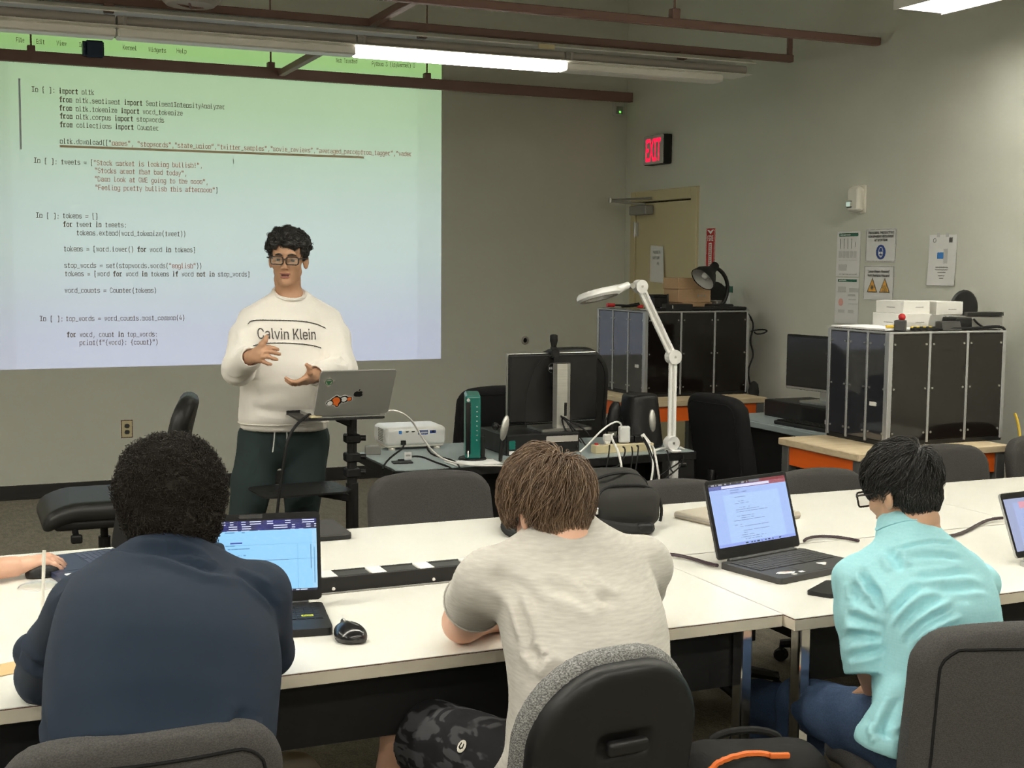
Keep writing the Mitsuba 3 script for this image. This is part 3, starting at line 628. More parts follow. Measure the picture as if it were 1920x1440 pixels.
t_ = [('table', .466, XT, YF, YM - .004, True, 'white table with a tan edge in front of the man in the grey shirt'),
      ('table', -.27, .462, YF, YB, True, 'white table turned end on at the left edge under the navy laptop and the cup'),
      ('table', XT + .003, 3.512, YF - .05, YM - .03, True, 'white table under the dark laptop with stickers'),
      ('table', 3.516, 5.02, YF - .05, YM - .03, True, 'white table at the right edge under the silver laptop'),
      ('table', .466, XT, YM + .006, YB, False, 'white table under the dark grey backpack, behind the cable trough'),
      ('table', XT + .003, 3.512, YM - .022, YB, False, 'white table under the beige sleeve'),
      ('table', 3.516, 5.02, YM - .022, YB, False, 'white table at the far right behind the silver laptop')]
for n_, x0, x1, y0, y1, fr_, lb in t_:
    table(thing(n_, lb, 'table'), x0, x1, y0, y1, fr_)
# cable trough on the seam
k = thing('cable_trough', 'long black cable trough with grey flaps lying on the white tables', 'cable trough')
ty0, ty1 = 3.41, 3.492
part(k, 'body', join(bx(.47, 1.93, ty0, ty0 + .012, TZ, TZ + .045, .002), bx(.47, 1.93, ty1 - .012, ty1, TZ, TZ + .045, .002), bx(.47, 1.93, ty0, ty1, TZ, TZ + .006)), 'mat_black_plastic')
part(k, 'base_strip', bx(.47, 1.94, ty0 - .012, ty0, TZ, TZ + .003), 'mat_mid_grey', False)
for i in range(10):
    x = .495 + .143 * i
    part(k, 'flap', bx(x + .048, x + .143, ty0 + .012, ty1 - .012, TZ + .036, TZ + .043, .002), 'mat_dark_grey')
    part(k, 'divider', bx(x, x + .046, ty0 + .004, ty1 - .004, TZ + .038, TZ + .0465, .002), 'mat_white')
for x in (.55, .70, .955, 1.25, 1.53, 1.8):
    part(k, 'screw', xf(lathe([(0, -.002), (.005, -.001), (.005, .0), (0, 0)], 10), frame((x, ty0 - .0005, TZ + .012), V(1, 0, 0), V(0, 0, 1), V(0, -1, 0)) @ rot((1, 0, 0), 180)), 'mat_white')
# ---------------------------------------------------------------- task chairs
def pad_fn(w, h, t, r, er, bend=0.0, arch=0.0, taper=0.0, lean=0.0, lumbar=0.0):
    """Upholstered back: x across, z up from 0 to h, +y towards the sitter; bend wraps the sides forward."""
    def fn(p):
        x, y, z = p[:, 0].copy(), p[:, 1].copy(), p[:, 2] - h / 2
        y = y - bend * (x / (w / 2)) ** 2 + lumbar * np.exp(-((z + h * .18) / (h * .28)) ** 2) * -1
        ww = w / 2 * (1 - taper * (z / h)); z = z + arch * (x / (w / 2)) ** 2
        q = np.stack([np.abs(x) - (ww - r), np.abs(z) - (h / 2 - r)], 1)
        d2 = np.linalg.norm(np.maximum(q, 0), axis=1) + np.minimum(q.max(1), 0) - r
        qq = np.stack([d2 + er, np.abs(y) - (t / 2 - er)], 1)
        return np.linalg.norm(np.maximum(qq, 0), axis=1) + np.minimum(qq.max(1), 0) - er
    return fn
def pad(w, h, t, r, er, step=.011, **k):
    return surface(pad_fn(w, h, t, r, er, **k), (-w / 2 - .03, -t - .04, -.06), (w / 2 + .03, t + .09, h + .06), step)
def pad_line(w, h, t, r, inset, y_at, bend=0, arch=0, taper=0, lumbar=0, rad=.003, top_only=False):
    p = np.array(rrect(w - 2 * inset, h - 2 * inset, max(r - inset, .01), 8).exterior.coords)[:-1]
    if top_only: p = p[p[:, 1] > -h * .1]; p = p[np.argsort(-np.arctan2(p[:, 1], p[:, 0]))]
    x, z = p[:, 0], p[:, 1]; x = x * (1 - taper * (z / h)); zz = z - arch * (x / (w / 2)) ** 2
    y = y_at + bend * (x / (w / 2)) ** 2 + lumbar * np.exp(-((zz + h * .18) / (h * .28)) ** 2)
    v = np.stack([x, y, zz + h / 2], 1)
    if not top_only: v = np.vstack([v, v[:2]])
    return v if rad is None else tube(v, rad, 6)
def snap(mesh, v, rad=.0032):
    d_ = np.r_[0, np.cumsum(np.linalg.norm(np.diff(v, axis=0), axis=1))]; s_ = np.linspace(0, d_[-1], 110)
    v = np.stack([np.interp(s_, d_, v[:, i]) for i in range(3)], 1)
    q, _, f = trimesh.proximity.closest_point(mesh, v); return tube(q + mesh.face_normals[f] * rad * .3, rad, 6)
_seatmesh = {}
def chair_base(key, x, y, seat_z, az, m='mat_black_plastic'):
    W = loc(x, y, 0, az)
    part(key, 'column', join(cyl((x, y, .09), (x, y, seat_z - .16), .028), cyl((x, y, seat_z - .17), (x, y, seat_z - .07), .018), box(.17, .20, .035, (x, y, seat_z - .06), .006)), m)
    for i in range(5):
        a = math.radians(az + 90 + 72 * i); ex, ey = x + .30 * math.cos(a), y + .30 * math.sin(a)
        sp = part(key, 'base_arm', tube([(x, y, .115), (x + .15 * math.cos(a), y + .15 * math.sin(a), .105), (ex, ey, .075)], [.03, .024, .018], 8), m)
        put(sp + '__caster', join(*[xf(lathe([(0, -.01), (.022, -.01), (.028, 0), (.022, .01), (0, .01)], 14), frame((ex + o * math.cos(a + 1.57), ey + o * math.sin(a + 1.57), .029), V(math.cos(a), math.sin(a), 0), V(0, 0, 1), V(math.sin(a), -math.cos(a), 0))) for o in (-.014, .014)], cyl((ex, ey, .03), (ex, ey, .075), .008, n=8)), 'mat_black_plastic')
def seat_pad(w=.49, d=.47, t=.08):
    def fn(p):
        q = p.copy(); q[:, 2] += .025 * np.clip((q[:, 1] - d * .25) / (d * .25), 0, 1.3) ** 2 - .012 * (q[:, 0] / (w / 2)) ** 2
        return rbx(q, (0, 0, 0), (w / 2, d / 2, t / 2), .036) 
    return surface(fn, (-w / 2 - .02, -d / 2 - .02, -t / 2 - .05), (w / 2 + .02, d / 2 + .02, t / 2 + .04), .013)
_parts = {}
def office_chair(x, y, az, top, label, group=None, seat_z=.47, m='mat_chair_grey', w=.475, h=.44, t=.075, lean=8, kind='pad', base=True, arms=False, name='office_chair', r=.075):
    """az: the way the sitter faces, degrees anticlockwise from +y. top: height of the top of the back. (x, y): centre of the backrest."""
    key = thing(name, label, 'chair', group)
    o = dict(bend=.035, arch=.03, taper=.06, lumbar=.012)
    tag = (kind, w, h, t, m, r)
    W = loc(x, y, top - h, az) @ rot((1, 0, 0), lean, (0, 0, h))
    if tag not in _parts:
        if kind == 'shell':
            back = surface(lambda p: smax(pad_fn(w - .022, h - .02, .05, .15, .018, bend=.03, arch=.03)(p - V(0, -.022, .008)), -rbx(p, (0, -.070, h * .60), (.060, .04, .026), .012), .006), (-w / 2, -.12, -.03), (w / 2, .1, h + .03), .009)
            front = pad(w, h, .055, .16, .022, bend=.03, arch=.03); front.apply_translation((0, .018, 0))
            _parts[tag] = (front, back, None, None)
        else:
            b_ = pad(w, h, t, r, .030, **o)
            _parts[tag] = (b_, None, snap(b_, pad_line(w, h, t, r, .030, -t, **o, rad=None)), snap(b_, pad_line(w, h, t, r, .012, t, **o, rad=None)))
    f_, b_, p1, p2 = _parts[tag]
    bk = part(key, 'backrest', xf(f_, W), 'mat_chair_melton' if kind == 'shell' else m, True)
    if b_ is not None:
        sh = part(key, 'back_shell', xf(b_, W), 'mat_black_plastic', True, label='black plastic back shell')
        put(sh + '__handle', xf(rbox(.092, .022, .030, .009, (0, -.048, h * .60)), W), 'mat_black_plastic', 40)
    if p1 is not None and not group:
        put(bk + '__piping', xf(p1, W), 'mat_black_fabric', True)
        put(bk + '__piping', xf(p2, W), 'mat_black_fabric', True)
    c, s = math.cos(math.radians(az)), math.sin(math.radians(az))
    sx, sy = x - s * .30, y + c * .30
    if 'seat' not in _seatmesh: _seatmesh['seat'] = seat_pad()
    part(key, 'seat', xf(_seatmesh['seat'], loc(sx, sy, seat_z - .04, az)), m, True)
    part(key, 'back_post', xf(tube([(0, .015, .16), (0, -.005, .04), (0, .0, -(top - h) + seat_z - .03), (0, .10, -(top - h) + seat_z - .09), (0, .25, -(top - h) + seat_z - .085)], .022, 8, 24), loc(x, y, top - h, az)), 'mat_black_plastic', True)
    if base: chair_base(key, sx, sy, seat_z, az)
    if arms:
        for q in (-1, 1):
            part(key, 'armrest', xf(join(rbox(.07, .25, .03, .012, (q * .29, .27, .20)), tube([(q * .29, .25, .19), (q * .29, .22, .06), (q * .2, .22, -.06)], .014, 8)), loc(x, y, seat_z, az)), 'mat_black_plastic', 40)
    return key
G = 'grey chairs along the far side of the white tables'
office_chair(1.69, 4.70, 180, .845, 'grey padded chair behind the far table, right of the laptop stand', G, w=.51)
office_chair(2.60, 4.42, 180, .80, 'grey chair whose low rounded back stands behind the dark backpack', G, w=.50)
office_chair(3.33, 4.44, 180, .80, 'grey chair back partly hidden by the dark laptop with stickers', G)
office_chair(4.10, 4.55, 176, .85, 'grey chair back right of the black haired head in glasses', G)
office_chair(4.74, 4.60, 184, .86, 'grey chair back cut by the right edge before the orange bench', G)
office_chair(.285, 2.18, -2, .862, 'grey chair of the man in the navy sweater at the lower left', w=.485, h=.44)
office_chair(2.11, 2.05, -16, .888, 'large dark grey chair of the man in the turquoise shirt', w=.49, h=.50, t=.085, lean=2)
office_chair(1.172, 2.135, 4, .908, 'black shell chair with a grey fabric rim holding the man in the pale shirt', kind='shell', w=.40, h=.44, lean=10)
office_chair(3.62, 5.70, -84, .985, 'black fabric chair turned side on before the monitor by the right wall', m='mat_black_fabric', h=.56, w=.46, seat_z=.50)
office_chair(2.70, 6.36, 0, .995, 'black chair with a square back left of the monitor', m='mat_black_fabric', h=.52, w=.46, seat_z=.5, lean=4)
# tall rounded chair behind the monitor
office_chair(3.20, 6.50, 0, 1.185, 'tall black chair with a rounded back behind the desk monitor', m='mat_vinyl', h=.66, w=.53, kind='pad', seat_z=.52, lean=6, r=.17)
# drafting chair on the left, side on
k = thing('drafting_chair', 'black vinyl chair seen side on at the left behind the navy sweater', 'chair')
def seat_fn(p):
    q = p.copy(); q[:, 2] += .05 * np.clip((-q[:, 0] - .10) / .16, 0, 1.2) ** 2
    return rbx(q, (0, 0, 0), (.27, .26, .045), .042)
part(k, 'seat', xf(surface(seat_fn, (-.3, -.28, -.12), (.3, .28, .07), .012), loc(.63, 6.33, .505)), 'mat_vinyl', True)
part(k, 'seat_shell', xf(rbox(.44, .46, .05, .02), loc(.63, 6.33, .445)), 'mat_black_plastic', 40)
bkm = pad(.44, .50, .085, .14, .038, bend=.03)
part(k, 'backrest', xf(bkm, loc(.94, 6.28, .53, 78) @ rot((1, 0, 0), 14)), 'mat_vinyl', True)
part(k, 'back_post', tube([(.70, 6.32, .43), (.90, 6.29, .43), (.985, 6.27, .55), (1.03, 6.26, .72)], .022, 8, 20), 'mat_black_plastic', True)
part(k, 'lever', join(cyl((.50, 6.12, .42), (.50, 6.05, .40), .014, n=10), rbox(.05, .03, .04, .01, (.50, 6.04, .395))), 'mat_black_plastic', 40)
chair_base(k, .65, 6.33, .50, 30)
# ---------------------------------------------------------------- the presenter's desk
k = thing('desk', 'blue grey desk with a thick black edge carrying the projector and monitor', 'desk')
dk = sg.Polygon([(1.775, 5.36), (1.775, 5.93), (2.05, 6.12), (3.36, 6.02), (3.36, 5.40), (1.83, 5.335)]).buffer(-.02).buffer(.02)
part(k, 'top', xf(prism(dk.buffer(-.012), .004), loc(0, 0, TZ - .003)), 'mat_desk_blue', False)
part(k, 'edge', xf(prism(dk, .036), loc(0, 0, TZ - .039)), 'mat_black', 40)
part(k, 'panel', bx(2.1, 3.25, 5.62, 5.64, .12, TZ - .04), 'mat_black', False)
for x in (1.95, 3.22):
    lg = part(k, 'leg', join(bx(x - .03, x + .03, 5.55, 5.80, .03, TZ - .04, .004), bx(x - .035, x + .035, 5.40, 5.98, 0, .04, .006)), 'mat_black')
part(k, 'tray', bx(1.86, 2.0, 5.40, 5.43, TZ - .075, TZ - .045), 'mat_light_grey', label='pale cable clip under the edge')
# ---------------------------------------------------------------- benches with dark acrylic enclosures
def bench(key, x0, x1, y0, y1, z, legs=True):
    part(key, 'top', bx(x0, x1, y0, y1, z - .035, z, .004), 'mat_bench_wood')
    part(key, 'side_rail', bx(x0 + .025, x0 + .045, y0 + .06, y1 - .06, z - .13, z - .035), 'mat_bench_orange', False)
    part(key, 'front_rail', bx(x0 + .07, x1 - .07, y0 + .02, y0 + .04, z - .13, z - .035), 'mat_bench_orange', False)
    part(key, 'side_rail', bx(x1 - .045, x1 - .025, y0 + .06, y1 - .06, z - .13, z - .035), 'mat_bench_orange', False)
    for x in (x0 + .045, x1 - .045):
        for y in (y0 + .035, y1 - .035): part(key, 'leg', box(.055, .055, z - .035, (x, y, (z - .035) / 2), .004), 'mat_bench_grey')
    part(key, 'shelf', bx(x0 + .06, x1 - .06, y0 + .05, y1 - .05, .18, .205), 'mat_bench_grey', False)
BZ = .80
bench(thing('workbench', 'wood topped orange bench on grey legs at the right, carrying the nearer dark enclosure', 'workbench'), 3.76, 4.66, 4.68, 5.30, BZ)
bench(thing('workbench', 'wood topped orange bench under the farther dark enclosure near the door', 'workbench'), 3.93, 4.84, 6.95, 7.85, BZ)
def enclosure(label, x0, x1, y0, y1, z0, z1, side_mat, front_mat, sticker_y):
    k = thing('enclosure', label, 'machine enclosure')
    e = .022
    part(k, 'core', bx(x0 + .012, x1 - .012, y0 + .012, y1 - .012, z0 + .005, z1 - .01), 'mat_black', False)
    part(k, 'base', bx(x0 + .004, x1 - .004, y0 + .004, y1 - .004, z0, z0 + .022), 'mat_black_plastic', False)
    part(k, 'lid', bx(x0 - .002, x1 + .002, y0 - .002, y1 + .002, z1 - .012, z1, .004), 'mat_alu')
    part(k, 'lid_panel', bx(x0 + .02, x1 - .02, y0 + .02, y1 - .02, z1, z1 + .003), 'mat_acrylic_dark', False)
    xs_ = [x0 + e * .5 + (x1 - x0 - e) * i / 3 for i in range(4)]; ys_ = [y0 + e * .5 + (y1 - y0 - e) * i / 3 for i in range(4)]
    for i in range(3):
        f_ = part(k, 'front_panel', bx(xs_[i] + .006, xs_[i + 1] - .006, y0 + .001, y0 + .006, z0 + .024, z1 - .014, .001), front_mat)
        s_ = part(k, 'side_panel', bx(x0 + .001, x0 + .006, ys_[i] + .006, ys_[i + 1] - .006, z0 + .024, z1 - .014, .001), side_mat)
        for zz in (z0 + .06, (z0 + z1) / 2, z1 - .06):
            for q in (xs_[i] + .022, xs_[i + 1] - .022): put(f_ + '__bolt', xf(lathe([(0, 0), (.006, 0), (.005, .004), (0, .005)], 8), frame((q, y0 + .001, zz), V(1, 0, 0), V(0, 0, 1), V(0, -1, 0))), 'mat_steel')
            for q in (ys_[i] + .022, ys_[i + 1] - .022): put(s_ + '__bolt', xf(lathe([(0, 0), (.006, 0), (.005, .004), (0, .005)], 8), frame((x0 + .001, q, zz), V(0, 1, 0), V(0, 0, 1), V(-1, 0, 0)) @ rot((0, 0, 1), 0)), 'mat_steel')
    for i in range(4):
        wd = e * (.62 if 0 < i < 3 else .9)
        part(k, 'post', bx(xs_[i] - wd / 2, xs_[i] + wd / 2, y0 - .004, y0 + .01, z0 + .012, z1 - .004, .002), 'mat_alu')
        part(k, 'post', bx(x0 - .004, x0 + .01, ys_[i] - wd / 2, ys_[i] + wd / 2, z0 + .012, z1 - .004, .002), 'mat_alu')
    part(k, 'corner_post', join(bx(x0 - .006, x0 + .012, y0 - .006, y0 + .012, z0 + .01, z1 - .002, .003), bx(x0 - .005, x0 + .004, y0 + .018, y0 + .026, z0 + .012, z1 - .004)), 'mat_alu')
    part(k, 'back_panel', bx(x0 + .01, x1 - .01, y1 - .006, y1, z0 + .02, z1 - .01), 'mat_black', False)
    part(k, 'label_tag', bx(x0 - .0005, x0 + .001, y0 + sticker_y, y0 + sticker_y + .05, z0 + .185, z0 + .205), 'mat_paper', False)
    return k
enclosure('nearer dark acrylic enclosure in aluminium posts on the orange bench at the right', 4.04, 4.755, 4.83, 5.29, BZ, 1.343, 'mat_acrylic_blue', 'mat_acrylic_dark', .08)
enclosure('farther dark acrylic enclosure in aluminium posts, below the door note', 4.07, 4.855, 7.20, 7.86, BZ, 1.352, 'mat_acrylic_blue', 'mat_acrylic_dark', .08)
# desk against the right wall
k = thing('desk', 'grey blue desk against the right wall between the two enclosures', 'desk')
part(k, 'top', bx(4.34, 5.08, 5.62, 6.70, TZ - .004, TZ, .001), 'mat_desk_blue')
part(k, 'edge', bx(4.33, 5.09, 5.61, 6.71, TZ - .04, TZ - .004, .004), 'mat_desk_blue')
part(k, 'panel', bx(4.42, 4.44, 5.66, 6.66, .06, TZ - .04), 'mat_black', False)
for y in (5.68, 6.64): part(k, 'leg', bx(4.36, 5.06, y - .02, y + .02, 0, TZ - .04), 'mat_black', False)
k = thing('filing_cabinet', 'dark grey low cabinet behind the side on black chair', 'cabinet')
part(k, 'body', bx(3.475, 3.80, 6.05, 6.5, .02, .62, .008), 'mat_dark_grey')
for i in range(2):
    d_ = part(k, 'drawer', bx(3.485, 3.79, 6.035, 6.05, .05 + .285 * i, .325 + .285 * i, .004), 'mat_dark_grey'); put(d_ + '__handle', bx(3.58, 3.68, 6.022, 6.035, .27 + .285 * i, .285 + .285 * i, .003), 'mat_steel')

# ---------------------------------------------------------------- screens
def rows(u, v, R, u0, u1, seed, dens=.62, indent=.10, lo=.15):
    """Ink cover of R lines of writing between u0 and u1."""
    q = (1 - v) * R; kx = dr.floor(q); fr_ = q - kx
    a = u0 + indent * dr.floor(mikit.cell_rand(kx, seed) * 3) / 2; b = a + (u1 - a) * (lo + (1 - lo) * mikit.cell_rand(kx, seed + 1))
    on = (fr_ > .32) & (fr_ < .68) & (u > a) & (u < b) & (mikit.cell_rand(kx, seed + 2) < dens) & (N(u * 90, kx) > .25)
    return dr.select(on, 1.0, 0.0)
def inr(u, v, a, b, c, d): return (u > a) & (u < b) & (v > c) & (v < d)
def col(*c): return mi.Color3f(*srgb(*c))
def scr_code(p, n, uv):
    u, v = uv.x, uv.y
    c = dr.select(inr(u, v, .16, .88, .05, .80), col(176, 206, 250), col(166, 192, 246))
    c = MIX(c, col(105, 120, 165), .6 * dr.select(inr(u, v, .18, .86, .06, .76), rows(u, v, 30, .24, .70, 5, .72), 0.0))
    c = MIX(c, col(110, 125, 165), .7 * dr.select(inr(u, v, .15, .55, .82, .87), rows(u, v, 26, .16, .5, 9, 1.0), 0.0))
    c = dr.select(v > .895, MIX(col(98, 108, 175), col(160, 85, 100), SS(.3, .9, u)), c)
    c = dr.select(inr(u, v, .16, .78, .905, .945), col(222, 222, 245), c)
    c = dr.select(v > .955, MIX(col(52, 50, 56), col(130, 45, 58), SS(.4, .8, u)), c)
    c = dr.select(inr(u, v, .52, .66, .96, 1), col(120, 118, 128), c)
    c = MIX(c, col(190, 190, 200), .7 * dr.select(inr(u, v, .03, .5, .962, .985), dr.select(N(u * 60) > .45, 1.0, 0.0), 0.0))
    c = dr.select(v < .045, col(150, 170, 240), c)
    c = dr.select(inr(u, v, .3, .8, .012, .034), MIX(col(150, 170, 240), MIX(col(40, 90, 60), col(60, 50, 130), N(u * 40)), SS(.4, .6, N(u * 55 + 7))), c)
    return c * SCREEN_GAIN
def scr_tabs(p, n, uv):
    u, v = uv.x, uv.y
    c = dr.select(u < .965, col(150, 212, 255), col(165, 215, 252))
    c = MIX(c, col(90, 140, 185), .8 * dr.select(inr(u, v, .28, .8, .50, .85), rows(u, v, 22, .30, .62, 3, .5), 0.0))
    c = MIX(c, col(100, 160, 200), .8 * dr.select(((v > .44) & (v < .446)) | ((v > .66) & (v < .664)) | inr(u, v, .85, .853, .02, .66) | inr(u, v, .975, .985, .1, .6), 1.0, 0.0))
    c = dr.select(inr(u, v, .34, .43, .685, .705), col(70, 85, 170), c)
    c = dr.select(inr(u, v, .5, .78, .437, .446), col(90, 130, 175), c)
    c = dr.select(inr(u, v, .95, .957, .3, .64), col(110, 150, 185), c)
    tabs = dr.select((N(u * 34, dr.floor(v * 16)) > .52) & (dr.abs((v * 32) - dr.floor(v * 32) - .5) < .22), 1.0, 0.0)
    c = dr.select(v > .86, MIX(MIX(col(40, 42, 70), col(30, 36, 120), N(u * 14, v * 9)), col(205, 212, 240), tabs), c)
    c = dr.select(v < .03, dr.select(inr(u, v, .6, .98, .008, .022) & (N(u * 80) > .5), col(210, 225, 245), col(20, 30, 60)), c)
    return c * SCREEN_GAIN
def scr_pink(p, n, uv):
    u, v = uv.x, uv.y
    c = dr.select(inr(u, v, .13, .9, .03, .92), col(168, 182, 226), col(160, 170, 205))
    c = dr.select(inr(u, v, .22, .6, .80, .93), col(226, 160, 178), c)
    c = MIX(c, col(100, 110, 150), .7 * dr.select(inr(u, v, .2, .85, .08, .76), rows(u, v, 24, .22, .8, 5, .7), 0.0))
    return c * SCREEN_GAIN
QUV = np.array([[0, 0], [1, 0], [1, 1], [0, 1.0]])
_kb = {}
def laptop(name, label, hx, hy, az, w, d, lid, theta, body, keys, z=TZ, th=.016, screen=None, bezel='mat_black', lidm=None, bez=(.012, .022, .012), keyset=None, key_area=(.92, .52, .07), W=None):
    """Hinge centre (hx, hy); az: where the lid's back looks, degrees anticlockwise from +y."""
    k = thing(name, label, 'laptop')
    W = loc(hx, hy, z, az) if W is None else W
    bs = prism(rrect(w, d, .014), th); bs.apply_translation((0, -d / 2, 0))
    part(k, 'base', xf(bs, W), body, 40)
    a = math.radians(theta); Lx, Ly, Lz = V(1, 0, 0), V(0, -math.cos(a), math.sin(a)), V(0, -math.sin(a), -math.cos(a))
    LW = W @ frame(V(0, .002, th), Lx, Ly, np.cross(Lx, Ly))
    ld = prism(rrect(w, lid, .012), .007); ld.apply_translation((0, lid / 2 + .006, -.008))
    ldk = part(k, 'lid', xf(ld, LW), lidm or body, 40)
    part(k, 'hinge', xf(cyl((-w * .40, -.002, th), (w * .40, -.002, th), .0075, n=12), W), body)
    bzl = prism(rrect(w - .004, lid - .003, .010), .001); bzl.apply_translation((0, lid / 2 + .006, -.001))
    put(ldk + '__bezel', xf(bzl, LW), bezel, False)
    if screen is not None:
        l_, b_, t_ = bez
        v = np.array([[-w / 2 + l_, b_ + .006, .0007], [w / 2 - l_, b_ + .006, .0007], [w / 2 - l_, lid + .006 - t_, .0007], [-w / 2 + l_, lid + .006 - t_, .0007]])
        part(k, 'screen', xf(trimesh.Trimesh(v, [[0, 1, 2], [0, 2, 3]], process=False), LW), 'mat_black_gloss', False, uv=QUV, emit=mikit.proc(screen))
    if keys:
        kw, kd, ky = key_area; kw *= w; kd *= d; ky *= d
        part(k, 'key_deck', xf(bx(-kw / 2 - .004, kw / 2 + .004, -ky - kd - .003, -ky + .003, th, th + .0004), W), 'mat_black_plastic' if keys != 'mat_key_navy' else 'mat_navy_metal', False)
        n, rws = 15, 6; cw, chh = kw / n, kd / rws
        if keys not in _kb: _kb[keys] = mikit.ply(box(cw - .003, chh - .003, .0016, (0, 0, .0008), .0006), keys)
        for r in range(rws):
            c = 0
            while c < n:
                span = 5 if (r == 5 and c == 4) else 1
                kk = _free(k + '__key')
                scene[kk] = {**_kb[keys], 'to_world': T((W @ frame(V(-kw / 2 + (c + span / 2) * cw, -ky - (r + .5) * chh, th + .0004), V(span * (1 if span == 1 else 1.03), 0, 0), V(0, 1, 0), V(0, 0, 1))).tolist())}
                c += span
        part(k, 'touchpad', xf(bx(-.055, .055, -d + .012, -ky - kd - .014, th, th + .0007), W), 'mat_dark_grey' if keys != 'mat_key_navy' else 'mat_navy_metal', False)
    return k, W, LW, ldk
# laptop of the man in the navy sweater
k, W, LW, ldk = laptop('laptop', 'black laptop with a blue lit page and dark tab bar before the man in navy', .705, 3.292, -9, .36, .25, .232, 101, 'mat_black_plastic', 'mat_black_plastic', screen=scr_tabs, bez=(.010, .026, .018), th=.019, key_area=(.93, .5, .14))
part(k, 'camera_bar', xf(bx(-.03, .03, .226, .236, -.0005, .0012), LW), 'mat_dark_grey', False)
part(k, 'lit_keycap', xf(prism(rrect(.030, .012, .003).difference(rrect(.026, .008, .002)), .0005), W @ loc(.128, -.135, .0215)), 'mat_yellow', False, emit=(.35, .6, .02), label='key outlined in lime light')
# laptop with stickers of the man in turquoise
k, W, LW, ldk = laptop('laptop', 'dark grey laptop with white stickers showing a page of code, before the man in turquoise', 2.292, 3.300, 12.5, .365, .245, .242, 107, 'mat_dark_grey', 'mat_dark_grey', screen=scr_code, bez=(.012, .034, .012), th=.018, key_area=(.88, .50, .10))
part(k, 'hinge_bar', xf(bx(-.14, .15, -.012, .010, .016, .024, .002), W), 'mat_dark_grey')
def blob(cx, cy, r, seed, n=18, sx=1, sy=1, amp=.25):
    rng = np.random.RandomState(seed); a = np.linspace(0, 2 * np.pi, n, endpoint=False); q = r * (1 + amp * (rng.rand(n) - .5) * 2)
    return sg.Polygon(np.stack([cx + sx * q * np.cos(a), cy + sy * q * np.sin(a)], 1)).buffer(.001).buffer(-.0005)
part(k, 'sticker', xf(prism(blob(0, 0, .022, 3, sx=1.4, sy=.62), .0004), W @ loc(.055, -.185, .0182, 10)), 'mat_warm_white', False)
part(k, 'sticker', xf(prism(blob(0, 0, .020, 6, sx=1.5, sy=.6), .0004), W @ loc(-.115, -.200, .0182, -14)), 'mat_paper', False)
part(k, 'sticker', xf(prism(blob(0, 0, .014, 8, sx=1.5, sy=.35), .0004), W @ loc(-.115, -.199, .0187, -14)), 'mat_pink_print', False)
part(k, 'sticker', xf(prism(rrect(.026, .014, .002), .0004), W @ loc(-.060, -.218, .0182, -4)), 'mat_paper', False)
part(k, 'sticker', xf(prism(rrect(.020, .012, .002), .0004), W @ loc(-.105, -.228, .0182, 0)), 'mat_light_grey', False)
# silver laptop at the right edge
k, W, LW, ldk = laptop('laptop', 'silver laptop with a pale blue page and a pink block at the right edge', 3.145, 2.968, 6, .305, .215, .205, 112, 'mat_laptop_alu', 'mat_black_plastic', screen=scr_pink, bez=(.008, .020, .020), th=.015)
# navy laptop seen from its side at the left
k, W, LW, ldk = laptop('laptop', 'navy laptop seen from the side at the left, its keys beside the hand',   .475, 3.97, -78, .34, .24, .225, 100, 'mat_navy_metal', 'mat_key_navy', lidm='mat_mid_grey', th=.017, key_area=(.9, .42, .06))
part(k, 'sticker', xf(prism(rrect(.075, .055, .004), .0004), W @ loc(-.115, -.195, .0176)), 'mat_picture_blue', False)
part(k, 'sticker', xf(prism(blob(0, 0, .012, 5), .0004), W @ loc(-.125, -.215, .0182)), 'mat_red', False)
part(k, 'sticker', xf(prism(rrect(.07, .045, .003), .0004), W @ loc(.125, -.195, .0176)), 'mat_paper', False)
# closed black laptop on the far table with a looped cable
k = thing('closed_laptop', 'closed black laptop on the far table behind the lit blue laptop', 'laptop')
W = frame((1.0193, 4.1954, 0.7450), *(lambda d: (d, np.cross(V(0, 0, 1), d), V(0, 0, 1)))(V(.985, -.02, 0) / np.linalg.norm(V(.985, -.02, 0))))
W[2, 3] = TZ
part(k, 'base', xf(xf(prism(rrect(.37, .255, .012), .012), loc(0, 0, .002)), W), 'mat_black_plastic', 40)
part(k, 'lid', xf(xf(prism(rrect(.37, .255, .012), .006), loc(0, 0, .0145)), W), 'mat_dark_grey', 40)
for s in (-1, 1): part(k, 'foot', xf(box(.30, .012, .003, (0, s * .1, .0015)), W), 'mat_black', False)
lp = [(.02 + .075 * math.cos(a) * (1 + .04 * math.sin(3 * a)), .035 + .062 * math.sin(a), .0245 + .004 * (a / 9)) for a in np.linspace(2.6, 2.6 + 4.2 * math.pi, 60)]
solo('looped_cable', join(tube([xf_ for xf_ in (np.array(lp) @ W[:3, :3].T + W[:3, 3])], .0035, 7), xf(rbox(.05, .014, .011, .004, (-.075, .075, .028)), W)), 'mat_black', 'black cable looped in a ring on the closed black laptop', 'cable')
solo('wall_charger', xf(join(rbox(.045, .026, .026, .006), box(.012, .012, .004, (.03, .004, -.006))), loc(*(0.7957, 4.2579, 0.7500)[:2], TZ + .013, 10)), 'mat_white', 'small white plug lying on the table right of the navy collar', 'charger')
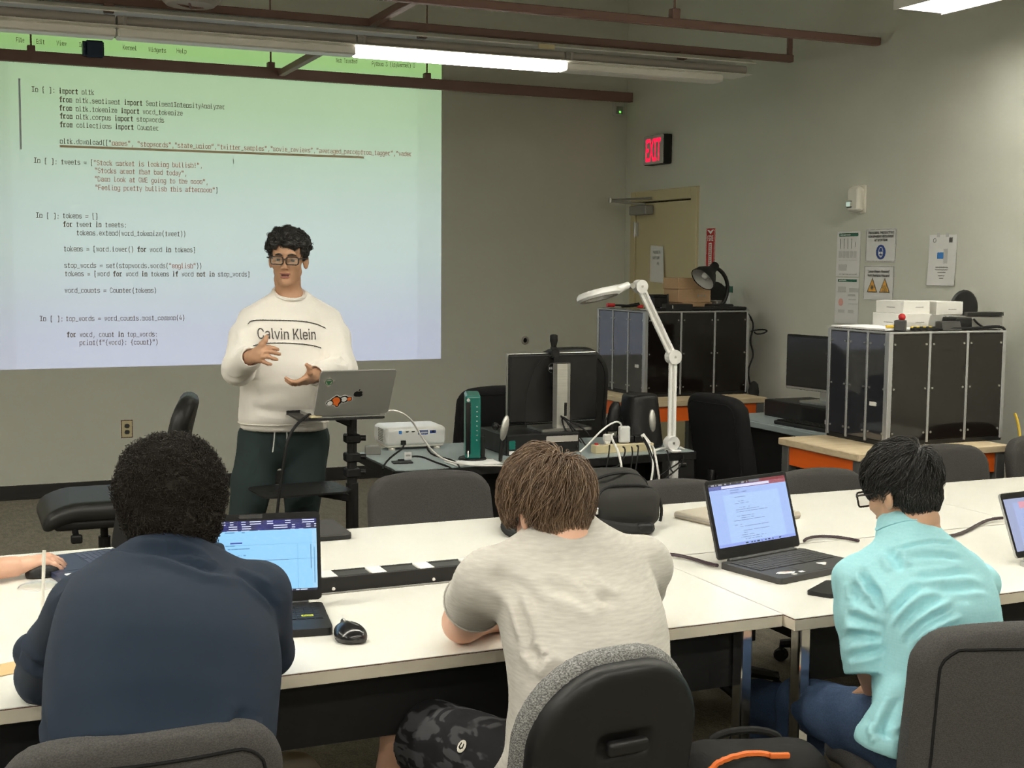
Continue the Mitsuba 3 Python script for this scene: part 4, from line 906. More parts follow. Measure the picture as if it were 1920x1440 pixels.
# mice
def mouse_mesh():
    def fn(p):
        q = p.copy(); d = ell(q, (0, 0, .012), (.034, .056, .030)); d = smin(d, ell(q, (-.016, -.012, .010), (.026, .035, .020)), .012)
        return smax(d, -q[:, 2], .004)
    return surface(fn, (-.06, -.07, 0), (.05, .07, .05), .0028)
mm = mouse_mesh()
k = thing('computer_mouse', 'black sculpted mouse on the white table right of the lit blue laptop', 'mouse')
W = loc(*(0.8732, 2.9692, 0.7370)[:2], TZ, 14)
part(k, 'shell', xf(mm, W), 'mat_black_gloss', True)
part(k, 'wheel', xf(lathe([(0, -.004), (.010, -.003), (.011, 0), (.010, .003), (0, .004)], 16), W @ frame(V(0, .033, .033), V(0, 1, 0), V(0, 0, 1), V(1, 0, 0))), 'mat_steel')
part(k, 'seam', xf(tube([(0, .052, .026), (0, .04, .0365), (0, .015, .0425), (0, -.005, .0425)], .0009, 5), W), 'mat_mid_grey')
k = thing('computer_mouse', 'black mouse under the bare hand at the left edge', 'mouse')
W = loc(*(0.2333, 3.9074, 0.7370)[:2], TZ, -70)
part(k, 'shell', xf(mm, W), 'mat_black_plastic', True)
part(k, 'wheel', xf(lathe([(0, -.004), (.010, -.003), (.011, 0), (.010, .003), (0, .004)], 16), W @ frame(V(0, .033, .033), V(0, 1, 0), V(0, 0, 1), V(1, 0, 0))), 'mat_dark_grey')
k = thing('phone', 'black phone lying on the table left of the turquoise sleeve', 'phone')
W = loc(*(2.2565, 2.9129, 0.7370)[:2], TZ, -58)
part(k, 'body', xf(prism(rrect(.078, .158, .012), .011), W), 'mat_black_plastic', 40); part(k, 'glass', xf(prism(rrect(.072, .152, .010), .0006), W @ loc(0, 0, .011)), 'mat_black_gloss', False)
part(k, 'camera_bump', xf(rbox(.03, .05, .004, .0018, (.018, .045, .012)), W), 'mat_black_plastic', 40)
k = thing('laptop_sleeve', 'beige padded laptop sleeve with an orange bird mark on the white table', 'laptop sleeve')
W = loc(2.60, 3.90, TZ, 14)
part(k, 'body', xf(rbox(.38, .28, .026, .012, (0, 0, .013), 2), W), 'mat_sleeve_beige', 40)
part(k, 'zip', xf(tube([(x * .190, y * .140, .013) for x, y in [(-.9, -1), (.9, -1), (1, -.88), (1, .88), (.9, 1), (-.9, 1), (-1, .88), (-1, -.88), (-.9, -1)]], .0022, 6), W), 'mat_tube_grey')
brd = sg.Polygon([(-.05, .02), (-.01, .012), (.01, .022), (.004, .008), (.03, -.004), (.0, -.004), (-.012, .004)])
part(k, 'mark', xf(prism(brd, .0005), W @ loc(-.095, -.04, .0262, -6)), 'mat_orange', False)
part(k, 'stitching', xf(tube([(-.14, -.10, .0265), (-.12, -.07, .0265), (-.09, -.06, .0265), (-.05, -.06, .0265)], .001, 5, 12), W), 'mat_tube_grey')
# power cables on the tables
solo('power_cable', tube([(2.0115, 3.4455, 0.7450), (2.0527, 3.4310, 0.7480), (2.0878, 3.3682, 0.7450), (2.0944, 3.2426, 0.7520)], .0055, 8, 24), 'mat_cable_purple', 'dark cable on the table running from the pale shirt to the stickered laptop', 'cable')
solo('power_cable', tube([(2.5499, 3.4327, 0.7520), (2.6447, 3.4967, 0.7460), (2.6981, 3.4807, 0.7450), (2.7388, 3.3928, 0.7450)], .005, 8, 24), 'mat_cable_purple', 'dark cable on the table between the stickered laptop and the turquoise shoulder', 'cable')
solo('power_cable', tube([(3.0760, 3.3413, 0.7450), (3.2446, 3.4172, 0.7450), (3.3803, 3.4887, 0.7480), (3.4635, 3.4975, 0.7500)], .0055, 8, 24), 'mat_cable_purple', 'dark cable running behind the silver laptop at the right', 'cable')
# plastic cup with straw, kraft paper
k = thing('plastic_cup', 'clear plastic cup with a white straw at the left on the white table', 'cup')
c0 = (0.1817, 3.2881, 0.7370)
pr = [(.0, .001), (.030, .001), (.032, .004), (.045, .118), (.048, .120), (.047, .122), (.044, .119)]
part(k, 'body', xf(lathe(pr, 40), loc(c0[0], c0[1], TZ)), 'mat_clear', 60)
part(k, 'lid', xf(lathe([(.0, .128), (.012, .128), (.036, .127), (.047, .124), (.049, .119), (.047, .118)], 40), loc(c0[0], c0[1], TZ)), 'mat_clear', 60)
part(k, 'straw', tube([(c0[0] + .004, c0[1] - .01, TZ + .02), (c0[0] + .016, c0[1] + .02, TZ + .205)], .0045, 10), 'mat_warm_white')
W = loc(*(0.0868, 3.0223, 0.7370)[:2], TZ, 20)
solo('kraft_paper', xf(join(xf(prism([(-.10, -.035), (.052, -.04), (.058, -.02), (.05, .045), (-.10, .05)], .0012), loc(0, 0, .001)), tube([(.052, -.04, .003), (.056, -.02, .004), (.05, .045, .003)], .003, 6)), W), 'mat_kraft', 'brown kraft paper piece on the table edge beside the navy sleeve', 'paper')
# ---------------------------------------------------------------- backpacks
k = thing('backpack', 'dark grey backpack lying on the far table behind the brown haired head', 'backpack')
o = (2.0015, 3.9263, 0.7370)
BW_ = loc(o[0], o[1], TZ, -12)
def bp(p):
    q, _ = local(p, BW_)
    d = rbx(q, (0, .10, .080), (.235, .135, .082), .075); d = smin(d, rbx(q, (.10, .11, .12), (.13, .10, .065), .06), .05)
    d = smin(d, ell(q, (-.20, .02, .045), (.10, .11, .045)), .04)
    return smax(d, .002 - q[:, 2], .01)
def local(p, W):
    s = np.linalg.norm(W[:3, 0]); return (p - W[:3, 3]) @ W[:3, :3] / s ** 2, s
body = surface(bp, (o[0] - .38, o[1] - .2, TZ), (o[0] + .38, o[1] + .36, TZ + .26), .008)
wrinkle(body, amp=.009, freq=(13, 13, 13), seed=3, mask=lambda v: np.clip((v[:, 2] - TZ) * 20, 0, 1))
part(k, 'body', body, 'mat_backpack_grey', True)
def pk(p):
    q, _ = local(p, BW_)
    return smax(rbx(q, (.135, -.03, .080), (.115, .05, .070), .045), .004 - q[:, 2], .008)
pk_ = surface(pk, (o[0] - .05, o[1] - .2, TZ), (o[0] + .34, o[1] + .12, TZ + .19), .007); wrinkle(pk_, amp=.005, freq=(16, 16, 16), seed=5)
part(k, 'front_pocket', pk_, 'mat_backpack_grey', True)
bz = np.array([(.022, -.05, .02), (.020, -.055, .10), (.05, -.045, .147), (.13, -.04, .157), (.21, -.045, .147), (.247, -.05, .10), (.248, -.05, .03)])
part(k, 'zip', tube(bz @ BW_[:3, :3].T + BW_[:3, 3], .0055, 7, 40), 'mat_black')
part(k, 'zip', xf(tube([(-.12, -.02, .13), (0, -.01, .165), (.12, .02, .19), (.22, .06, .16), (.235, .12, .09)], .005, 7, 30), BW_), 'mat_black')
part(k, 'zip_pull', xf(box(.010, .006, .024, (.018, -.066, .075), .002), BW_), 'mat_chrome')
part(k, 'strap', xf(tube([(-.16, -.02, .07), (-.235, -.045, .075), (-.30, -.05, .04), (-.285, -.09, .013), (-.20, -.105, .012), (-.14, -.09, .018)], [.014, .013, .015], 8, 30), BW_), 'mat_backpack_black')
part(k, 'strap', xf(tube([(-.06, -.06, .05), (.04, -.11, .035), (.12, -.135, .022), (.16, -.125, .022), (.20, -.10, .018)], [.016, .018, .022, .018], 8, 24), BW_), 'mat_backpack_black')
part(k, 'buckle', xf(rbox(.06, .04, .035, .012, (.165, -.135, .026)), BW_), 'mat_black_plastic', 40)
k = thing('backpack', 'black backpack with orange trim on the floor by the turquoise shirt', 'backpack')
W = loc(1.77, 2.56, .0, -20)
def bk_(p): return smin(rbx(p, (0, 0, .245), (.19, .10, .245), .085), rbx(p, (.0, -.09, .18), (.135, .06, .155), .055), .02)
bm = surface(bk_, (-.2, -.2, 0), (.2, .14, .5), .010); wrinkle(bm, amp=.004, freq=(12, 12, 12), seed=9)
part(k, 'body', xf(bm, W), 'mat_backpack_black', True)
part(k, 'trim', xf(snap(bm, spline([(-.19, -.11, .20), (-.185, -.12, .33), (-.160, -.12, .44), (-.08, -.08, .50), (.03, -.075, .505)], 30), .008), W), 'mat_orange')
part(k, 'trim', xf(snap(bm, spline([(-.21, -.02, .22), (-.21, -.03, .38), (-.18, -.03, .47)], 20), .006), W), 'mat_orange')
part(k, 'handle', xf(tube([(-.09, .06, .475), (-.05, .06, .495), (.04, .06, .497), (.08, .06, .475)], .010, 8, 24), W), 'mat_backpack_black')
part(k, 'zip', xf(tube([(-.13, -.13, .20), (-.125, -.14, .30), (-.07, -.15, .345), (.06, -.15, .345), (.125, -.14, .30), (.13, -.13, .2)], .004, 7, 30), W), 'mat_dark_grey')
part(k, 'zip_tab', xf(rbox(.05, .012, .014, .004, (.045, -.070, .485)), W), 'mat_orange', 40)
part(k, 'zip_pull', xf(tube([(.118, -.155, .31), (.135, -.16, .255)], .003, 6), W), 'mat_light_grey')
k = thing('tote_bag', 'rounded beige bag on the floor beside the grey chair at lower left', 'bag')
W = loc(*(0.7580, 3.0513, 0.4200)[:2], 0, 0)
part(k, 'body', xf(surface(lambda p: rbx(p, (0, 0, .21), (.075, .12, .21), .07), (-.1, -.15, 0), (.1, .15, .45), .010), W), 'mat_sleeve_beige', True)
part(k, 'rim', xf(tube([(-.05, -.10, .36), (0, -.11, .40), (.05, -.10, .36), (.065, 0, .33)], .007, 7, 24), W), 'mat_beige')
# ---------------------------------------------------------------- laptop stand of the presenter
SX, SYY = 1.545, 5.22
k = thing('laptop_stand', 'black rolling laptop stand with two trays before the standing man', 'laptop stand')
part(k, 'pole', join(cyl((SX, SYY, .05), (SX, SYY, .72), .026, n=20), cyl((SX, SYY, .70), (SX, SYY, 1.005), .021, n=20)), 'mat_black_plastic')
for z in (.83, .91, .765): part(k, 'clamp', join(box(.062, .062, .038, (SX, SYY, z), .006), cyl((SX + .03, SYY, z), (SX + .058, SYY - .01, z), .012, n=12)), 'mat_black_plastic')
part(k, 'tray', xf(join(prism(rrect(.36, .27, .02), .008), box(.36, .010, .018, (0, .132, .006))), loc(1.470, 5.205, 1.008, -3)), 'mat_black_plastic', 40)
slots = [sg.box(-.165 + .03 * i, .085 - .05 * j, -.150 + .03 * i, .09 - .05 * j) for i in range(11) for j in range(4) if i in (0, 1, 9, 10)]
part(k, 'tray', xf(prism(rrect(.38, .28, .05).difference(so.unary_union(slots)), .007), loc(1.315, 5.20, .705, 4)), 'mat_black_plastic', 40)
part(k, 'tray_arm', sq((1.40, 5.21, .69), (SX, SYY, .655), .03, .035), 'mat_black_plastic'); part(k, 'tray_arm', sq((1.48, 5.21, 1.0), (SX, SYY, .97), .03, .03), 'mat_black_plastic')
for i in range(4):
    a = math.radians(35 + 90 * i); e = (SX + .29 * math.cos(a), SYY + .29 * math.sin(a))
    f_ = part(k, 'foot', tube([(SX, SYY, .075), (e[0], e[1], .065)], [.02, .015], 8), 'mat_black_plastic'); put(f_ + '__caster', xf(lathe([(0, -.01), (.022, -.01), (.026, 0), (.022, .01), (0, .01)], 14), frame(V(e[0], e[1], .027), V(1, 0, 0), V(0, 0, 1), V(0, -1, 0))), 'mat_black_plastic')
k, W, LW, ldk = laptop('laptop', 'silver laptop with fish and emblem stickers on the tall stand', 1.502, 5.095, 180, .315, .222, .222, 122, 'mat_laptop_alu', None, z=1.016, th=.012)
BW = W @ frame(V(0, .002, .012), V(1, 0, 0), V(0, -math.cos(math.radians(122)), math.sin(math.radians(122))), np.cross(V(1, 0, 0), V(0, -math.cos(math.radians(122)), math.sin(math.radians(122)))))
BW = BW @ frame(V(0, 0, -.0085), V(-1, 0, 0), V(0, 1, 0), V(0, 0, -1))       # plane of the lid's back, reading upright from behind
def stick(name, shp, m, x, y, d=.0005, lift=0.0, lab=None): return part(k, name, xf(prism(shp, d), BW @ loc(x, y, lift)), m, False, label=lab)
S = .001
apple = so.unary_union([sa.scale(sg.Point(-6, -1).buffer(9.5), 1, 1.15), sa.scale(sg.Point(6, -1).buffer(9.5), 1, 1.15), sa.scale(sg.Point(0, -4).buffer(9), 1, .9)]).difference(sg.Point(18.5, 2).buffer(7)).difference(sg.Point(0, 11.5).buffer(2.6)).difference(sg.Point(0, -14.2).buffer(2.2))
leaf = sg.Point(-2.5, 16.5).buffer(6).intersection(sg.Point(5.5, 12.5).buffer(6.5))
stick('emblem', sa.scale(so.unary_union([apple, leaf]), .00125, .00125, origin=(0, 0)), 'mat_black', .014, .112)
fish = so.unary_union([sa.scale(sg.Point(-12, -4).buffer(22), 1.15, 1), sa.scale(sg.Point(-38, -14).buffer(15), 1, .9), sa.scale(sg.Point(20, 4).buffer(18), 1, 1), sg.Point(42, 4).buffer(12), sg.Point(-6, -26).buffer(9), sg.Point(-14, 16).buffer(8)])
F_ = lambda g: sa.scale(g, .00098, .00098, origin=(0, 0))
stick('fish_sticker', F_(fish.buffer(3)), 'mat_paper', -.062, .083)
stick('fish_sticker', F_(fish.buffer(.4)), 'mat_black', -.062, .083, lift=.0004)
for g, m in ((sg.Point(-38, -15).buffer(11.5), 'mat_paper'), (sa.scale(sg.Point(-14, -4).buffer(17), 1, 1.12).difference(sg.Point(-40, -14).buffer(17)), 'mat_orange'), (sg.Point(19, 4).buffer(12.5).difference(sg.Point(0, 0).buffer(11)), 'mat_paper'), (sg.Point(42, 4).buffer(9.5), 'mat_orange'), (sg.Point(-7, -25).buffer(6), 'mat_orange')):
    stick('fish_patch', F_(g), m, -.062, .083, lift=.0008)
emb = so.unary_union([sg.Point(0, 0).buffer(19), sg.Polygon([(-24, 6), (24, 6), (0, -30)]), sg.Polygon([(-9, 15), (9, 15), (0, 26)])])
stick('emblem_sticker', sa.scale(emb, .001, .001, origin=(0, 0)), 'mat_tube_grey', -.118, .176)
stick('emblem_sticker', sa.scale(sg.Point(0, 0).buffer(16).difference(sg.Point(0, 0).buffer(13)).union(sg.Polygon([(-13, 6), (13, 6), (0, -17)])), .001, .001, origin=(0, 0)), 'mat_sticker_green', -.118, .176, lift=.0004)
solo('card_reader', xf(join(rbox(.05, .03, .010, .004), box(.02, .012, .006, (.03, 0, 0))), loc(1.355, 5.10, 1.023, 10)), 'mat_beige', 'small brass coloured adapter on the stand tray beside the silver laptop', 'adapter')
solo('charging_cable', tube([(1.345, 5.14, 1.025), (1.30, 5.08, 1.02), (1.235, 5.04, .96), (1.21, 5.03, .87), (1.185, 5.03, .70), (1.175, 5.03, .50), (1.21, 4.98, .33), (1.28, 4.90, .12), (1.30, 4.80, .012)], .006, 8, 50), 'mat_black', 'black cable dropping from the stand tray in front of the dark trousers', 'cable')
solo('white_cable', tube([(1.66, 5.15, 1.02), (1.72, 5.17, 1.025), (1.80, 5.22, .985), (1.88, 5.30, .90), (1.97, 5.33, .80), (2.08, 5.34, .755), (2.20, 5.33, .74), (2.29, 5.31, .735), (2.34, 5.28, .70), (2.42, 5.20, .55), (2.46, 5.10, .43), (2.50, 5.05, .30)], .0042, 8, 70), 'mat_white', 'white cable from the tall stand laptop sagging over the projector to the floor', 'cable')

# ---------------------------------------------------------------- people
mat('skin_warm', (0.46, 0.255, 0.155), 0.5, 0.4)
mat('skin_fair', (0.66, 0.385, 0.275), 0.5, 0.4)
mat('skin_dark', (0.085, 0.042, 0.027), 0.5, 0.4)
mat('skin_tan', (0.48, 0.285, 0.19), 0.5, 0.4)
mat('lip', (0.33, 0.125, 0.10), 0.45)
mat('hair_black', (0.008, 0.007, 0.0065), 0.5, 0.4)
mat('hair_coil', (0.009, 0.0065, 0.005), 0.7, 0.2)
mat('hair_brown', (0.105, 0.062, 0.036), 0.45, 0.5)
mat('hair_brown_light', (0.185, 0.118, 0.07), 0.42, 0.5)
mat('hair_brown_dark', (0.05, 0.029, 0.017), 0.5, 0.4)
mat('eye_white', (0.40, 0.35, 0.32), 0.25); mat('iris', (0.022, 0.012, 0.008), 0.1); mat('mouth', (0.05, 0.012, 0.01), 0.6)
mat('sweat_white', (0.86, 0.82, 0.77), 0.9, 0.15, sheen=.2, bump=(mikit.proc(weave_h, 6e-4), 0.0008))
mat('sweat_navy', (0.0075, 0.0145, 0.029), 0.85, 0.25, sheen=.5, bump=(mikit.proc(weave_h, 6e-4), 0.0006))
mat('tee_heather', None, 0.95, 0.1, tex=mikit.proc(heather))
def linen(p, n, uv):
    return MIX((0.29, 0.575, 0.64), (0.35, 0.64, 0.70), .5 * N(p.x * 300, p.y * 300, p.z * 60) + .5 * N(p.x * 60, p.y * 60, p.z * 300))
mat('shirt_turquoise', None, 0.8, 0.2, tex=mikit.proc(linen))
mat('jeans', None, 0.9, 0.15, tex=mikit.proc(denim))
mat('camo_black', None, 0.8, 0.2, tex=mikit.proc(camo))
mat('trouser_teal', (0.018, 0.028, 0.029), 0.9, 0.2, sheen=.4)
mat('frame_black', (0.012, 0.008, 0.008), 0.25)
mat('shoe', (0.6, 0.58, 0.55), 0.6)

def head_fn(q, mouth_open=0.0, neck=None):
    """Head in its own frame: x to its right, y forward, z up, eyes at z = 0."""
    m = q.copy(); m[:, 0] = np.abs(q[:, 0])
    d = ell(q, (0, -.012, .036), (.075, .096, .086))
    d = smin(d, ell(q, (0, .026, -.038), (.055, .062, .078)), .03)
    d = smin(d, rc(m, (.041, .004, -.062), (.007, .066, -.099), .021, .018), .022)
    d = smin(d, ell(m, (.043, .055, -.028), (.02, .022, .02)), .02)
    d = smin(d, rc(m, (0, .080, .022), (.038, .070, .022), .010), .016)
    d = smin(d, ell(q, (0, .070, -.102), (.020, .017, .016)), .014)
    d = smax(d, -ell(m, (.0315, .098, -.001), (.019, .017, .0105)), .012)
    d = smin(d, rc(q, (0, .086, .006), (0, .107, -.033), .0065, .0105), .010)
    d = smin(d, ell(m, (.0115, .093, -.039), (.0078, .0105, .0068)), .006)
    d = smin(d, ell(q, (0, .0865, -.0625), (.021, .010, .0058)), .005)
    d = smin(d, ell(q, (0, .084, -.077 - mouth_open), (.0185, .011, .0066)), .006)
    if mouth_open: d = smax(d, -ell(q, (0, .094, -.0685 - mouth_open * .5), (.0155, .016, .0028 + mouth_open * .6)), .003)
    ear = smax(ell(m, (.078, -.014, -.014), (.0095, .021, .033), rot((0, 0, 1), 22)[:3, :3]), -ell(m, (.089, -.004, -.012), (.008, .011, .020)), .006)
    d = smin(d, ear, .008)
    d = smin(d, rc(q, (0, -.028, -.05), (0, -.040, -.13), .052, .053), .02)
    return d
def pose(o, fwd, up=(0, 0, 1), s=1.0):
    f = V(*fwd); f /= np.linalg.norm(f); u = V(*up); u = u - f * (u @ f); u /= np.linalg.norm(u)
    return frame(V(*o), np.cross(f, u) * s, f * s, u * s)
def local(p, W):
    s = np.linalg.norm(W[:3, 0]); return (p - W[:3, 3]) @ W[:3, :3] / s ** 2, s
def chain(p, pts, rs, k=.02):
    d = None
    for i in range(len(pts) - 1):
        e = rc(p, pts[i], pts[i + 1], rs[i], rs[i + 1]); d = e if d is None else smin(d, e, k)
    return d
def hand_fn(wrist, mcps, fingers, thumb, r=.0085):
    def fn(p):
        d = None
        for m in mcps:
            e = rc(p, wrist, m, .019, .0125); d = e if d is None else smin(d, e, .016)
        d = smin(d, rc(p, np.mean([wrist, mcps[0]], 0), np.mean([wrist, mcps[-1]], 0), .015), .014)
        for m, f, q in zip(mcps, fingers, (1, 1.04, .98, .86)):
            pts = [m] + list(f); n = len(pts)
            d = smin(d, chain(p, pts, [r * q * (1.12 - .34 * i / (n - 1)) for i in range(n)], .004), .006)
        n = len(thumb); d = smin(d, chain(p, thumb, [r * (1.7 - .75 * i / (n - 1)) for i in range(n)], .006), .010)
        return d
    pts = np.vstack([wrist, *mcps, *[q for f in fingers for q in f], *thumb]); return fn, pts
def bounds(pts, m): pts = np.asarray(pts); return pts.min(0) - m, pts.max(0) + m
def union(*ms):
    try:
        man = [m3.Manifold(m3.Mesh(np.asarray(m.vertices, np.float32), np.asarray(m.faces, np.uint32))) for m in ms]
        if any(m.status() != m3.Error.NoError for m in man): raise ValueError
        out = man[0]
        for m in man[1:]: out = out + m
        return tm(out)
    except Exception:
        return join(*ms)
def head_mesh(W, h=.0028, **k):
    s = np.linalg.norm(W[:3, 0])
    m = surface(lambda q: head_fn(q, **k), (-.1, -.125, -.16), (.1, .13, .135), h / s)
    return xf(m, W)
def strands(name, curves, m):
    """Hair curves: list of (n x 4) arrays of points and radii, written as b-spline curves."""
    os.makedirs(meshkit.FOLDER, exist_ok=True); path = f'{meshkit.FOLDER}/{name}.txt'
    with open(path, 'w') as f:
        for c in curves:
            c = np.vstack([c[:1], c[:1], c, c[-1:], c[-1:]])
            f.write('\n'.join('%.5f %.5f %.5f %.6f' % tuple(q) for q in c) + '\n\n')
    return {'type': 'bsplinecurve', 'filename': path, 'bsdf': {'type': 'ref', 'id': m}}
def add_strands(key, curves, m):
    key = _free(key); scene[key] = strands(key, curves, m); labels[key] = {'kind': 'stuff'}
def glasses(key, W, w=.066, h=.036, r=.010):
    """Rectangular frames on a head in frame W."""
    g = part(key, 'glasses', None, None) if 0 else None
    rim = []
    for s in (-1, 1):
        p = np.array(rrect(.054, h, r, 4).exterior.coords); v = np.stack([p[:, 0] + s * .0335, .108 - .06 * np.abs(p[:, 0] + s * .0335) ** 1.4 * 3, p[:, 1] - .006], 1); rim.append(tube(np.vstack([v, v[1:2]]), .0026, 7))
        rim.append(tube([(s * .061, .1, .004), (s * .079, .085, .005), (s * .083, .03, .003), (s * .082, -.012, -.002), (s * .079, -.032, -.022)], .0026, 7, 16))
    rim.append(tube([(-.008, .107, -.001), (0, .109, .001), (.008, .107, -.001)], .0026, 7))
    k = part(key, 'glasses', xf(join(*rim), W), 'mat_frame_black', True, label='dark framed glasses')
    for s in (-1, 1):
        q = prism(rrect(.052, h - .002, r, 4), .0006)
        q = xf(q, frame((s * .0335, .1045, -.006), V(1, 0, 0), V(0, 0, 1), V(0, -1, 0)) @ rot((0, 1, 0), s * 10)); put(k + '__lens', xf(q, W), 'mat_lens_glass', False)

# ================= the presenter
P = thing('person', 'standing young man with curly black hair, glasses and a white sweatshirt, hands raised', 'person')
HW = pose((1.3391, 5.4700, 1.6648), (-.40, -1, -.06), (.03, 0, 1), .96)
hd = head_mesh(HW, .0026, mouth_open=.0025)
neck_o = HW[:3, 3]
sh_r, el_r, wr_r = V(*(1.1802, 5.5000, 1.4004)), V(*(1.0967, 5.3600, 1.2033)), V(*(1.0992, 5.1200, 1.2711))
sh_l, el_l, wr_l = V(*(1.5314, 5.5000, 1.3968)), V(*(1.5546, 5.4000, 1.1838)), V(*(1.3702, 5.1600, 1.1878))
hipR, hipL = V(*(1.2274, 5.5300, 0.8845)), V(*(1.4306, 5.5300, 0.8749))
knR, knL = V(*(1.1410, 5.4700, 0.5193)), V(*(1.3861, 5.4700, 0.5009))
anR, anL = V(knR[0] - .035, 5.56, .09), V(knL[0] + .01, 5.56, .09)
spine = [((1.3281, 5.5300, 0.8609), .165, .10), ((1.3295, 5.5200, 1.0263), .160, .10), ((1.3385, 5.5100, 1.2596), .170, .108), ((1.3489, 5.5100, 1.3867), .165, .095), ((1.3542, 5.5100, 1.4559), .10, .075), ((1.3571, 5.5200, 1.5132), .055, .058)]
AX, AY = V(1, 0, 0), V(0, 1, 0)
def rest1(p):
    d = loft(p, spine, AX, AY)
    d = smin(d, rc(p, spine[-1][0], HW[:3, 3] + V(0.0, .035, -.09), .056, .053), .02)
    for a, b, c in ((sh_r, el_r, wr_r), (sh_l, el_l, wr_l)): d = smin(d, chain(p, [a, b, c], [.05, .042, .028]), .03)
    for a, b, c in ((hipR, knR, anR), (hipL, knL, anL)): d = smin(d, chain(p, [a, b, c, c + V(0, -.12, -.04)], [.075, .052, .04, .032]), .03)
    return d
rest = surface(rest1, *bounds([hipR, hipL, anR + V(0, -.15, -.06), anL, sh_r, sh_l, el_r, el_l, wr_r, wr_l, HW[:3, 3]], .10), .010)
fR, ptsR = hand_fn(wr_r, [V(*(1.1344, 5.0750, 1.3074)), V(*(1.1362, 5.0650, 1.2932)), V(*(1.1318, 5.0650, 1.2763)), V(*(1.1254, 5.0750, 1.2609))],
    [[V(*(1.1620, 5.0650, 1.3117)), V(*(1.1811, 5.0650, 1.3071)), V(*(1.1972, 5.0700, 1.3022))], [V(*(1.1647, 5.0500, 1.2957)), V(*(1.1838, 5.0500, 1.2889)), V(*(1.2000, 5.0550, 1.2840))], [V(*(1.1539, 5.0500, 1.2748)), V(*(1.1730, 5.0500, 1.2680)), V(*(1.1891, 5.0550, 1.2630))], [V(*(1.1411, 5.0600, 1.2532)), V(*(1.1538, 5.0600, 1.2465)), V(*(1.1670, 5.0620, 1.2440))]],
    [V(*(1.1163, 5.0900, 1.2919)), V(*(1.1334, 5.0700, 1.3225)), V(*(1.1452, 5.0650, 1.3395)), V(*(1.1517, 5.0650, 1.3542))])
fL, ptsL = hand_fn(wr_l, [V(*(1.3068, 5.0700, 1.1841)), V(*(1.3075, 5.0900, 1.1759)), V(*(1.3148, 5.1100, 1.1696)), V(*(1.3265, 5.1300, 1.1631))],
    [[V(*(1.2667, 5.0500, 1.1719)), V(*(1.2439, 5.0450, 1.1752)), V(*(1.2237, 5.0500, 1.1881))], [V(*(1.2708, 5.0750, 1.1653)), V(*(1.2491, 5.0750, 1.1660)), V(*(1.2330, 5.0800, 1.1767))], [V(*(1.2814, 5.1000, 1.1606)), V(*(1.2617, 5.1000, 1.1591)), V(*(1.2456, 5.1050, 1.1677))], [V(*(1.2965, 5.1250, 1.1558)), V(*(1.2789, 5.1250, 1.1541)), V(*(1.2648, 5.1300, 1.1606))]],
    [V(*(1.3352, 5.1200, 1.1855)), V(*(1.3267, 5.0700, 1.2094)), V(*(1.3220, 5.0600, 1.2275)), V(*(1.3098, 5.0550, 1.2389))])
body = union(rest, hd, surface(fR, *bounds(ptsR, .025), .0026), surface(fL, *bounds(ptsL, .025), .0026))
part(P, 'body', body, 'mat_skin_warm', True)
for s in (-1, 1):
    e = part(P, 'eye', xf(trimesh.creation.icosphere(2, .0128), HW @ loc(s * .0315, .0755, -.001)), 'mat_eye_white', True)
    put(e + '__iris', xf(trimesh.creation.icosphere(2, .0080), HW @ loc(s * .0315 - .001, .0822, -.0025)), 'mat_iris', True)
    part(P, 'eyebrow', xf(tube([(s * .012, .0935, .016), (s * .028, .092, .021), (s * .046, .079, .016)], [.003, .0042, .002], 7, 12), HW), 'mat_hair_black', True)
    put(e + '__eyelid', xf(tube([(s * .015, .086, .0035), (s * .031, .0895, .0062), (s * .048, .080, .0025)], [.0030, .0052, .0030], 8, 12), HW), 'mat_skin_warm', True)
part(P, 'lips', xf(surface(lambda q: np.minimum(ell(q, (0, .0870, -.0635), (.0250, .0105, .0048)), ell(q, (0, .0855, -.0792), (.0215, .0112, .0060))), (-.03, .07, -.1), (.03, .105, -.05), .0016), HW), 'mat_lip', True)
part(P, 'mouth_opening', xf(rbox(.034, .008, .0075, .0035, (0, .0870, -.0712), 1), HW), 'mat_mouth', True)
glasses(P, HW, h=.033)
rng = np.random.RandomState(4)
def hair1(q):
    d = ell(q, (0, -.010, .058), (.094, .108, .080))
    face = np.maximum(np.maximum(.040 - q[:, 1], q[:, 2] - (.050 + .010 * np.sin(q[:, 0] * 60))), np.abs(q[:, 0]) - .075)
    d = smax(d, -face, .012)
    low = q[:, 2] - (-.010 + .9 * np.clip(q[:, 1] - .01, 0, 1)); d = smax(d, -low, .01)
    return d
hm = surface(hair1, (-.12, -.13, -.04), (.12, .12, .16), .0045)
hm.vertices = np.asarray(hm.vertices) + np.asarray(hm.vertex_normals) * (.024 * (meshkit.noise(np.asarray(hm.vertices) * 42, 3) - .45) + .012 * (meshkit.noise(np.asarray(hm.vertices) * 95, 5) - .5))[:, None]
hk = part(P, 'hair', xf(hm, HW), 'mat_hair_black', True)
cs = []
vv, nn = np.asarray(hm.vertices), np.asarray(hm.vertex_normals)
for i in rng.choice(len(vv), 1500):
    p0, n0 = vv[i], nn[i]
    if p0[2] < .0: continue
    t0 = np.cross(n0, rng.randn(3)); t0 /= np.linalg.norm(t0); b0 = np.cross(n0, t0); a = np.linspace(0, 5.5, 9); r = .005 + .005 * rng.rand()
    c = p0 - n0 * .004 + np.outer(np.sin(a) * r, t0) + np.outer((1 - np.cos(a)) * r * .6 + a * .0014, b0 * .4 + n0 * .55 + V(0, .1, -.1))
    c = c @ HW[:3, :3].T + HW[:3, 3]; cs.append(np.c_[c, np.linspace(.0011, .0005, 9)])
add_strands(hk + '__curl', cs, 'mat_hair_black')
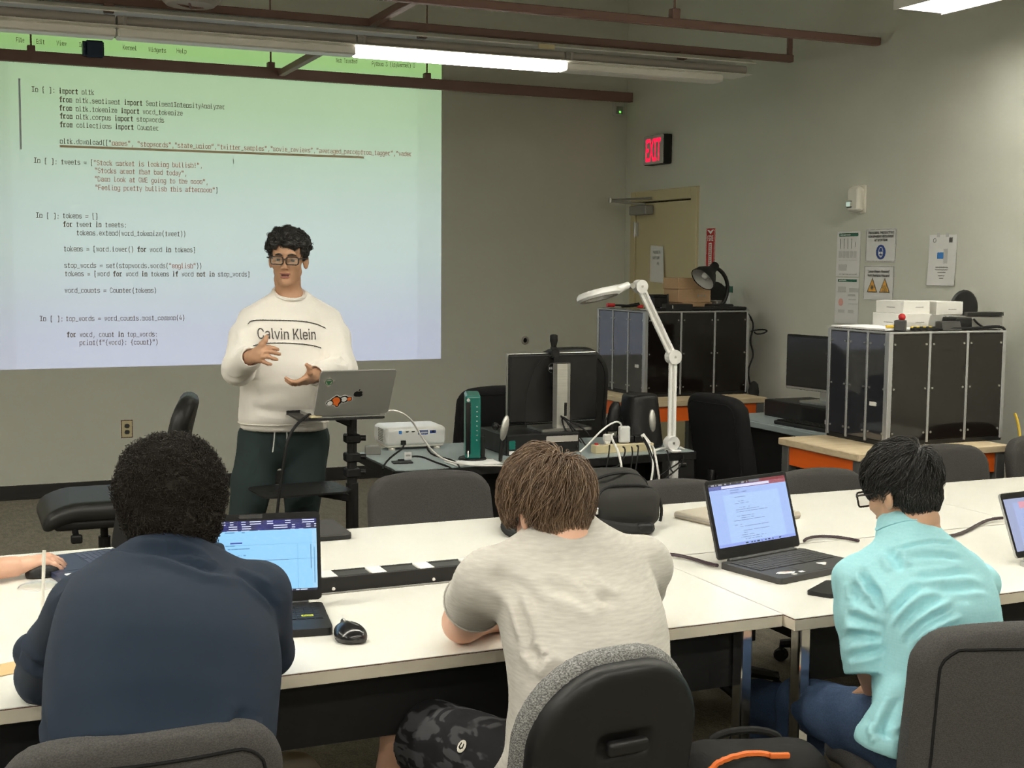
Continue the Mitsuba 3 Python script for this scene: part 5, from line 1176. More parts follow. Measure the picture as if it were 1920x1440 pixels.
# sweatshirt
sw = [((1.3249, 5.5100, 0.9153), .187, .120), ((1.3240, 5.5100, 0.9434), .189, .125), ((1.3242, 5.5100, 0.9668), .196, .135), ((1.3275, 5.5000, 1.0866), .190, .135), ((1.3356, 5.5000, 1.2141), .188, .134), ((1.3436, 5.5000, 1.3296), .194, .130), ((1.3490, 5.5100, 1.3936), .172, .112), ((1.3554, 5.5150, 1.4488), .115, .088), ((1.3569, 5.5200, 1.4902), .082, .074), ((1.3596, 5.5300, 1.5176), .070, .066)]
hem_z, col_o = V(*(1.3214, 5.5000, 0.9213))[2], V(*(1.3522, 5.5000, 1.5114))
def sweat(p):
    d = loft(p, sw, AX, AY, 2.3)
    for a, b, c, sg_ in ((sh_r, el_r, wr_r, -1), (sh_l, el_l, wr_l, 1)):
        d = smin(d, chain(p, [a + V(-sg_ * .014, 0, -.012), a + (b - a) * .35, b, b + (c - b) * .86], [.058, .066, .062, .052], .03), .035)
        cu = c - (b - c) * 0; ax = (c - b) / np.linalg.norm(c - b)
        d = smin(d, rc(p, b + (c - b) * .86, b + (c - b) * 1.0, .041, .040), .006)
        d = smax(d, (p - c - ax * .004) @ ax - np.where(np.linalg.norm(p - c, axis=1) < .09, 0, 9), .003)
        d = smax(d, -np.where(np.linalg.norm(p - c, axis=1) < .08, rc(p, c - ax * .015, c + ax * .1, .034), 9), .003)
    for a_, s_ in ((sh_r, -1), (sh_l, 1)): d = smin(d, rc(p, col_o + V(s_ * .055, .005, -.012), a_ + V(-s_ * .012, 0, .0), .028, .060), .03)
    d = smax(d, hem_z - p[:, 2], .006)
    d = smax(d, -ell(p, col_o + V(0, -.020, .030), (.068, .085, .052)), .006)
    return d
sm = surface(sweat, *bounds([sh_r, sh_l, el_r, el_l, wr_r, wr_l, col_o, (1.3, 5.6, hem_z)], .13), .0065)
def fold(*px): return [V(*q) for q in px]
wrinkle(sm, [(fold((1.1331, 5.4000, 1.3159), (1.1366, 5.3800, 1.2052), (1.1623, 5.3700, 1.0931)), .016, .008), (fold((1.4838, 5.3900, 1.3105), (1.4659, 5.3700, 1.1977), (1.4443, 5.3700, 1.1066)), .014, .008),
    (fold((1.0511, 5.3300, 1.2112), (1.0844, 5.2800, 1.1814), (1.1026, 5.2000, 1.1984)), .012, .007), (fold((1.5269, 5.3600, 1.2657), (1.5439, 5.3300, 1.1988), (1.4758, 5.2800, 1.1728)), .013, .008), (fold((1.5599, 5.3600, 1.2375), (1.5049, 5.3000, 1.2066), (1.4400, 5.2500, 1.2076)), .010, .007),
    (fold((1.1346, 5.3800, 1.0368), (1.2610, 5.3600, 1.0115), (1.4277, 5.3800, 1.0188)), .016, .006), (fold((1.1734, 5.3700, 1.0815), (1.2618, 5.3600, 1.1020), (1.3532, 5.3600, 1.0763)), .018, .005), (fold((1.4257, 5.3700, 1.1301), (1.4392, 5.3700, 1.0378), (1.4509, 5.3800, 0.9787)), .014, .006),
    (fold((1.0976, 5.4200, 1.3601), (1.0995, 5.3800, 1.2731)), .014, .006)], amp=.0045, freq=(9, 9, 7), seed=2)
swk = part(P, 'sweatshirt', sm, 'mat_sweat_white', True)
def band(stations_y, a, b, name, y0, r, m, parent):
    pass
th = np.linspace(0, 2 * np.pi, 49)
put(swk + '__hem_seam', tube([V(*(1.3241, 5.5100, 0.9574)) + V(.196 * np.sign(math.cos(t)) * abs(math.cos(t)) ** .87, .134 * np.sign(math.sin(t)) * abs(math.sin(t)) ** .87, -.002 * math.cos(t)) for t in th], .0028, 6), 'mat_warm_white', True)
put(swk + '__collar', tube([col_o + V(.069 * math.cos(t), .004 + .070 * math.sin(t), .004 + .026 * math.sin(t)) for t in th], .0075, 8), 'mat_sweat_white', True)
def drape(mesh2d, o, meshes, off=.0028):
    """Presses flat lettering (x right, z up, in metres about o) onto the front of a garment, seen along +y."""
    q = mesh2d.subdivide_to_size(.007)
    v = np.asarray(q.vertices).copy(); org = np.stack([o[0] + v[:, 0], np.full(len(v), o[1] - .6), o[2] + v[:, 1]], 1)
    hit, ri, _ = meshes.ray.intersects_location(org, np.tile([0, 1.0, 0], (len(v), 1)), multiple_hits=True)
    y = np.full(len(v), 99.0); np.minimum.at(y, ri, hit[:, 1])
    bad = y > 90; y[bad] = np.median(y[~bad])
    q = q.copy(); q.vertices = np.stack([org[:, 0], y - off, org[:, 2]], 1); return q
front = sm.copy()
# the ray must pass the raised hands: keep only the torso's triangles
cen = front.triangles_center; front.update_faces((cen[:, 1] > 5.33) & (cen[:, 1] < 5.52) & (cen[:, 0] > sh_r[0] - .02) & (cen[:, 0] < sh_l[0] + .02)); front.remove_unreferenced_vertices()
ck = text('Calvin Klein', .044, .0005); ck.vertices[:, 0] *= .252 / ck.vertices[:, 0].max()
c1 = V(*(1.1827, 5.3800, 1.3274)); ck.vertices[:, 1] -= .03 * ck.vertices[:, 0]
lt = drape(ck, V(c1[0], 5.38, c1[2]), front)
put(swk + '__lettering', lt, 'mat_ink', False)
def stripe(pts, name='stripe'):
    pl = spline(np.array(pts), 48); v = np.vstack([np.stack([pl[:, 0], pl[:, 2] + .0022, pl[:, 0] * 0], 1), np.stack([pl[:, 0], pl[:, 2] - .0022, pl[:, 0] * 0], 1)])
    n = len(pl); i = np.arange(n - 1); f = np.vstack([np.stack([i, i + n, i + n + 1], 1), np.stack([i, i + n + 1, i + 1], 1)])
    q = trimesh.Trimesh(v, f, process=False); put(swk + '__' + name, drape(q, V(0, 5.38, 0), front), 'mat_ink', False)
stripe([(1.1497, 5.3800, 1.3837), (1.1656, 5.3800, 1.3991), (1.2580, 5.3800, 1.4026), (1.3838, 5.3800, 1.3967), (1.4860, 5.3800, 1.3659)])
stripe([(1.1600, 5.3800, 1.2987), (1.2571, 5.3800, 1.3082), (1.3947, 5.3800, 1.2990), (1.4598, 5.3800, 1.2818)])
# trousers and shoes
waist = V(*(1.3215, 5.5000, 0.9353))[2]
def trousers1(p):
    d = ell(p, (hipR + hipL) / 2 + V(0, .01, -.0), (.185, .125, .13))
    for a, b, c in ((hipR, knR, anR), (hipL, knL, anL)): d = smin(d, chain(p, [a, a + (b - a) * .5, b, c + V(0, 0, .02)], [.100, .090, .070, .058]), .022)
    d = smax(d, p[:, 2] - waist, .01)
    return smax(d, anR[2] - .01 - p[:, 2], .006)
tmh = surface(trousers1, *bounds([hipR, hipL, knR, knL, anR, anL], .16), .009)
wrinkle(tmh, [(fold((1.3013, 5.4000, 0.5904), (1.3569, 5.3900, 0.5720), (1.4355, 5.4200, 0.5892)), .012, .008), (fold((1.3078, 5.4000, 0.5434), (1.3612, 5.3900, 0.5181), (1.4304, 5.4200, 0.5307)), .012, .007), (fold((1.0768, 5.4200, 0.5795), (1.1130, 5.3800, 0.5271), (1.1741, 5.4000, 0.5302)), .013, .007), (fold((1.2419, 5.4300, 0.8966), (1.2737, 5.4200, 0.8596), (1.2966, 5.4200, 0.8307)), .010, .006)], amp=.006, freq=(8, 8, 6), seed=7)
tk = part(P, 'trousers', tmh, 'mat_trouser_teal', True)
for x0, x1 in ((514, 510), (536, 533)):
    pass
put(tk + '__drawstring', tube([(1.2594, 5.4050, 0.9357), (1.2555, 5.4000, 0.8930), (1.2470, 5.3950, 0.8413)], .003, 6, 10), 'mat_ink_pale', True)
put(tk + '__drawstring', tube([(1.3101, 5.4050, 0.9334), (1.3109, 5.4000, 0.8972), (1.3025, 5.3950, 0.8661)], .003, 6, 10), 'mat_ink_pale', True)
for an in (anR, anL):
    part(P, 'shoe', surface(lambda p: smax(smin(ell(p, an + V(0, -.10, -.045), (.048, .10, .042)), ell(p, an + V(0, .0, -.03), (.042, .065, .06)), .03), .003 - p[:, 2], .004), *bounds([an + V(-.06, -.22, -.09), an + V(.06, .08, .05)], .01), .007), 'mat_shoe', True)

# ================= hair of the seated heads
def flow_hair(W, c, r, crown, n, seed, L=(.9, 1.5), lift=.07, keep=None, rad=.0009, wob=.25, pts=9, gravity=.0, cut=None, clump=0, clump_pull=.6, tip=.35):
    """Strands combed away from the crown over an ellipsoid (centre c, radii r) of the head frame W."""
    rng = np.random.RandomState(seed); r = V(*r); cr = V(*crown) / r; cr /= np.linalg.norm(cr)
    ax = np.cross(cr, [0, 0, 1] if abs(cr[2]) < .8 else [0, 1, 0]); ax /= np.linalg.norm(ax); ay = np.cross(cr, ax)
    out = []; cl = rng.rand(max(clump, 1), 2)
    cl[:, 0] = np.arccos(1 - 2 * cl[:, 0]); cl[:, 1] *= 2 * np.pi
    for _ in range(n):
        th0 = np.arccos(1 - 1.72 * rng.rand()); ph = rng.rand() * 2 * np.pi
        d0 = math.sin(th0) * (math.cos(ph) * ax + math.sin(ph) * ay) + math.cos(th0) * cr
        if keep is not None and not keep(d0 * r + V(*c)): continue
        ln = L[0] + (L[1] - L[0]) * rng.rand(); t = np.linspace(0, 1, pts)
        pull = 0
        if clump:
            j = np.argmin((cl[:, 0] - th0 - ln * .6) ** 2 + ((np.angle(np.exp(1j * (cl[:, 1] - ph)))) * math.sin(th0 + .2)) ** 2)
            pull = np.angle(np.exp(1j * (cl[j, 1] - ph)))
            if abs(pull) > .5: pull = 0
        th = th0 + ln * t; p2 = ph + wob * (rng.rand() - .5) * t + clump_pull * pull * t
        up = lift * (.5 + rng.rand())
        h = 1 + up * np.sin(np.pi * np.minimum(t * .8, 1)) + .012
        q = np.sin(th)[:, None] * (np.cos(p2)[:, None] * ax + np.sin(p2)[:, None] * ay) + np.cos(th)[:, None] * cr
        q = q * h[:, None] * r + V(*c); q[:, 2] -= gravity * t ** 2
        rd = rad * (1 - (1 - tip) * t ** 2)
        if cut is not None:
            bad = np.argwhere(cut(q)).ravel()
            if len(bad):
                if bad[0] < 4: continue
                q, rd = q[:bad[0]], rd[:bad[0]]
        q = q @ W[:3, :3].T + W[:3, 3]
        out.append(np.c_[q, rd])
    return out
# ================= the man in navy
Q = thing('person', 'seated person from behind with short black coiled hair and a navy sweater', 'person')
HW2 = pose((0.3901, 2.5752, 1.1688), (.02, 1, -.22), (0, 0, 1), 1.0)
s2 = [((0.3237, 2.2870, 0.7456), .190, .125), ((0.3302, 2.3207, 0.7818), .202, .130), ((0.3382, 2.3554, 0.8337), .208, .135), ((0.3508, 2.4004, 0.8989), .213, .135), ((0.3607, 2.4458, 0.9566), .206, .128), ((0.3712, 2.4901, 1.0065), .186, .112), ((0.3808, 2.5223, 1.0400), .140, .095), ((0.3852, 2.5343, 1.0687), .098, .085), ((0.3871, 2.5456, 1.0810), .080, .078)]
shA, elA, wrA = V(*(0.2164, 2.5767, 0.9773)), V(*(0.1640, 2.7990, 0.7829)), V(*(0.3711, 3.0362, 0.7720))
shB, elB, wrB = V(*(0.5437, 2.4789, 0.9902)), V(*(0.5933, 2.6383, 0.8316)), V(*(0.5688, 2.9738, 0.7926))
wrA[2], wrB[2] = TZ + .045, TZ + .045
hipA, hipB = V(.18, 2.32, .54), V(.42, 2.32, .54); knA, knB = V(.12, 2.78, .53), V(.50, 2.78, .53)
def limbs(p, arms, legs, ra=(.05, .042, .030), rl=(.075, .055, .045)):
    d = None
    for a in arms:
        e = chain(p, a, list(ra)[:len(a)], .02); d = e if d is None else smin(d, e, .02)
    for a in legs: d = smin(d, chain(p, a, list(rl) + [.03] * (len(a) - len(rl)), .02), .02)
    return d
def quick_hand(w, f, side, up=V(0, 0, 1)):
    """Relaxed hand lying on a table: f the pointing direction, side towards the little finger."""
    f = V(*f) / np.linalg.norm(f); sd = V(*side); sd = sd - f * (sd @ f); sd /= np.linalg.norm(sd)
    mc = [w + f * .078 + sd * o + up * .006 for o in (-.030, -.010, .010, .028)]
    fg = [[m + f * a * .5 + up * .010, m + f * a * .85 - up * .002, m + f * a - up * .016] for m, a in zip(mc, (.070, .078, .072, .056))]
    tb = [w + f * .02 - sd * .025, w + f * .05 - sd * .048 - up * .004, w + f * .082 - sd * .056 - up * .010]
    return hand_fn(w, mc, fg, tb)
def feet(k): return [k + V(0, .05, -.30), V(k[0], k[1] + .10, .06), V(k[0], k[1] + .24, .04)]
def body2(p):
    d = loft(p, [(c, a * .86, b * .86) for c, a, b in s2], AX, AY)
    d = smin(d, rc(p, s2[-1][0], HW2[:3, 3] + V(0, -.04, -.09), .058, .054), .02)
    return smin(d, limbs(p, ([shA, elA, wrA], [shB, elB, wrB]), ([hipA, knA, *feet(knA)], [hipB, knB, *feet(knB)])), .03)
hA, pA = quick_hand(wrA, V(.35, 1, 0), V(-1, .3, 0)); hB, pB = quick_hand(wrB, V(-.3, 1, 0), V(1, .3, 0))
body = union(surface(body2, *bounds([shA, shB, elA, elB, wrA, wrB, hipA, hipB, *feet(knA), *feet(knB), HW2[:3, 3], s2[0][0]], .14), .011), head_mesh(HW2, .0035), surface(hA, *bounds(pA, .025), .0032), surface(hB, *bounds(pB, .025), .0032))
part(Q, 'body', body, 'mat_skin_dark', True)
def hair2(q):
    d = ell(q, (0, -.012, .032), (.103, .112, .104)); d = smin(d, ell(q, (0, -.045, -.038), (.080, .072, .068)), .03)
    face = np.maximum(.055 - q[:, 1], q[:, 2] - .05); d = smax(d, -face, .02)
    return smax(d, -.100 - q[:, 2] + .3 * np.clip(q[:, 1] + .03, 0, 1), .012)
hm = surface(hair2, (-.13, -.14, -.13), (.13, .12, .16), .005)
v_ = np.asarray(hm.vertices); hm.vertices = v_ + np.asarray(hm.vertex_normals) * (.012 * (meshkit.noise(v_ * 30, 1) - .5) + .008 * (meshkit.noise(v_ * 110, 2) - .5))[:, None]
hk = part(Q, 'hair', xf(hm, HW2), 'mat_hair_coil', True)
rng = np.random.RandomState(8); cs = []; vv, nn = np.asarray(hm.vertices), np.asarray(hm.vertex_normals)
for i in rng.choice(len(vv), 9000):
    p0, n0 = vv[i], nn[i]
    t0 = np.cross(n0, rng.randn(3)); t0 /= np.linalg.norm(t0); b0 = np.cross(n0, t0); a = np.linspace(0, 7, 8); r = .0022 + .0022 * rng.rand(); hgt = .004 + .009 * rng.rand()
    c = p0 + np.outer(np.sin(a) * r, t0) + np.outer(np.cos(a) * r, b0) + np.outer(a / 7 * hgt, n0)
    cs.append(np.c_[c @ HW2[:3, :3].T + HW2[:3, 3], np.full(8, .00055)])
add_strands(hk + '__coil', cs, 'mat_hair_coil')
def sweater2(p):
    d = loft(p, s2, AX, AY, 2.35)
    d = smin(d, rc(p, V(*(0.3831, 2.5225, 1.0524)), shA + V(.03, 0, .015), .055, .062), .04); d = smin(d, rc(p, V(*(0.3922, 2.5293, 1.0501)), shB + V(-.03, 0, .015), .055, .060), .04)
    d = smin(d, ell(p, (0.5444, 2.4711, 1.0240), (.045, .05, .036)), .02)
    d = smin(d, chain(p, [shA, shA + (elA - shA) * .55, elA], [.066, .066, .060], .02), .03); d = smin(d, chain(p, [elA, elA + (wrA - elA) * .85], [.060, .045]), .02)
    d = smin(d, chain(p, [shB, elB], [.062, .056], .02), .03); d = smin(d, chain(p, [elB, elB + (wrB - elB) * .85], [.055, .044]), .02)
    d = smin(d, rc(p, (0.1389, 2.7725, 0.8459), (0.1833, 2.7299, 0.8328), .040, .040), .010)
    d = smax(d, -ell(p, V(*(0.3861, 2.5370, 1.0998)) + V(0, .012, .02), (.070, .075, .055)), .008)
    return d
sm2 = surface(sweater2, *bounds([s2[0][0], shA, shB, elA, elB, wrA, wrB, HW2[:3, 3] - V(0, 0, .1)], .14), .0065)
D_ = lambda *a: [V(*q) for q in a]
wrinkle(sm2, [(D_((0.1147, 2.7210, 0.8821), (0.1472, 2.6830, 0.8639), (0.1847, 2.6447, 0.8629)), .012, .012), (D_((0.3003, 2.4739, 1.0809), (0.3472, 2.4293, 1.0593), (0.4201, 2.3972, 1.0569), (0.4678, 2.4112, 1.0760)), .013, .010), (D_((0.3113, 2.4817, 1.0967), (0.3692, 2.4435, 1.0775), (0.4428, 2.4114, 1.0781)), .009, .009),
    (D_((0.2408, 2.4635, 1.0460), (0.2011, 2.5007, 1.0257), (0.1740, 2.5303, 0.9851)), .010, .004), (D_((0.4720, 2.4081, 1.0630), (0.5124, 2.4093, 1.0331), (0.5606, 2.3969, 1.0107)), .010, .007), (D_((0.4852, 2.4002, 1.0430), (0.5285, 2.3905, 1.0257), (0.5760, 2.3977, 0.9776)), .008, .006),
    (D_((0.1468, 2.3222, 0.8703), (0.1790, 2.2938, 0.8372), (0.2039, 2.2809, 0.8171)), .014, .008), (D_((0.4902, 2.1840, 0.8790), (0.4550, 2.1744, 0.8488), (0.4330, 2.1811, 0.8209)), .014, .008), (D_((0.5047, 2.1864, 0.8571), (0.4862, 2.1690, 0.8223)), .010, .006),
    (D_((0.2106, 2.4976, 1.0357), (0.2710, 2.4742, 1.0661), (0.3127, 2.4576, 1.0814)), .012, .006), (D_((0.1502, 2.4888, 0.9070), (0.1373, 2.4642, 0.8250)), .010, .005)], amp=.005, freq=(5, 5, 4), seed=12)
k2 = part(Q, 'sweater', sm2, 'mat_sweat_navy', True)
co = V(*(0.3855, 2.5352, 1.0791)); cring = lambda dz, rx, ry, dy=0: np.array([co + V(rx * math.cos(t), dy + ry * math.sin(t), dz + .020 * math.sin(t) * -1) for t in th])
def strip(rows):
    rows = [np.asarray(r) for r in rows]; n = len(rows[0]); v = np.vstack(rows); f = []
    for i in range(len(rows) - 1):
        j = np.arange(n - 1); f += [np.stack([i * n + j, i * n + j + 1, (i + 1) * n + j + 1], 1), np.stack([i * n + j, (i + 1) * n + j + 1, (i + 1) * n + j], 1)]
    return trimesh.Trimesh(v, np.vstack(f), process=False)
colr = strip([cring(-.035, .100, .092), cring(-.008, .104, .094), cring(.010, .100, .090), cring(.014, .096, .086), cring(.008, .092, .082), cring(-.03, .088, .078)])
colr.vertices = np.asarray(colr.vertices) + .012 * (meshkit.fbm(np.asarray(colr.vertices) * V(14, 14, 5), 2, 3) - .5)[:, None] * V(1, 1, .8)
put(k2 + '__collar', colr, 'mat_sweat_navy', True)
put(k2 + '__shoulder_seam', tube(D_((0.1750, 2.5107, 1.0125), (0.2111, 2.5032, 1.0394), (0.2715, 2.4791, 1.0619)), .002, 6, 16), 'mat_black_fabric', True) if 0 else None
def trousers2(p):
    d = ell(p, (hipA + hipB) / 2, (.19, .14, .10))
    for a, b in ((hipA, knA), (hipB, knB)):
        f_ = feet(b); d = smin(d, chain(p, [a, b, f_[0], f_[1] + V(0, 0, .03)], [.095, .078, .066, .058]), .03)
    return d
part(Q, 'trousers', surface(trousers2, *bounds([hipA, hipB, knA, knB, feet(knA)[1], feet(knB)[1]], .13), .013), 'mat_jeans', True)
def shoes(key, ks, m='mat_shoe', f=V(0, 1, 0)):
    for b in ks:
        t = V(b[0], b[1], 0) if len(b) == 3 else b
        part(key, 'shoe', surface(lambda p: smax(smin(rc(p, t + f * .0 + V(0, 0, .055), t + f * .15 + V(0, 0, .04), .045, .04), rc(p, t + V(0, 0, .05), t + V(0, 0, .10), .045, .045), .02), .003 - p[:, 2], .004), *bounds([t, t + f * .15 + V(0, 0, .12)], .06), .008), m, True)
shoes(Q, [feet(knA)[1], feet(knB)[1]], 'mat_black_fabric')
# ================= the man in the pale shirt
Q = thing('person', 'person with brown hair in a pale heathered shirt leaning over the white table', 'person')
HW3 = pose((1.2559, 2.6598, 1.0857), (-.05, 1, -.55), (-.04, 0, 1), .985)
s3 = [((1.235, 2.33, .50), .180, .125), ((1.222, 2.335, .58), .202, .132), ((1.228, 2.36, .67), .192, .130), ((1.245, 2.41, .76), .182, .128), ((1.262, 2.48, .85), .186, .126), ((1.272, 2.55, .915), .192, .118), ((1.282, 2.60, .972), .178, .104), ((1.288, 2.643, 1.010), .126, .088), ((1.292, 2.682, 1.045), .084, .080), ((1.296, 2.715, 1.085), .068, .072)]
W3 = V(0, .80, -.60)
shA, elA, wrA = V(1.075, 2.60, .945), V(*(1.1133, 2.8321, 0.7900)), V(1.42, 3.02, TZ + .040)
shB, elB, wrB = V(1.475, 2.60, .945), V(1.60, 2.86, .79), V(1.36, 3.10, TZ + .042)
hipA, hipB = V(1.13, 2.37, .555), V(1.33, 2.37, .555); knA, knB = V(*(0.9969, 2.8869, 0.5150)), V(1.42, 2.86, .53)
def ft3(k, dx=-.04): return [V(k[0] + dx, k[1] + .02, k[2] - .22), V(k[0] + dx * 1.6, k[1] + .0, .075), V(k[0] + dx * 1.6, k[1] + .14, .045)]
def body3(p):
    d = loft(p, [(c, a * .86, b * .86) for c, a, b in s3], AX, W3)
    d = smin(d, rc(p, s3[-1][0], HW3[:3, 3] + (HW3[:3, 1] * -.035 + HW3[:3, 2] * -.08), .060, .056), .025)
    d = smin(d, chain(p, [shA, shA + (elA - shA) * .5, elA, elA + (wrA - elA) * .4, wrA], [.060, .056, .046, .045, .030], .025), .03)
    d = smin(d, chain(p, [shB, elB, elB + (wrB - elB) * .4, wrB], [.058, .046, .045, .030], .025), .03)
    for a, b, dx in ((hipA, knA, -.04), (hipB, knB, .02)):
        d = smin(d, chain(p, [a, b, *ft3(b, dx)], [.085, .066, .060, .042, .034], .02), .02)
    return d
hA, pA = quick_hand(wrA, V(1, .25, 0), V(.3, -1, 0)); hB, pB = quick_hand(wrB, V(-1, .3, 0), V(-.3, -1, 0))
body = union(surface(body3, *bounds([shA, shB, elA, elB, wrA, wrB, hipA, hipB, *ft3(knA), *ft3(knB), HW3[:3, 3], s3[0][0]], .14), .009), head_mesh(HW3, .0032), surface(hA, *bounds(pA, .025), .0032), surface(hB, *bounds(pB, .025), .0032))
part(Q, 'body', body, 'mat_skin_fair', True)
def hair3(q):
    d = ell(q, (0, -.012, .040), (.084, .104, .092)); d = smin(d, ell(q, (0, -.055, -.035), (.062, .048, .055)), .03)
    face = np.maximum(.045 - q[:, 1], q[:, 2] - .055); d = smax(d, -face, .02)
    side = np.maximum(-.03 - q[:, 1], q[:, 2] - .012); d = smax(d, -side, .012)
    return d
hm = surface(hair3, (-.11, -.13, -.11), (.11, .12, .15), .005)
hk = part(Q, 'hair', xf(hm, HW3), 'mat_hair_brown_dark', True)
kp = lambda q: q[1] < .07 and (q[2] > .015 or q[1] < -.02) and q[2] > -.085
C3, R3, CR3 = (0, -.012, .036), (.083, .103, .092), (.030, -.066, .066)
for mt, sd, n in (('mat_hair_brown', 1, 3600), ('mat_hair_brown_light', 2, 2200), ('mat_hair_brown_dark', 3, 1500)):
    add_strands(hk + '__strand', flow_hair(HW3, C3, R3, CR3, n, sd, L=(.55, 1.05), lift=.27, keep=kp, rad=.00085, wob=.5, clump=110, clump_pull=.95, gravity=.004, cut=lambda q: (np.abs(q[:, 0]) > .045) & (q[:, 2] < -.012) & (q[:, 1] > -.040)), mt)
    add_strands(hk + '__strand', flow_hair(HW3, (0, -.05, -.02), (.068, .054, .075), (0, -.02, .075), n // 3, sd + 9, L=(.3, .55), lift=.09, keep=lambda q: q[1] < -.04 and q[2] < .01 and q[2] > -.088, rad=.0007), mt)
def tee(p):
    d = loft(p, s3, AX, W3, 2.3)
    d = smin(d, rc(p, s3[-3][0], shA + V(.02, 0, .01), .05, .060), .04); d = smin(d, rc(p, s3[-3][0], shB + V(-.02, 0, .01), .05, .060), .04)
    for a, b, q in ((shA, elA, .50), (shB, elB, .55)):
        e = a + (b - a) * q; ax = (b - a) / np.linalg.norm(b - a)
        sl = rc(p, a, e + ax * .03, .070, .069); sl = smax(sl, (p - e) @ ax, .004); d = smin(d, sl, .03)
    d = smin(d, rc(p, (1.045, 2.30, .62), (1.025, 2.34, .545), .05, .066), .05)
    d = smax(d, .515 + .30 * (p[:, 1] - 2.2) - p[:, 2] , .006)
    d = smax(d, -ell(p, V(*s3[-1][0]) + V(0, .055, .035), (.058, .07, .045)), .006)
    return d
sm3 = surface(tee, *bounds([s3[0][0], shA, shB, elA, elB, s3[-1][0]], .13), .006)
E_ = D_
wrinkle(sm3, [(a_, w_, 1.4 * d_) for a_, w_, d_ in [(E_((0.9239, 2.1788, 0.8593), (0.9712, 2.1499, 0.8859), (1.0454, 2.1320, 0.9204), (1.1241, 2.1317, 0.9321)), .011, .010), (E_((0.9492, 2.2262, 0.8941), (0.9927, 2.1986, 0.9179), (1.0683, 2.1800, 0.9512)), .013, .007), (E_((0.8964, 2.1777, 0.8375), (0.9303, 2.1302, 0.8401), (0.9766, 2.1013, 0.8616)), .010, .009), (E_((0.9112, 2.1480, 0.8247), (0.9526, 2.0946, 0.8013)), .012, .008), (E_((0.8867, 2.1662, 0.7913), (0.9145, 2.1294, 0.7643), (0.9418, 2.1054, 0.7536)), .010, .007),
    (E_((1.0975, 2.3941, 1.0266), (1.1591, 2.3695, 1.0492), (1.2148, 2.3322, 1.0300), (1.2697, 2.2942, 1.0000)), .018, .005), (E_((1.2100, 2.3733, 1.0894), (1.2510, 2.3311, 1.0665), (1.2905, 2.2874, 1.0220)), .014, .006), (E_((1.0356, 2.4605, 0.9830), (1.0212, 2.3970, 0.9431), (0.9992, 2.3583, 0.8998)), .010, .008),
    (E_((0.9772, 2.3477, 0.9162), (1.0009, 2.2808, 0.8992)), .010, .006), (E_((1.0256, 2.5106, 1.0014), (1.0640, 2.4273, 0.9938), (1.0974, 2.3660, 0.9657)), .016, .004)]], amp=.006, freq=(7, 7, 9), seed=21)
k3 = part(Q, 'shirt', sm3, 'mat_tee_heather', True)
put(k3 + '__sleeve_hem', tube([(shA + (elA - shA) * .47) + (lambda u, w: .0715 * (math.cos(t) * u + math.sin(t) * w))(*(lambda a: (np.cross(a, V(0, 0, 1)) / np.linalg.norm(np.cross(a, V(0, 0, 1))), np.cross(a, np.cross(a, V(0, 0, 1)) / np.linalg.norm(np.cross(a, V(0, 0, 1))))))((elA - shA) / np.linalg.norm(elA - shA))) for t in th], .0022, 6), 'mat_tee_heather', True)
def shorts(p):
    d = ell(p, (hipA + hipB) / 2 + V(0, -.02, .0), (.20, .15, .11))
    for a, b in ((hipA, knA), (hipB, knB)):
        ax = (b - a) / np.linalg.norm(b - a); L = np.linalg.norm(b - a)
        e = rc(p, a, b, .105, .094); e = smax(e, (p - a) @ ax - L * .86, .006); d = smin(d, e, .03)
    return d
sh3 = surface(shorts, *bounds([hipA, hipB, knA, knB], .16), .008)
wrinkle(sh3, [], amp=.007, freq=(9, 9, 9), seed=4)
ks = part(Q, 'shorts', sh3, 'mat_camo_black', True)
lg_ = V(*(0.8663, 2.5262, 0.6870)); nrm = V(-.55, -.75, .25); nrm /= np.linalg.norm(nrm)
pt, _, fid = trimesh.proximity.closest_point(sh3, [lg_]); nn_ = sh3.face_normals[fid[0]]
ux = np.cross(V(0, 0, 1), nn_); ux /= np.linalg.norm(ux); LW_ = frame(pt[0] + nn_ * .002, ux, np.cross(nn_, ux), nn_)
put(ks + '__badge', xf(prism(sg.Point(0, 0).buffer(.0145, quad_segs=10), .001), LW_), 'mat_warm_white', False)
put(ks + '__badge_mark', xf(prism(so.unary_union([sg.LineString([(-.005, .006), (-.006, -.003), (0, -.006), (.006, -.002), (.005, .006)]).buffer(.0016)]), .001), LW_ @ loc(0, 0, .0008)), 'mat_black', False)
shoes(Q, [ft3(knA)[1], ft3(knB, .02)[1]])
# ================= the man in turquoise
Q = thing('person', 'person in black rimmed glasses and a turquoise shirt bending toward the stickered laptop', 'person')
HW4 = pose((2.1389, 2.4947, 1.1003), (-.20, 1, -.30), (0, 0, 1), .90)
LX = V(.975, -.22, 0); LX /= np.linalg.norm(LX); LY = np.cross(V(0, 0, 1), LX)
s4 = [((2.0867, 2.2566, 0.4781), .160, .115), ((2.0940, 2.2729, 0.5609), .162, .118), ((2.1017, 2.2902, 0.6566), .158, .12), ((2.1140, 2.3163, 0.7501), .154, .12), ((2.1188, 2.3439, 0.8259), .160, .116), ((2.1273, 2.3783, 0.8774), .164, .108), ((2.1308, 2.4146, 0.9249), .150, .094), ((2.1339, 2.4392, 0.9654), .110, .082), ((2.1367, 2.4635, 0.9999), .074, .072), ((2.1526, 2.4945, 1.0501), .064, .066)]
shA, elA, wrA = V(*(1.9870, 2.4526, 0.8966)), V(*(1.9770, 2.3967, 0.7366)), V(*(2.0665, 2.4768, 0.6158))
shB, elB, wrB = V(*(2.2220, 2.3715, 0.8936)), V(2.52, 2.62, .80), V(2.42, 2.80, .80)
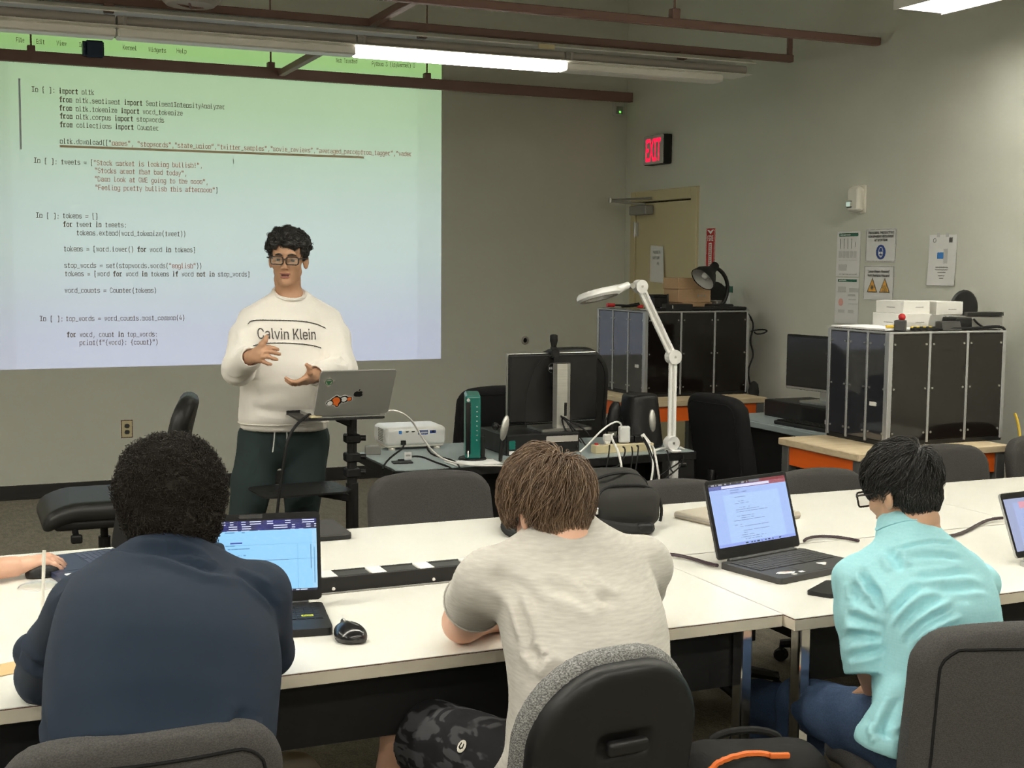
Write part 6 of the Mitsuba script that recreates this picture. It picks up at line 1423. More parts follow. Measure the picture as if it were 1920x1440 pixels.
hipA, hipB = V(*(2.0285, 2.2889, 0.5455)), V(*(2.1622, 2.2518, 0.5391)); knA, knB = V(*(2.1035, 2.8177, 0.4630)), V(*(2.1442, 3.0752, 0.3680))
anA, anB = V(knA[0] + .0, knA[1] + .02, .09), V(knB[0] - .02, knB[1] + .05, .09)
def body4(p):
    d = loft(p, [(c, a * .85, b * .85) for c, a, b in s4], LX, LY)
    d = smin(d, rc(p, s4[-1][0], HW4[:3, 3] + (HW4[:3, 1] * -.035 + HW4[:3, 2] * -.085), .054, .052), .02)
    d = smin(d, chain(p, [shA, elA, wrA], [.052, .046, .032], .02), .03); d = smin(d, chain(p, [shB, elB, wrB], [.052, .042, .03], .02), .03)
    for a, b, c in ((hipA, knA, anA), (hipB, knB, anB)): d = smin(d, chain(p, [a, b, c, c + V(-.02, .13, -.045)], [.08, .056, .042, .034], .02), .02)
    return d
hA, pA = quick_hand(wrA, V(.25, .55, -.8), V(.6, -.5, 0), up=V(-.3, .5, .4) / .7); hB, pB = quick_hand(wrB, V(-.4, 1, -.1), V(1, .3, 0))
body = union(surface(body4, *bounds([shA, shB, elA, elB, wrA, wrB, hipA, hipB, knA, knB, anA, anB, HW4[:3, 3], s4[0][0]], .16), .010), head_mesh(HW4, .0030), surface(hA, *bounds(pA, .025), .0032), surface(hB, *bounds(pB, .025), .0032))
part(Q, 'body', body, 'mat_skin_tan', True)
for s in (-1, 1):
    e = part(Q, 'eye', xf(trimesh.creation.icosphere(2, .0128), HW4 @ loc(s * .0315, .0755, -.001)), 'mat_eye_white', True)
    put(e + '__iris', xf(trimesh.creation.icosphere(2, .0066), HW4 @ loc(s * .0315, .0832, -.002)), 'mat_iris', True)
glasses(Q, HW4, h=.040, r=.008)
def hair4(q):
    d = ell(q, (0, -.010, .046), (.084, .103, .088)); d = smin(d, ell(q, (0, -.060, -.02), (.066, .042, .06)), .03)
    face = np.maximum(.062 - q[:, 1], q[:, 2] - .058); d = smax(d, -face, .02)
    side = np.maximum(np.maximum(-.028 - q[:, 1], q[:, 2] - .010 - .25 * np.clip(q[:, 1] - .03, 0, 1)), .05 - np.abs(q[:, 0])); return smax(d, -side, .012)
hm = surface(hair4, (-.11, -.13, -.1), (.11, .12, .16), .005)
hk = part(Q, 'hair', xf(hm, HW4), 'mat_hair_black', True)
kp4 = lambda q: q[1] < .085 and (q[2] > .02 or q[1] < -.03)
add_strands(hk + '__strand', flow_hair(HW4, (0, -.012, .042), (.082, .101, .088), (.02, -.07, .07), 4200, 5, L=(.35, .75), lift=.15, keep=kp4, rad=.0009, clump=120, clump_pull=.7), 'mat_hair_black')
add_strands(hk + '__strand', flow_hair(HW4, (0, -.055, -.01), (.072, .050, .072), (0, -.02, .075), 1500, 7, L=(.2, .4), lift=.07, keep=lambda q: q[1] < -.035 and q[2] < .02 and q[2] > -.07, rad=.0008), 'mat_hair_black')
def shirt4(p):
    d = loft(p, s4, LX, LY, 2.3)
    d = smin(d, rc(p, s4[-3][0], shA + V(.02, 0, .01), .05, .056), .04); d = smin(d, rc(p, s4[-3][0], shB + V(-.02, 0, .01), .05, .056), .04)
    ax = (elA - shA) / np.linalg.norm(elA - shA); e = elA + ax * .045
    sl = chain(p, [shA, shA + (elA - shA) * .45, elA + ax * .07], [.064, .066, .058], .02); sl = smin(sl, rc(p, elA - ax * .005, elA + ax * .07, .064, .066), .006); sl = smax(sl, (p - e) @ ax, .004)
    d = smin(d, sl, .016)
    d = smin(d, chain(p, [shB, elB], [.062, .055], .02), .03); d = smin(d, rc(p, elB, elB + (wrB - elB) * .4, .052, .05), .02)
    tail = rc(p, (1.9580, 2.2748, 0.6425), (1.9183, 2.2642, 0.5828), .050, .066); d = smin(d, tail, .04)
    d = smax(d, .545 - .30 * ((p - V(*s4[0][0])) @ LX + .12) - p[:, 2], .005)
    d = smax(d, -ell(p, V(*s4[-1][0]) + V(-.005, .045, .036), (.058, .068, .045)), .005)
    return d
sm4 = surface(shirt4, *bounds([s4[0][0], shA, shB, elA, elB, s4[-1][0], (1.8980, 2.2718, 0.5706)], .13), .006)
wrinkle(sm4, [(a_, w_, 1.2 * d_) for a_, w_, d_ in [(E_((2.0059, 2.3871, 0.9805), (2.0524, 2.3685, 0.9971), (2.1337, 2.3352, 1.0191), (2.1942, 2.3309, 1.0216)), .005, .004), (E_((2.0138, 2.4068, 0.9924), (2.0150, 2.3598, 0.9664), (2.0123, 2.3372, 0.9488)), .010, .009), (E_((1.9297, 2.2976, 0.8513), (1.9704, 2.2854, 0.9060), (2.0409, 2.2798, 0.9380)), .009, .009), (E_((1.9145, 2.2685, 0.8236), (1.9824, 2.2450, 0.8840), (2.0823, 2.2385, 0.9251)), .010, .008), (E_((1.9102, 2.2354, 0.8026), (1.9829, 2.2097, 0.8625), (2.0820, 2.2028, 0.8968)), .010, .007),
    (E_((2.0098, 2.3154, 0.9389), (2.0778, 2.2870, 0.9517), (2.1974, 2.2783, 0.9494)), .008, .005), (E_((2.0178, 2.2874, 0.9134), (2.0965, 2.2539, 0.9226), (2.2117, 2.2570, 0.9085)), .009, .005), (E_((1.9125, 2.2107, 0.7851), (1.9897, 2.1818, 0.8328), (2.1102, 2.1649, 0.8608)), .010, .006), (E_((2.0315, 2.3431, 0.9813), (2.1003, 2.3144, 0.9942), (2.1827, 2.2986, 0.9780)), .008, .005),
    (E_((1.9496, 2.4084, 0.9487), (1.9384, 2.3654, 0.9087), (1.9351, 2.3398, 0.8586)), .009, .010), (E_((1.9031, 2.4065, 0.8385), (1.9235, 2.3637, 0.8284), (1.9440, 2.3316, 0.8158)), .010, .009), (E_((1.9133, 2.4064, 0.7734), (1.9347, 2.3664, 0.7947), (1.9554, 2.3347, 0.7884)), .010, .009), (E_((1.9177, 2.4000, 0.7296), (1.9390, 2.3600, 0.7515), (1.9596, 2.3204, 0.7730)), .008, .007), (E_((1.9347, 2.4111, 0.9111), (1.9296, 2.3868, 0.8663)), .010, .006),
    (E_((1.8267, 2.1606, 0.7862), (1.7974, 2.1021, 0.7322), (1.7733, 2.0400, 0.6651)), .012, .009), (E_((1.8146, 2.1606, 0.7346), (1.7764, 2.1290, 0.6914)), .010, .006)]], amp=.0065, freq=(10, 10, 12), seed=31)
k4 = part(Q, 'shirt', sm4, 'mat_shirt_turquoise', True)
cr_ = V(*s4[-1][0]); c4 = lambda dz, r, ry: np.array([cr_ + V(0, .012, 0) + LX * r * math.cos(t) + LY * ry * math.sin(t) + V(0, 0, dz - .012 * math.sin(t)) for t in th])
put(k4 + '__collar_seam', snap(sm4, c4(-.045, .085, .083), .0022), 'mat_shirt_turquoise', True)
def jeans4(p):
    d = ell(p, (hipA + hipB) / 2, (.17, .16, .10))
    for a, b, c in ((hipA, knA, anA), (hipB, knB, anB)): d = smin(d, chain(p, [a, a + (b - a) * .5, b, b + (c - b) * .5, c + V(0, 0, .02)], [.090, .084, .070, .064, .058]), .03)
    return d
jm = surface(jeans4, *bounds([hipA, hipB, knA, knB, anA, anB], .15), .009); wrinkle(jm, [(E_((1.8495, 2.2197, 0.7115), (1.7946, 2.1864, 0.6875)), .010, .006), (E_((1.8386, 2.2794, 0.7125), (1.7953, 2.2503, 0.6724)), .010, .006)], amp=.005, freq=(10, 10, 10), seed=6)
part(Q, 'jeans', jm, 'mat_jeans', True)
shoes(Q, [anA, anB], 'mat_black_fabric', V(-.15, .99, 0))
# ================= the person at the left edge, of whom the hand shows
Q = thing('person', 'person at the left edge of whom only a bare hand on a mouse shows', 'person')
w5 = V(*(0.1528, 3.8957, 0.7750)); HW5 = pose((-.50, 4.02, 1.27), (1, -.1, -.25), (0, 0, 1), 1.0)
s5 = [((-.62, 4.05, .50), .16, .12), ((-.61, 4.05, .65), .165, .125), ((-.58, 4.05, .85), .18, .12), ((-.55, 4.05, .98), .165, .105), ((-.54, 4.05, 1.05), .09, .08), ((-.53, 4.05, 1.09), .06, .06)]
FX, FY = V(0, 1, 0), V(1, 0, 0)
shA, elA = V(-.52, 3.87, .97), V(-.18, 3.74, .80); shB, elB, wrB = V(-.52, 4.24, .97), V(-.30, 4.36, .80), V(-.08, 4.20, .78)
hipA, hipB, knA, knB = V(-.58, 3.95, .54), V(-.58, 4.15, .54), V(-.16, 3.95, .53), V(-.16, 4.15, .53)
def ft5(k): return [V(k[0] + .02, k[1], .3), V(k[0] + .04, k[1], .08), V(k[0] + .17, k[1], .05)]
def body5(p):
    d = loft(p, [(c, a * .88, b * .88) for c, a, b in s5], FX, FY)
    d = smin(d, rc(p, s5[-1][0], HW5[:3, 3] + V(-.04, 0, -.09), .055, .053), .02)
    return smin(d, limbs(p, ([shA, elA, w5], [shB, elB, wrB]), ([hipA, knA, *ft5(knA)], [hipB, knB, *ft5(knB)])), .03)
fdir = V(*(0.2563, 3.9388, 0.7500)) - w5; fdir[2] = 0
hA, pA = (lambda w, f: (lambda sd: hand_fn(w, [w + f * .080 + sd * o + V(0, 0, .004) for o in (-.028, -.009, .011, .029)],
    [[w + f * .112 - sd * .030 + V(0, 0, .008), w + f * .140 - sd * .027 - V(0, 0, .005), w + f * .158 - sd * .024 - V(0, 0, .020)],
     [w + f * .112 - sd * .008 + V(0, 0, .008), w + f * .140 - sd * .004 - V(0, 0, .008), w + f * .152 - sd * .002 - V(0, 0, .022)],
     [w + f * .108 + sd * .018 + V(0, 0, .002), w + f * .130 + sd * .022 - V(0, 0, .014), w + f * .138 + sd * .024 - V(0, 0, .026)],
     [w + f * .100 + sd * .038 - V(0, 0, .004), w + f * .116 + sd * .042 - V(0, 0, .018), w + f * .122 + sd * .043 - V(0, 0, .028)]],
    [w + f * .03 - sd * .03, w + f * .065 - sd * .052 - V(0, 0, .010), w + f * .10 - sd * .056 - V(0, 0, .022)], r=.0098))(np.cross(f, V(0, 0, 1))))(w5, fdir / np.linalg.norm(fdir))
hB, pB = quick_hand(wrB, V(1, -.1, 0), V(0, 1, 0))
body = union(surface(body5, *bounds([shA, shB, elA, elB, w5, wrB, hipA, hipB, *ft5(knA), *ft5(knB), HW5[:3, 3], s5[0][0]], .14), .010), head_mesh(HW5, .004), surface(hA, *bounds(pA, .025), .0030), surface(hB, *bounds(pB, .025), .004))
part(Q, 'body', body, 'mat_skin_fair', True)
def tee5(p):
    d = loft(p, s5, FX, FY, 2.3)
    for a, b in ((shA, elA), (shB, elB)):
        ax = (b - a) / np.linalg.norm(b - a); d = smin(d, smax(rc(p, a, b, .064, .06), (p - a) @ ax - .2, .004), .03)
    return smax(d, -ell(p, V(*s5[-1][0]) + V(.03, 0, .03), (.06, .06, .05)), .005)
part(Q, 'shirt', surface(tee5, *bounds([s5[0][0], shA, shB, elA, elB, s5[-1][0]], .13), .011), 'mat_sweat_navy', True)
def tr5(p):
    d = ell(p, (hipA + hipB) / 2, (.14, .18, .10))
    for a, b in ((hipA, knA), (hipB, knB)): d = smin(d, chain(p, [a, b, ft5(b)[0], ft5(b)[1]], [.092, .075, .065, .058]), .03)
    return d
part(Q, 'trousers', surface(tr5, *bounds([hipA, hipB, knA, knB, ft5(knA)[1], ft5(knB)[1]], .13), .013), 'mat_jeans', True)
shoes(Q, [ft5(knA)[1], ft5(knB)[1]], 'mat_shoe', V(1, 0, 0))
part(Q, 'hair', xf(surface(hair4, (-.11, -.13, -.1), (.11, .12, .16), .007), HW5), 'mat_hair_brown_dark', True)
office_chair(-.76, 4.05, -90, .86, 'grey chair of the person at the left edge')

# ---------------------------------------------------------------- things on the presenter's desk
k = thing('projector', 'white projector with ports facing us on the blue grey desk', 'projector')
W = loc(*(2.0822, 6.0316, 0.7370)[:2], TZ, -3)
part(k, 'body', xf(surface(lambda p: smax(rbx(p, (0, 0, .068), (.155, .115, .047), .022), -rbx(p, (0, -.115, .026), (.12, .006, .004), .002), .002), (-.17, -.13, .01), (.17, .13, .13), .006), W), 'mat_white_gloss', True)
part(k, 'base', xf(rbox(.29, .21, .02, .008, (0, 0, .024)), W), 'mat_warm_white', 40)
for x, y in ((-.115, -.085), (.115, -.085), (-.115, .085), (.115, .085)): part(k, 'foot', xf(lathe([(0, 0), (.016, 0), (.018, .006), (.012, .018), (0, .018)], 16), W @ loc(x, y)), 'mat_warm_white')
for x, z, w, h, m in ((.035, .086, .050, .020, 'mat_sign_blue'), (.085, .088, .030, .014, 'mat_sign_blue'), (-.015, .092, .014, .006, 'mat_black'), (-.045, .092, .014, .006, 'mat_black'), (-.080, .090, .014, .016, 'mat_picture_blue'), (-.065, .040, .026, .022, 'mat_black'), (.085, .090, .012, .008, 'mat_black'), (.04, .086, .034, .009, 'mat_ink_pale')):
    part(k, 'port', xf(box(w, .004, h, (x, -.1155 - (.001 if m in ('mat_black', 'mat_ink_pale') else 0), z), .001), W), m)
part(k, 'grille', xf(join(*[box(.003, .09, .004, (-.1555, -.03, .045 + .008 * i)) for i in range(8)]), W), 'mat_mid_grey', False, kind='stuff')
part(k, 'lens', xf(cyl((.09, .10, .07), (.09, .135, .07), .03), W), 'mat_black_gloss')
solo('power_adapter', xf(rbox(.075, .05, .042, .006, (0, 0, .021)), loc(*(1.8362, 5.8555, 0.7370)[:2], TZ, -14)), 'mat_mid_grey', 'small grey power adapter box at the left end of the blue grey desk', 'adapter')
solo('card_holder', xf(join(prism(sg.box(-.045, -.03, .045, .03).union(sg.box(-.02, -.038, .02, .038)), .007), box(.03, .004, .01, (0, .03, .008))), loc(*(1.8820, 5.5561, 0.7370)[:2], TZ, -8)), 'mat_black_plastic', 'flat black bracket plate on the desk before the projector', 'bracket')
k = thing('cable_tag', 'small white paper tag standing on the desk below the projector', 'tag')
part(k, 'paper', xf(box(.034, .0012, .034, (0, 0, .017)), loc(*(1.9174, 5.5767, 0.7370)[:2], TZ + .012, -20)), 'mat_paper', False); part(k, 'print', xf(box(.022, .0004, .008, (0, -.0009, .018)), loc(*(1.9174, 5.5767, 0.7370)[:2], TZ + .012, -20)), 'mat_ink_grey', False)
k = thing('paper_stack', 'small stack of white papers on the blue grey desk', 'papers')
for i, (a, dx) in enumerate(((2, 0), (-3, .01), (5, -.006))): part(k, 'sheet', xf(bx(-.11, .11, -.07, .07, 0, .0015), loc(2.185 + dx, 5.44, TZ + .0016 * i, a)), 'mat_paper', False)
# green console standing on edge
k = thing('game_console', 'upright dark green console box on a round black foot', 'game console')
W = loc(*(2.2414, 5.5945, 0.7370)[:2], TZ, -20)
part(k, 'body', xf(rbox(.072, .24, .295, .012, (0, 0, .158)), W), 'mat_console_green', 40)
part(k, 'front_strip', xf(rbox(.022, .006, .24, .002, (-.022, -.1205, .155), 1), W), 'mat_black_gloss', 40)
part(k, 'badge', xf(lathe([(0, 0), (.008, 0), (.008, .002), (0, .003)], 16), W @ frame(V(-.022, -.120, .285), V(1, 0, 0), V(0, 0, 1), V(0, -1, 0))), 'mat_ink_pale', label='pale round power button')
for i in range(8): part(k, 'vent', xf(box(.006, .003, .004, (.018, -.1205, .10 + .022 * i)), W), 'mat_ink_pale', False)
part(k, 'slot', xf(box(.006, .003, .03, (-.022, -.124, .035)), W), 'mat_paper', False)
part(k, 'rear_plug', xf(rbox(.022, .03, .10, .006, (.046, -.09, .07), 1), W), 'mat_black_plastic', 40)
part(k, 'foot', xf(lathe([(0, 0), (.060, 0), (.064, .004), (.058, .012), (0, .014)], 32), W @ frame(V(0, -.06, 0), V(1.05, 0, 0), V(0, 1.2, 0), V(0, 0, 1))), 'mat_black_plastic')
# curved silver stand
k = thing('headset_stand', 'curved silver and black stand right of the green console', 'stand')
b0 = V(*(2.3426, 5.4164, 0.7370)); Yh = b0[1]
part(k, 'stem', tube([V(*(2.3119, 5.4200, 0.7431)), V(*(2.3169, 5.4200, 0.7900)), V(*(2.3297, 5.4200, 0.8638)), V(*(2.3505, 5.4200, 0.9372))], [.008, .011, .014, .010], 10, 24), 'mat_black_plastic', True)
part(k, 'blade', surface(lambda p: ell(p, (2.3235, 5.4000, 0.8986), (.019, .014, .062), rot((0, 1, 0), 12)[:3, :3]), *bounds([(2.3235, 5.4000, 0.8986)], .08), .005), 'mat_silver', True)
part(k, 'knob', trimesh.creation.icosphere(2, .018).apply_translation((2.2952, 5.4400, 0.9025)) if True else None, 'mat_black_plastic', True)
part(k, 'knob_arm', cyl((2.3005, 5.4400, 0.9023), (2.3294, 5.4200, 0.9009), .006), 'mat_black_plastic')
part(k, 'foot', xf(lathe([(0, 0), (.05, 0), (.052, .004), (.03, .010), (0, .011)], 28), loc(b0[0] + .015, b0[1] - .01, TZ)), 'mat_silver')
# desktop computer and monitor
k = thing('desktop_computer', 'flat black desktop computer with a green sticker under the monitor', 'computer')
part(k, 'case', bx(2.41, 2.80, 5.58, 5.92, TZ, TZ + .10, .006), 'mat_black_plastic')
part(k, 'sticker', bx(2.425, 2.457, 5.578, 5.58, TZ + .03, TZ + .072), 'mat_console_green', False); part(k, 'sticker', bx(2.425, 2.465, 5.578, 5.58, TZ + .005, TZ + .022), 'mat_paper', False)
part(k, 'port_panel', bx(2.62, 2.79, 5.578, 5.58, TZ + .055, TZ + .085), 'mat_tube_grey', False)
k = thing('monitor', 'black monitor seen from behind with a broad silver stand on the desk', 'monitor')
mw = V(*(2.7456, 5.7800, 1.0323)); W = loc(mw[0], mw[1], 0, 3)
mz0, mz1 = (2.7476, 5.7800, 0.8611)[2], (2.7435, 5.7800, 1.2133)[2]
part(k, 'panel', xf(join(rbox(.505, .018, mz1 - mz0, .008, (0, .012, (mz0 + mz1) / 2))), W), 'mat_steel', 40)
part(k, 'back_shell', xf(rbox(.498, .030, mz1 - mz0 - .012, .012, (0, -.006, (mz0 + mz1) / 2)), W), 'mat_black_plastic', 40)
part(k, 'top_vent', xf(box(.46, .004, .004, (0, -.0215, mz1 - .018)), W), 'mat_black', False)
part(k, 'screen', xf(bx(-.24, .24, .0208, .0214, mz0 + .015, mz1 - .012), W), 'mat_black_gloss', False)
st = V(*(2.7512, 5.6600, 1.1165)); z1_ = (2.7333, 5.6600, 1.1640)[2]; z0_ = TZ + .104
part(k, 'stand', xf(prism(sg.Polygon([(-.042, .02), (-.034, -.012), (-.012, -.020), (.018, -.020), (.038, -.010), (.042, .02)]), z1_ - z0_), loc(st[0], 5.68, z0_)), 'mat_silver', 20)
part(k, 'stand_cap', xf(prism(sg.Polygon([(-.042, .02), (-.034, -.012), (-.012, -.020), (.018, -.020), (.038, -.010), (.042, .02)]), .003), loc(st[0], 5.68, z1_)), 'mat_dark_grey', 20)
part(k, 'cable_hole', bx(st[0] + .002, st[0] + .016, 5.6585, 5.661, TZ + .17, TZ + .235, .002), 'mat_black')
part(k, 'stand_foot', xf(xf(prism(rrect(.28, .19, .02), .012), loc(0, 0, 0)), loc(st[0] + .005, 5.72, TZ + .101)), 'mat_steel', 40)
part(k, 'arm', bx(st[0] - .03, st[0] + .03, 5.69, 5.765, z1_ - .12, z1_ - .05), 'mat_black_plastic', False)
ring = sg.Point(0, 0).buffer(.026, quad_segs=12).difference(sg.Point(0, 0).buffer(.0225, quad_segs=12))
lw = frame(V(*(2.7311, 5.7520, 1.1361)), V(1, 0, 0), V(0, 0, 1), V(0, -1, 0))
part(k, 'emblem_ring', xf(prism(ring, .002), lw), 'mat_steel', False)
for i, ch in enumerate('DELL'):
    part(k, 'emblem_lettering', xf(text(ch, .012, .001, True, width=.0085), lw @ loc(-.019 + .0098 * i, -.006, 0, 0)), 'mat_paper', False)
k = thing('webcam', 'black webcam clipped on top of the monitor with a raised head', 'webcam')
wc = V(*(2.7448, 5.7700, 1.1927))
part(k, 'clip', join(box(.046, .05, .045, wc + V(0, 0, .012), .005), box(.032, .012, .06, wc + V(0, -.034, -.03), .004), box(.03, .02, .02, wc + V(0, 0, .04), .004)), 'mat_black_plastic')
part(k, 'head', xf(lathe([(0, 0), (.012, 0), (.020, .03), (.019, .055), (.015, .060), (0, .060)], 20), loc(*(wc + V(0, 0, .048)))), 'mat_black_plastic')
part(k, 'neck', cyl(wc + V(0, 0, .035), wc + V(0, 0, .055), .008), 'mat_black_plastic')
part(k, 'cable', tube([wc + V(-.012, -.03, .01), V(*(2.6418, 5.7350, 1.1554)), V(*(2.6085, 5.7300, 1.1016)), V(*(2.5813, 5.7250, 1.0111)), V(*(2.5714, 5.7200, 0.9202)), V(*(2.5630, 5.7000, 0.8572))], .0022, 6, 30), 'mat_black')
# speaker and microphone
k = thing('subwoofer', 'dark rounded subwoofer with a silver teardrop badge on the desk', 'speaker')
so_ = V(*(3.1549, 5.5920, 0.7370)); so_ = V(so_[0] + .02, 5.66, TZ)
def sub(p):
    q = p - so_; t = np.clip(q[:, 2] / .27, 0, 1); w = .108 - .030 * t
    g = (np.abs(q[:, 0] / w) ** 3 + np.abs(q[:, 1] / (w * 1.05)) ** 3) ** (1 / 3); d = (g - 1) * w
    return smax(d, np.abs(q[:, 2] - .135) - .132, .02)
part(k, 'body', surface(sub, *bounds([so_, so_ + V(0, 0, .27)], .14), .007), 'mat_dark_grey' if 0 else 'mat_black_plastic', True)
part(k, 'badge', surface(lambda p: ell(p, so_ + V(.018, -.098, .140), (.0195, .016, .058), rot((1, 0, 0), -6)[:3, :3]), *bounds([so_ + V(.02, -.098, .14)], .07), .004), 'mat_silver', True)
k = thing('microphone', 'black stand microphone left of the subwoofer', 'microphone')
mo = V(*(3.0269, 5.6600, 0.8418))
part(k, 'body', tube([mo + V(-.005, 0, -.02), mo + V(.0, 0, .04), mo + V(.012, 0, .11), mo + V(.014, 0, .125)], [.030, .033, .030, .012], 18, 20), 'mat_black_plastic', True)
part(k, 'yoke', tube([mo + V(-.042, 0, .05), mo + V(-.04, 0, -.02), mo + V(0, 0, -.06), mo + V(.045, 0, -.02), mo + V(.045, 0, .04)], .006, 8, 24), 'mat_black_plastic', True)
part(k, 'stem', cyl(mo + V(0, 0, -.06), V(mo[0], mo[1], TZ + .01), .008), 'mat_black_plastic')
part(k, 'foot', xf(lathe([(0, 0), (.05, 0), (.05, .006), (.01, .012), (0, .012)], 24), loc(mo[0], mo[1], TZ)), 'mat_black_plastic')
solo('desk_phone_puck', xf(rbox(.10, .06, .03, .012, (0, 0, .015)), loc(*(2.5301, 5.8648, 0.7370)[:2], TZ, 10)), 'mat_black_plastic', 'low black rounded device on the desk behind the silver stand', 'device')
# power strip, plugs and cables
k = thing('power_strip', 'beige power strip with several plugs along the desk front edge', 'power strip')
pa, pb = V(*(2.8396, 5.4792, 0.7370)), V(*(3.1598, 5.4728, 0.7370)); pd = (pb - pa) / np.linalg.norm(pb - pa); PW = frame((pa + pb) / 2, pd, np.cross(V(0, 0, 1), pd), V(0, 0, 1)); pl_ = np.linalg.norm(pb - pa)
PW[1, 3] += .035
part(k, 'body', xf(rbox(pl_, .055, .042, .006, (0, 0, .021)), PW), 'mat_beige', 40)
for i in range(5): part(k, 'socket', xf(prism(rrect(.026, .034, .008), .001), PW @ loc(-pl_ / 2 + .05 + i * (pl_ - .09) / 4, 0, .042)), 'mat_tube_grey', False)
part(k, 'switch', xf(box(.016, .02, .008, (-pl_ / 2 + .018, 0, .045), .002), PW), 'mat_red')
solo('phone_charger', xf(rbox(.056, .030, .082, .008, (0, 0, .041)), PW @ loc(.005, -.005, .046, -12)), 'mat_white_gloss', 'white upright laptop charger brick plugged in the beige power strip', 'charger', smooth=40)
solo('power_plug', xf(join(rbox(.038, .028, .034, .007, (0, 0, .03)), xf(prism(sg.Polygon([(-.018, 0), (.018, 0), (.009, -.02), (-.009, -.02)]), .02), frame(V(0, .01, .018), V(1, 0, 0), V(0, 0, 1), V(0, -1, 0)))), PW @ loc(-.085, 0, .045)), 'mat_white', 'small white plug in the left half of the beige power strip', 'plug', smooth=40)
for i, x in enumerate((-.05, .045, .075, .10)):
    solo('power_plug', xf(rbox(.026, .034, .036, .006, (0, 0, .018)), PW @ loc(x, .006, .043)), 'mat_black_plastic', 'small black plug in the beige power strip', 'plug', 'black plugs in the power strip', smooth=40)
def cable(label, pts, r=.0042, m='mat_black', name='cable', n=44, group=None): solo(name, tube([V(*q) for q in pts], r, 7, n), m, label, 'cable', group)
cable('white cable rising from the charger brick and dropping leftward over the desk', ((2.9501, 5.4400, 0.8559), (2.9496, 5.4400, 0.8844), (2.9208, 5.4300, 0.8971), (2.8697, 5.4200, 0.8825), (2.8027, 5.4000, 0.8445), (2.7413, 5.4000, 0.7888), (2.7079, 5.4000, 0.7651)), .0045, 'mat_white')
cable('thick white cable curving down in front of the desk left of the charger brick', ((2.9205, 5.4600, 0.8341), (2.9014, 5.4400, 0.8220), (2.9004, 5.4100, 0.7950), (2.8702, 5.3100, 0.7641), (2.8693, 5.2800, 0.7052), (2.8709, 5.2700, 0.6309), (2.8751, 5.2700, 0.5547)), .006, 'mat_white')
cable('white cable hanging in front of the desk left of the lamp clamp', ((3.0881, 5.4600, 0.8238), (3.0982, 5.4400, 0.7918), (3.0539, 5.3300, 0.7646), (3.0381, 5.2800, 0.7085), (3.0279, 5.2700, 0.6468), (3.0088, 5.2600, 0.5985)), .0055, 'mat_white')
cable('white cable hanging lowest in front of the desk beside its twin', ((3.1159, 5.4600, 0.7699), (3.1054, 5.4000, 0.7706), (3.0634, 5.3000, 0.7426), (3.0622, 5.2700, 0.6703), (3.0696, 5.2600, 0.5947)), .0055, 'mat_white')
solo('white_plug_end', tube([V(*(3.0791, 5.4600, 0.8268)), V(*(3.1073, 5.4400, 0.7809))], [.010, .012], 8), 'mat_white', 'white cable plug leaning on the power strip', 'plug')
cable('white cable from the strip to the lamp foot', ((3.1319, 5.4400, 0.7429), (3.1615, 5.4400, 0.7519), (3.2004, 5.4400, 0.7579), (3.2364, 5.4400, 0.7640)), .005, 'mat_white')
cable('thin black cable hanging from the power strip before the desk', ((2.8799, 5.4200, 0.7869), (2.8140, 5.3100, 0.7418), (2.7851, 5.2800, 0.6848), (2.7667, 5.2700, 0.6373)), .0036, group='black cables before the desk')
cable('thin black cable hanging from the power strip before the desk', ((2.9524, 5.4200, 0.7756), (2.8989, 5.3100, 0.7499), (2.8550, 5.2800, 0.7136), (2.8160, 5.2700, 0.7072)), .0036, group='black cables before the desk')
cable('thin black cable hanging from the power strip before the desk', ((2.9990, 5.4200, 0.7733), (2.9421, 5.3100, 0.7349), (2.9181, 5.2800, 0.6771), (2.9080, 5.2700, 0.6159)), .0036, group='black cables before the desk')
cable('thin black cable hanging from the power strip before the desk', ((3.0282, 5.4200, 0.7770), (2.9732, 5.3100, 0.7587), (2.9464, 5.2800, 0.6882), (2.9363, 5.2700, 0.6269)), .0036, group='black cables before the desk')
cable('thin black cable hanging from the power strip before the desk', ((3.0511, 5.4200, 0.8123), (3.0247, 5.3100, 0.7816), (3.0326, 5.2800, 0.6960), (3.0168, 5.2700, 0.6219)), .0036, group='black cables before the desk')
cable('thin black cable hanging from the power strip before the desk', ((3.0627, 5.4200, 0.8169), (3.0395, 5.3100, 0.7681), (3.0439, 5.2800, 0.7082), (3.0397, 5.2700, 0.6333)), .0036, group='black cables before the desk')
cable('thin black cable hanging from the power strip before the desk', ((3.1950, 5.4200, 0.7451), (3.1429, 5.3100, 0.7190), (3.1379, 5.2800, 0.6773), (3.1439, 5.2700, 0.6656)), .0036, group='black cables before the desk')
cable('thin black cable hanging from the power strip before the desk', ((3.2864, 5.4200, 0.7007), (3.1672, 5.3100, 0.6840), (3.0857, 5.2800, 0.6546), (3.0371, 5.2700, 0.6207)), .0036, group='black cables before the desk')
cable('thin black cable hanging from the power strip before the desk', ((3.2798, 5.4200, 0.7275), (3.2028, 5.3100, 0.6820), (3.1152, 5.2800, 0.6400), (3.0462, 5.2700, 0.6022)), .0036, group='black cables before the desk')
cable('black cable fanning out of the silver monitor stand', ((2.7365, 5.6600, 0.9071), (2.7464, 5.6200, 0.8850), (2.7719, 5.6000, 0.8391), (2.8041, 5.5700, 0.7838)), .0038, group='cables out of the monitor stand')
cable('black cable fanning out of the silver monitor stand', ((2.7366, 5.6600, 0.9018), (2.7639, 5.6200, 0.8712), (2.7952, 5.6000, 0.8276), (2.8275, 5.5700, 0.7696)), .0038, group='cables out of the monitor stand')
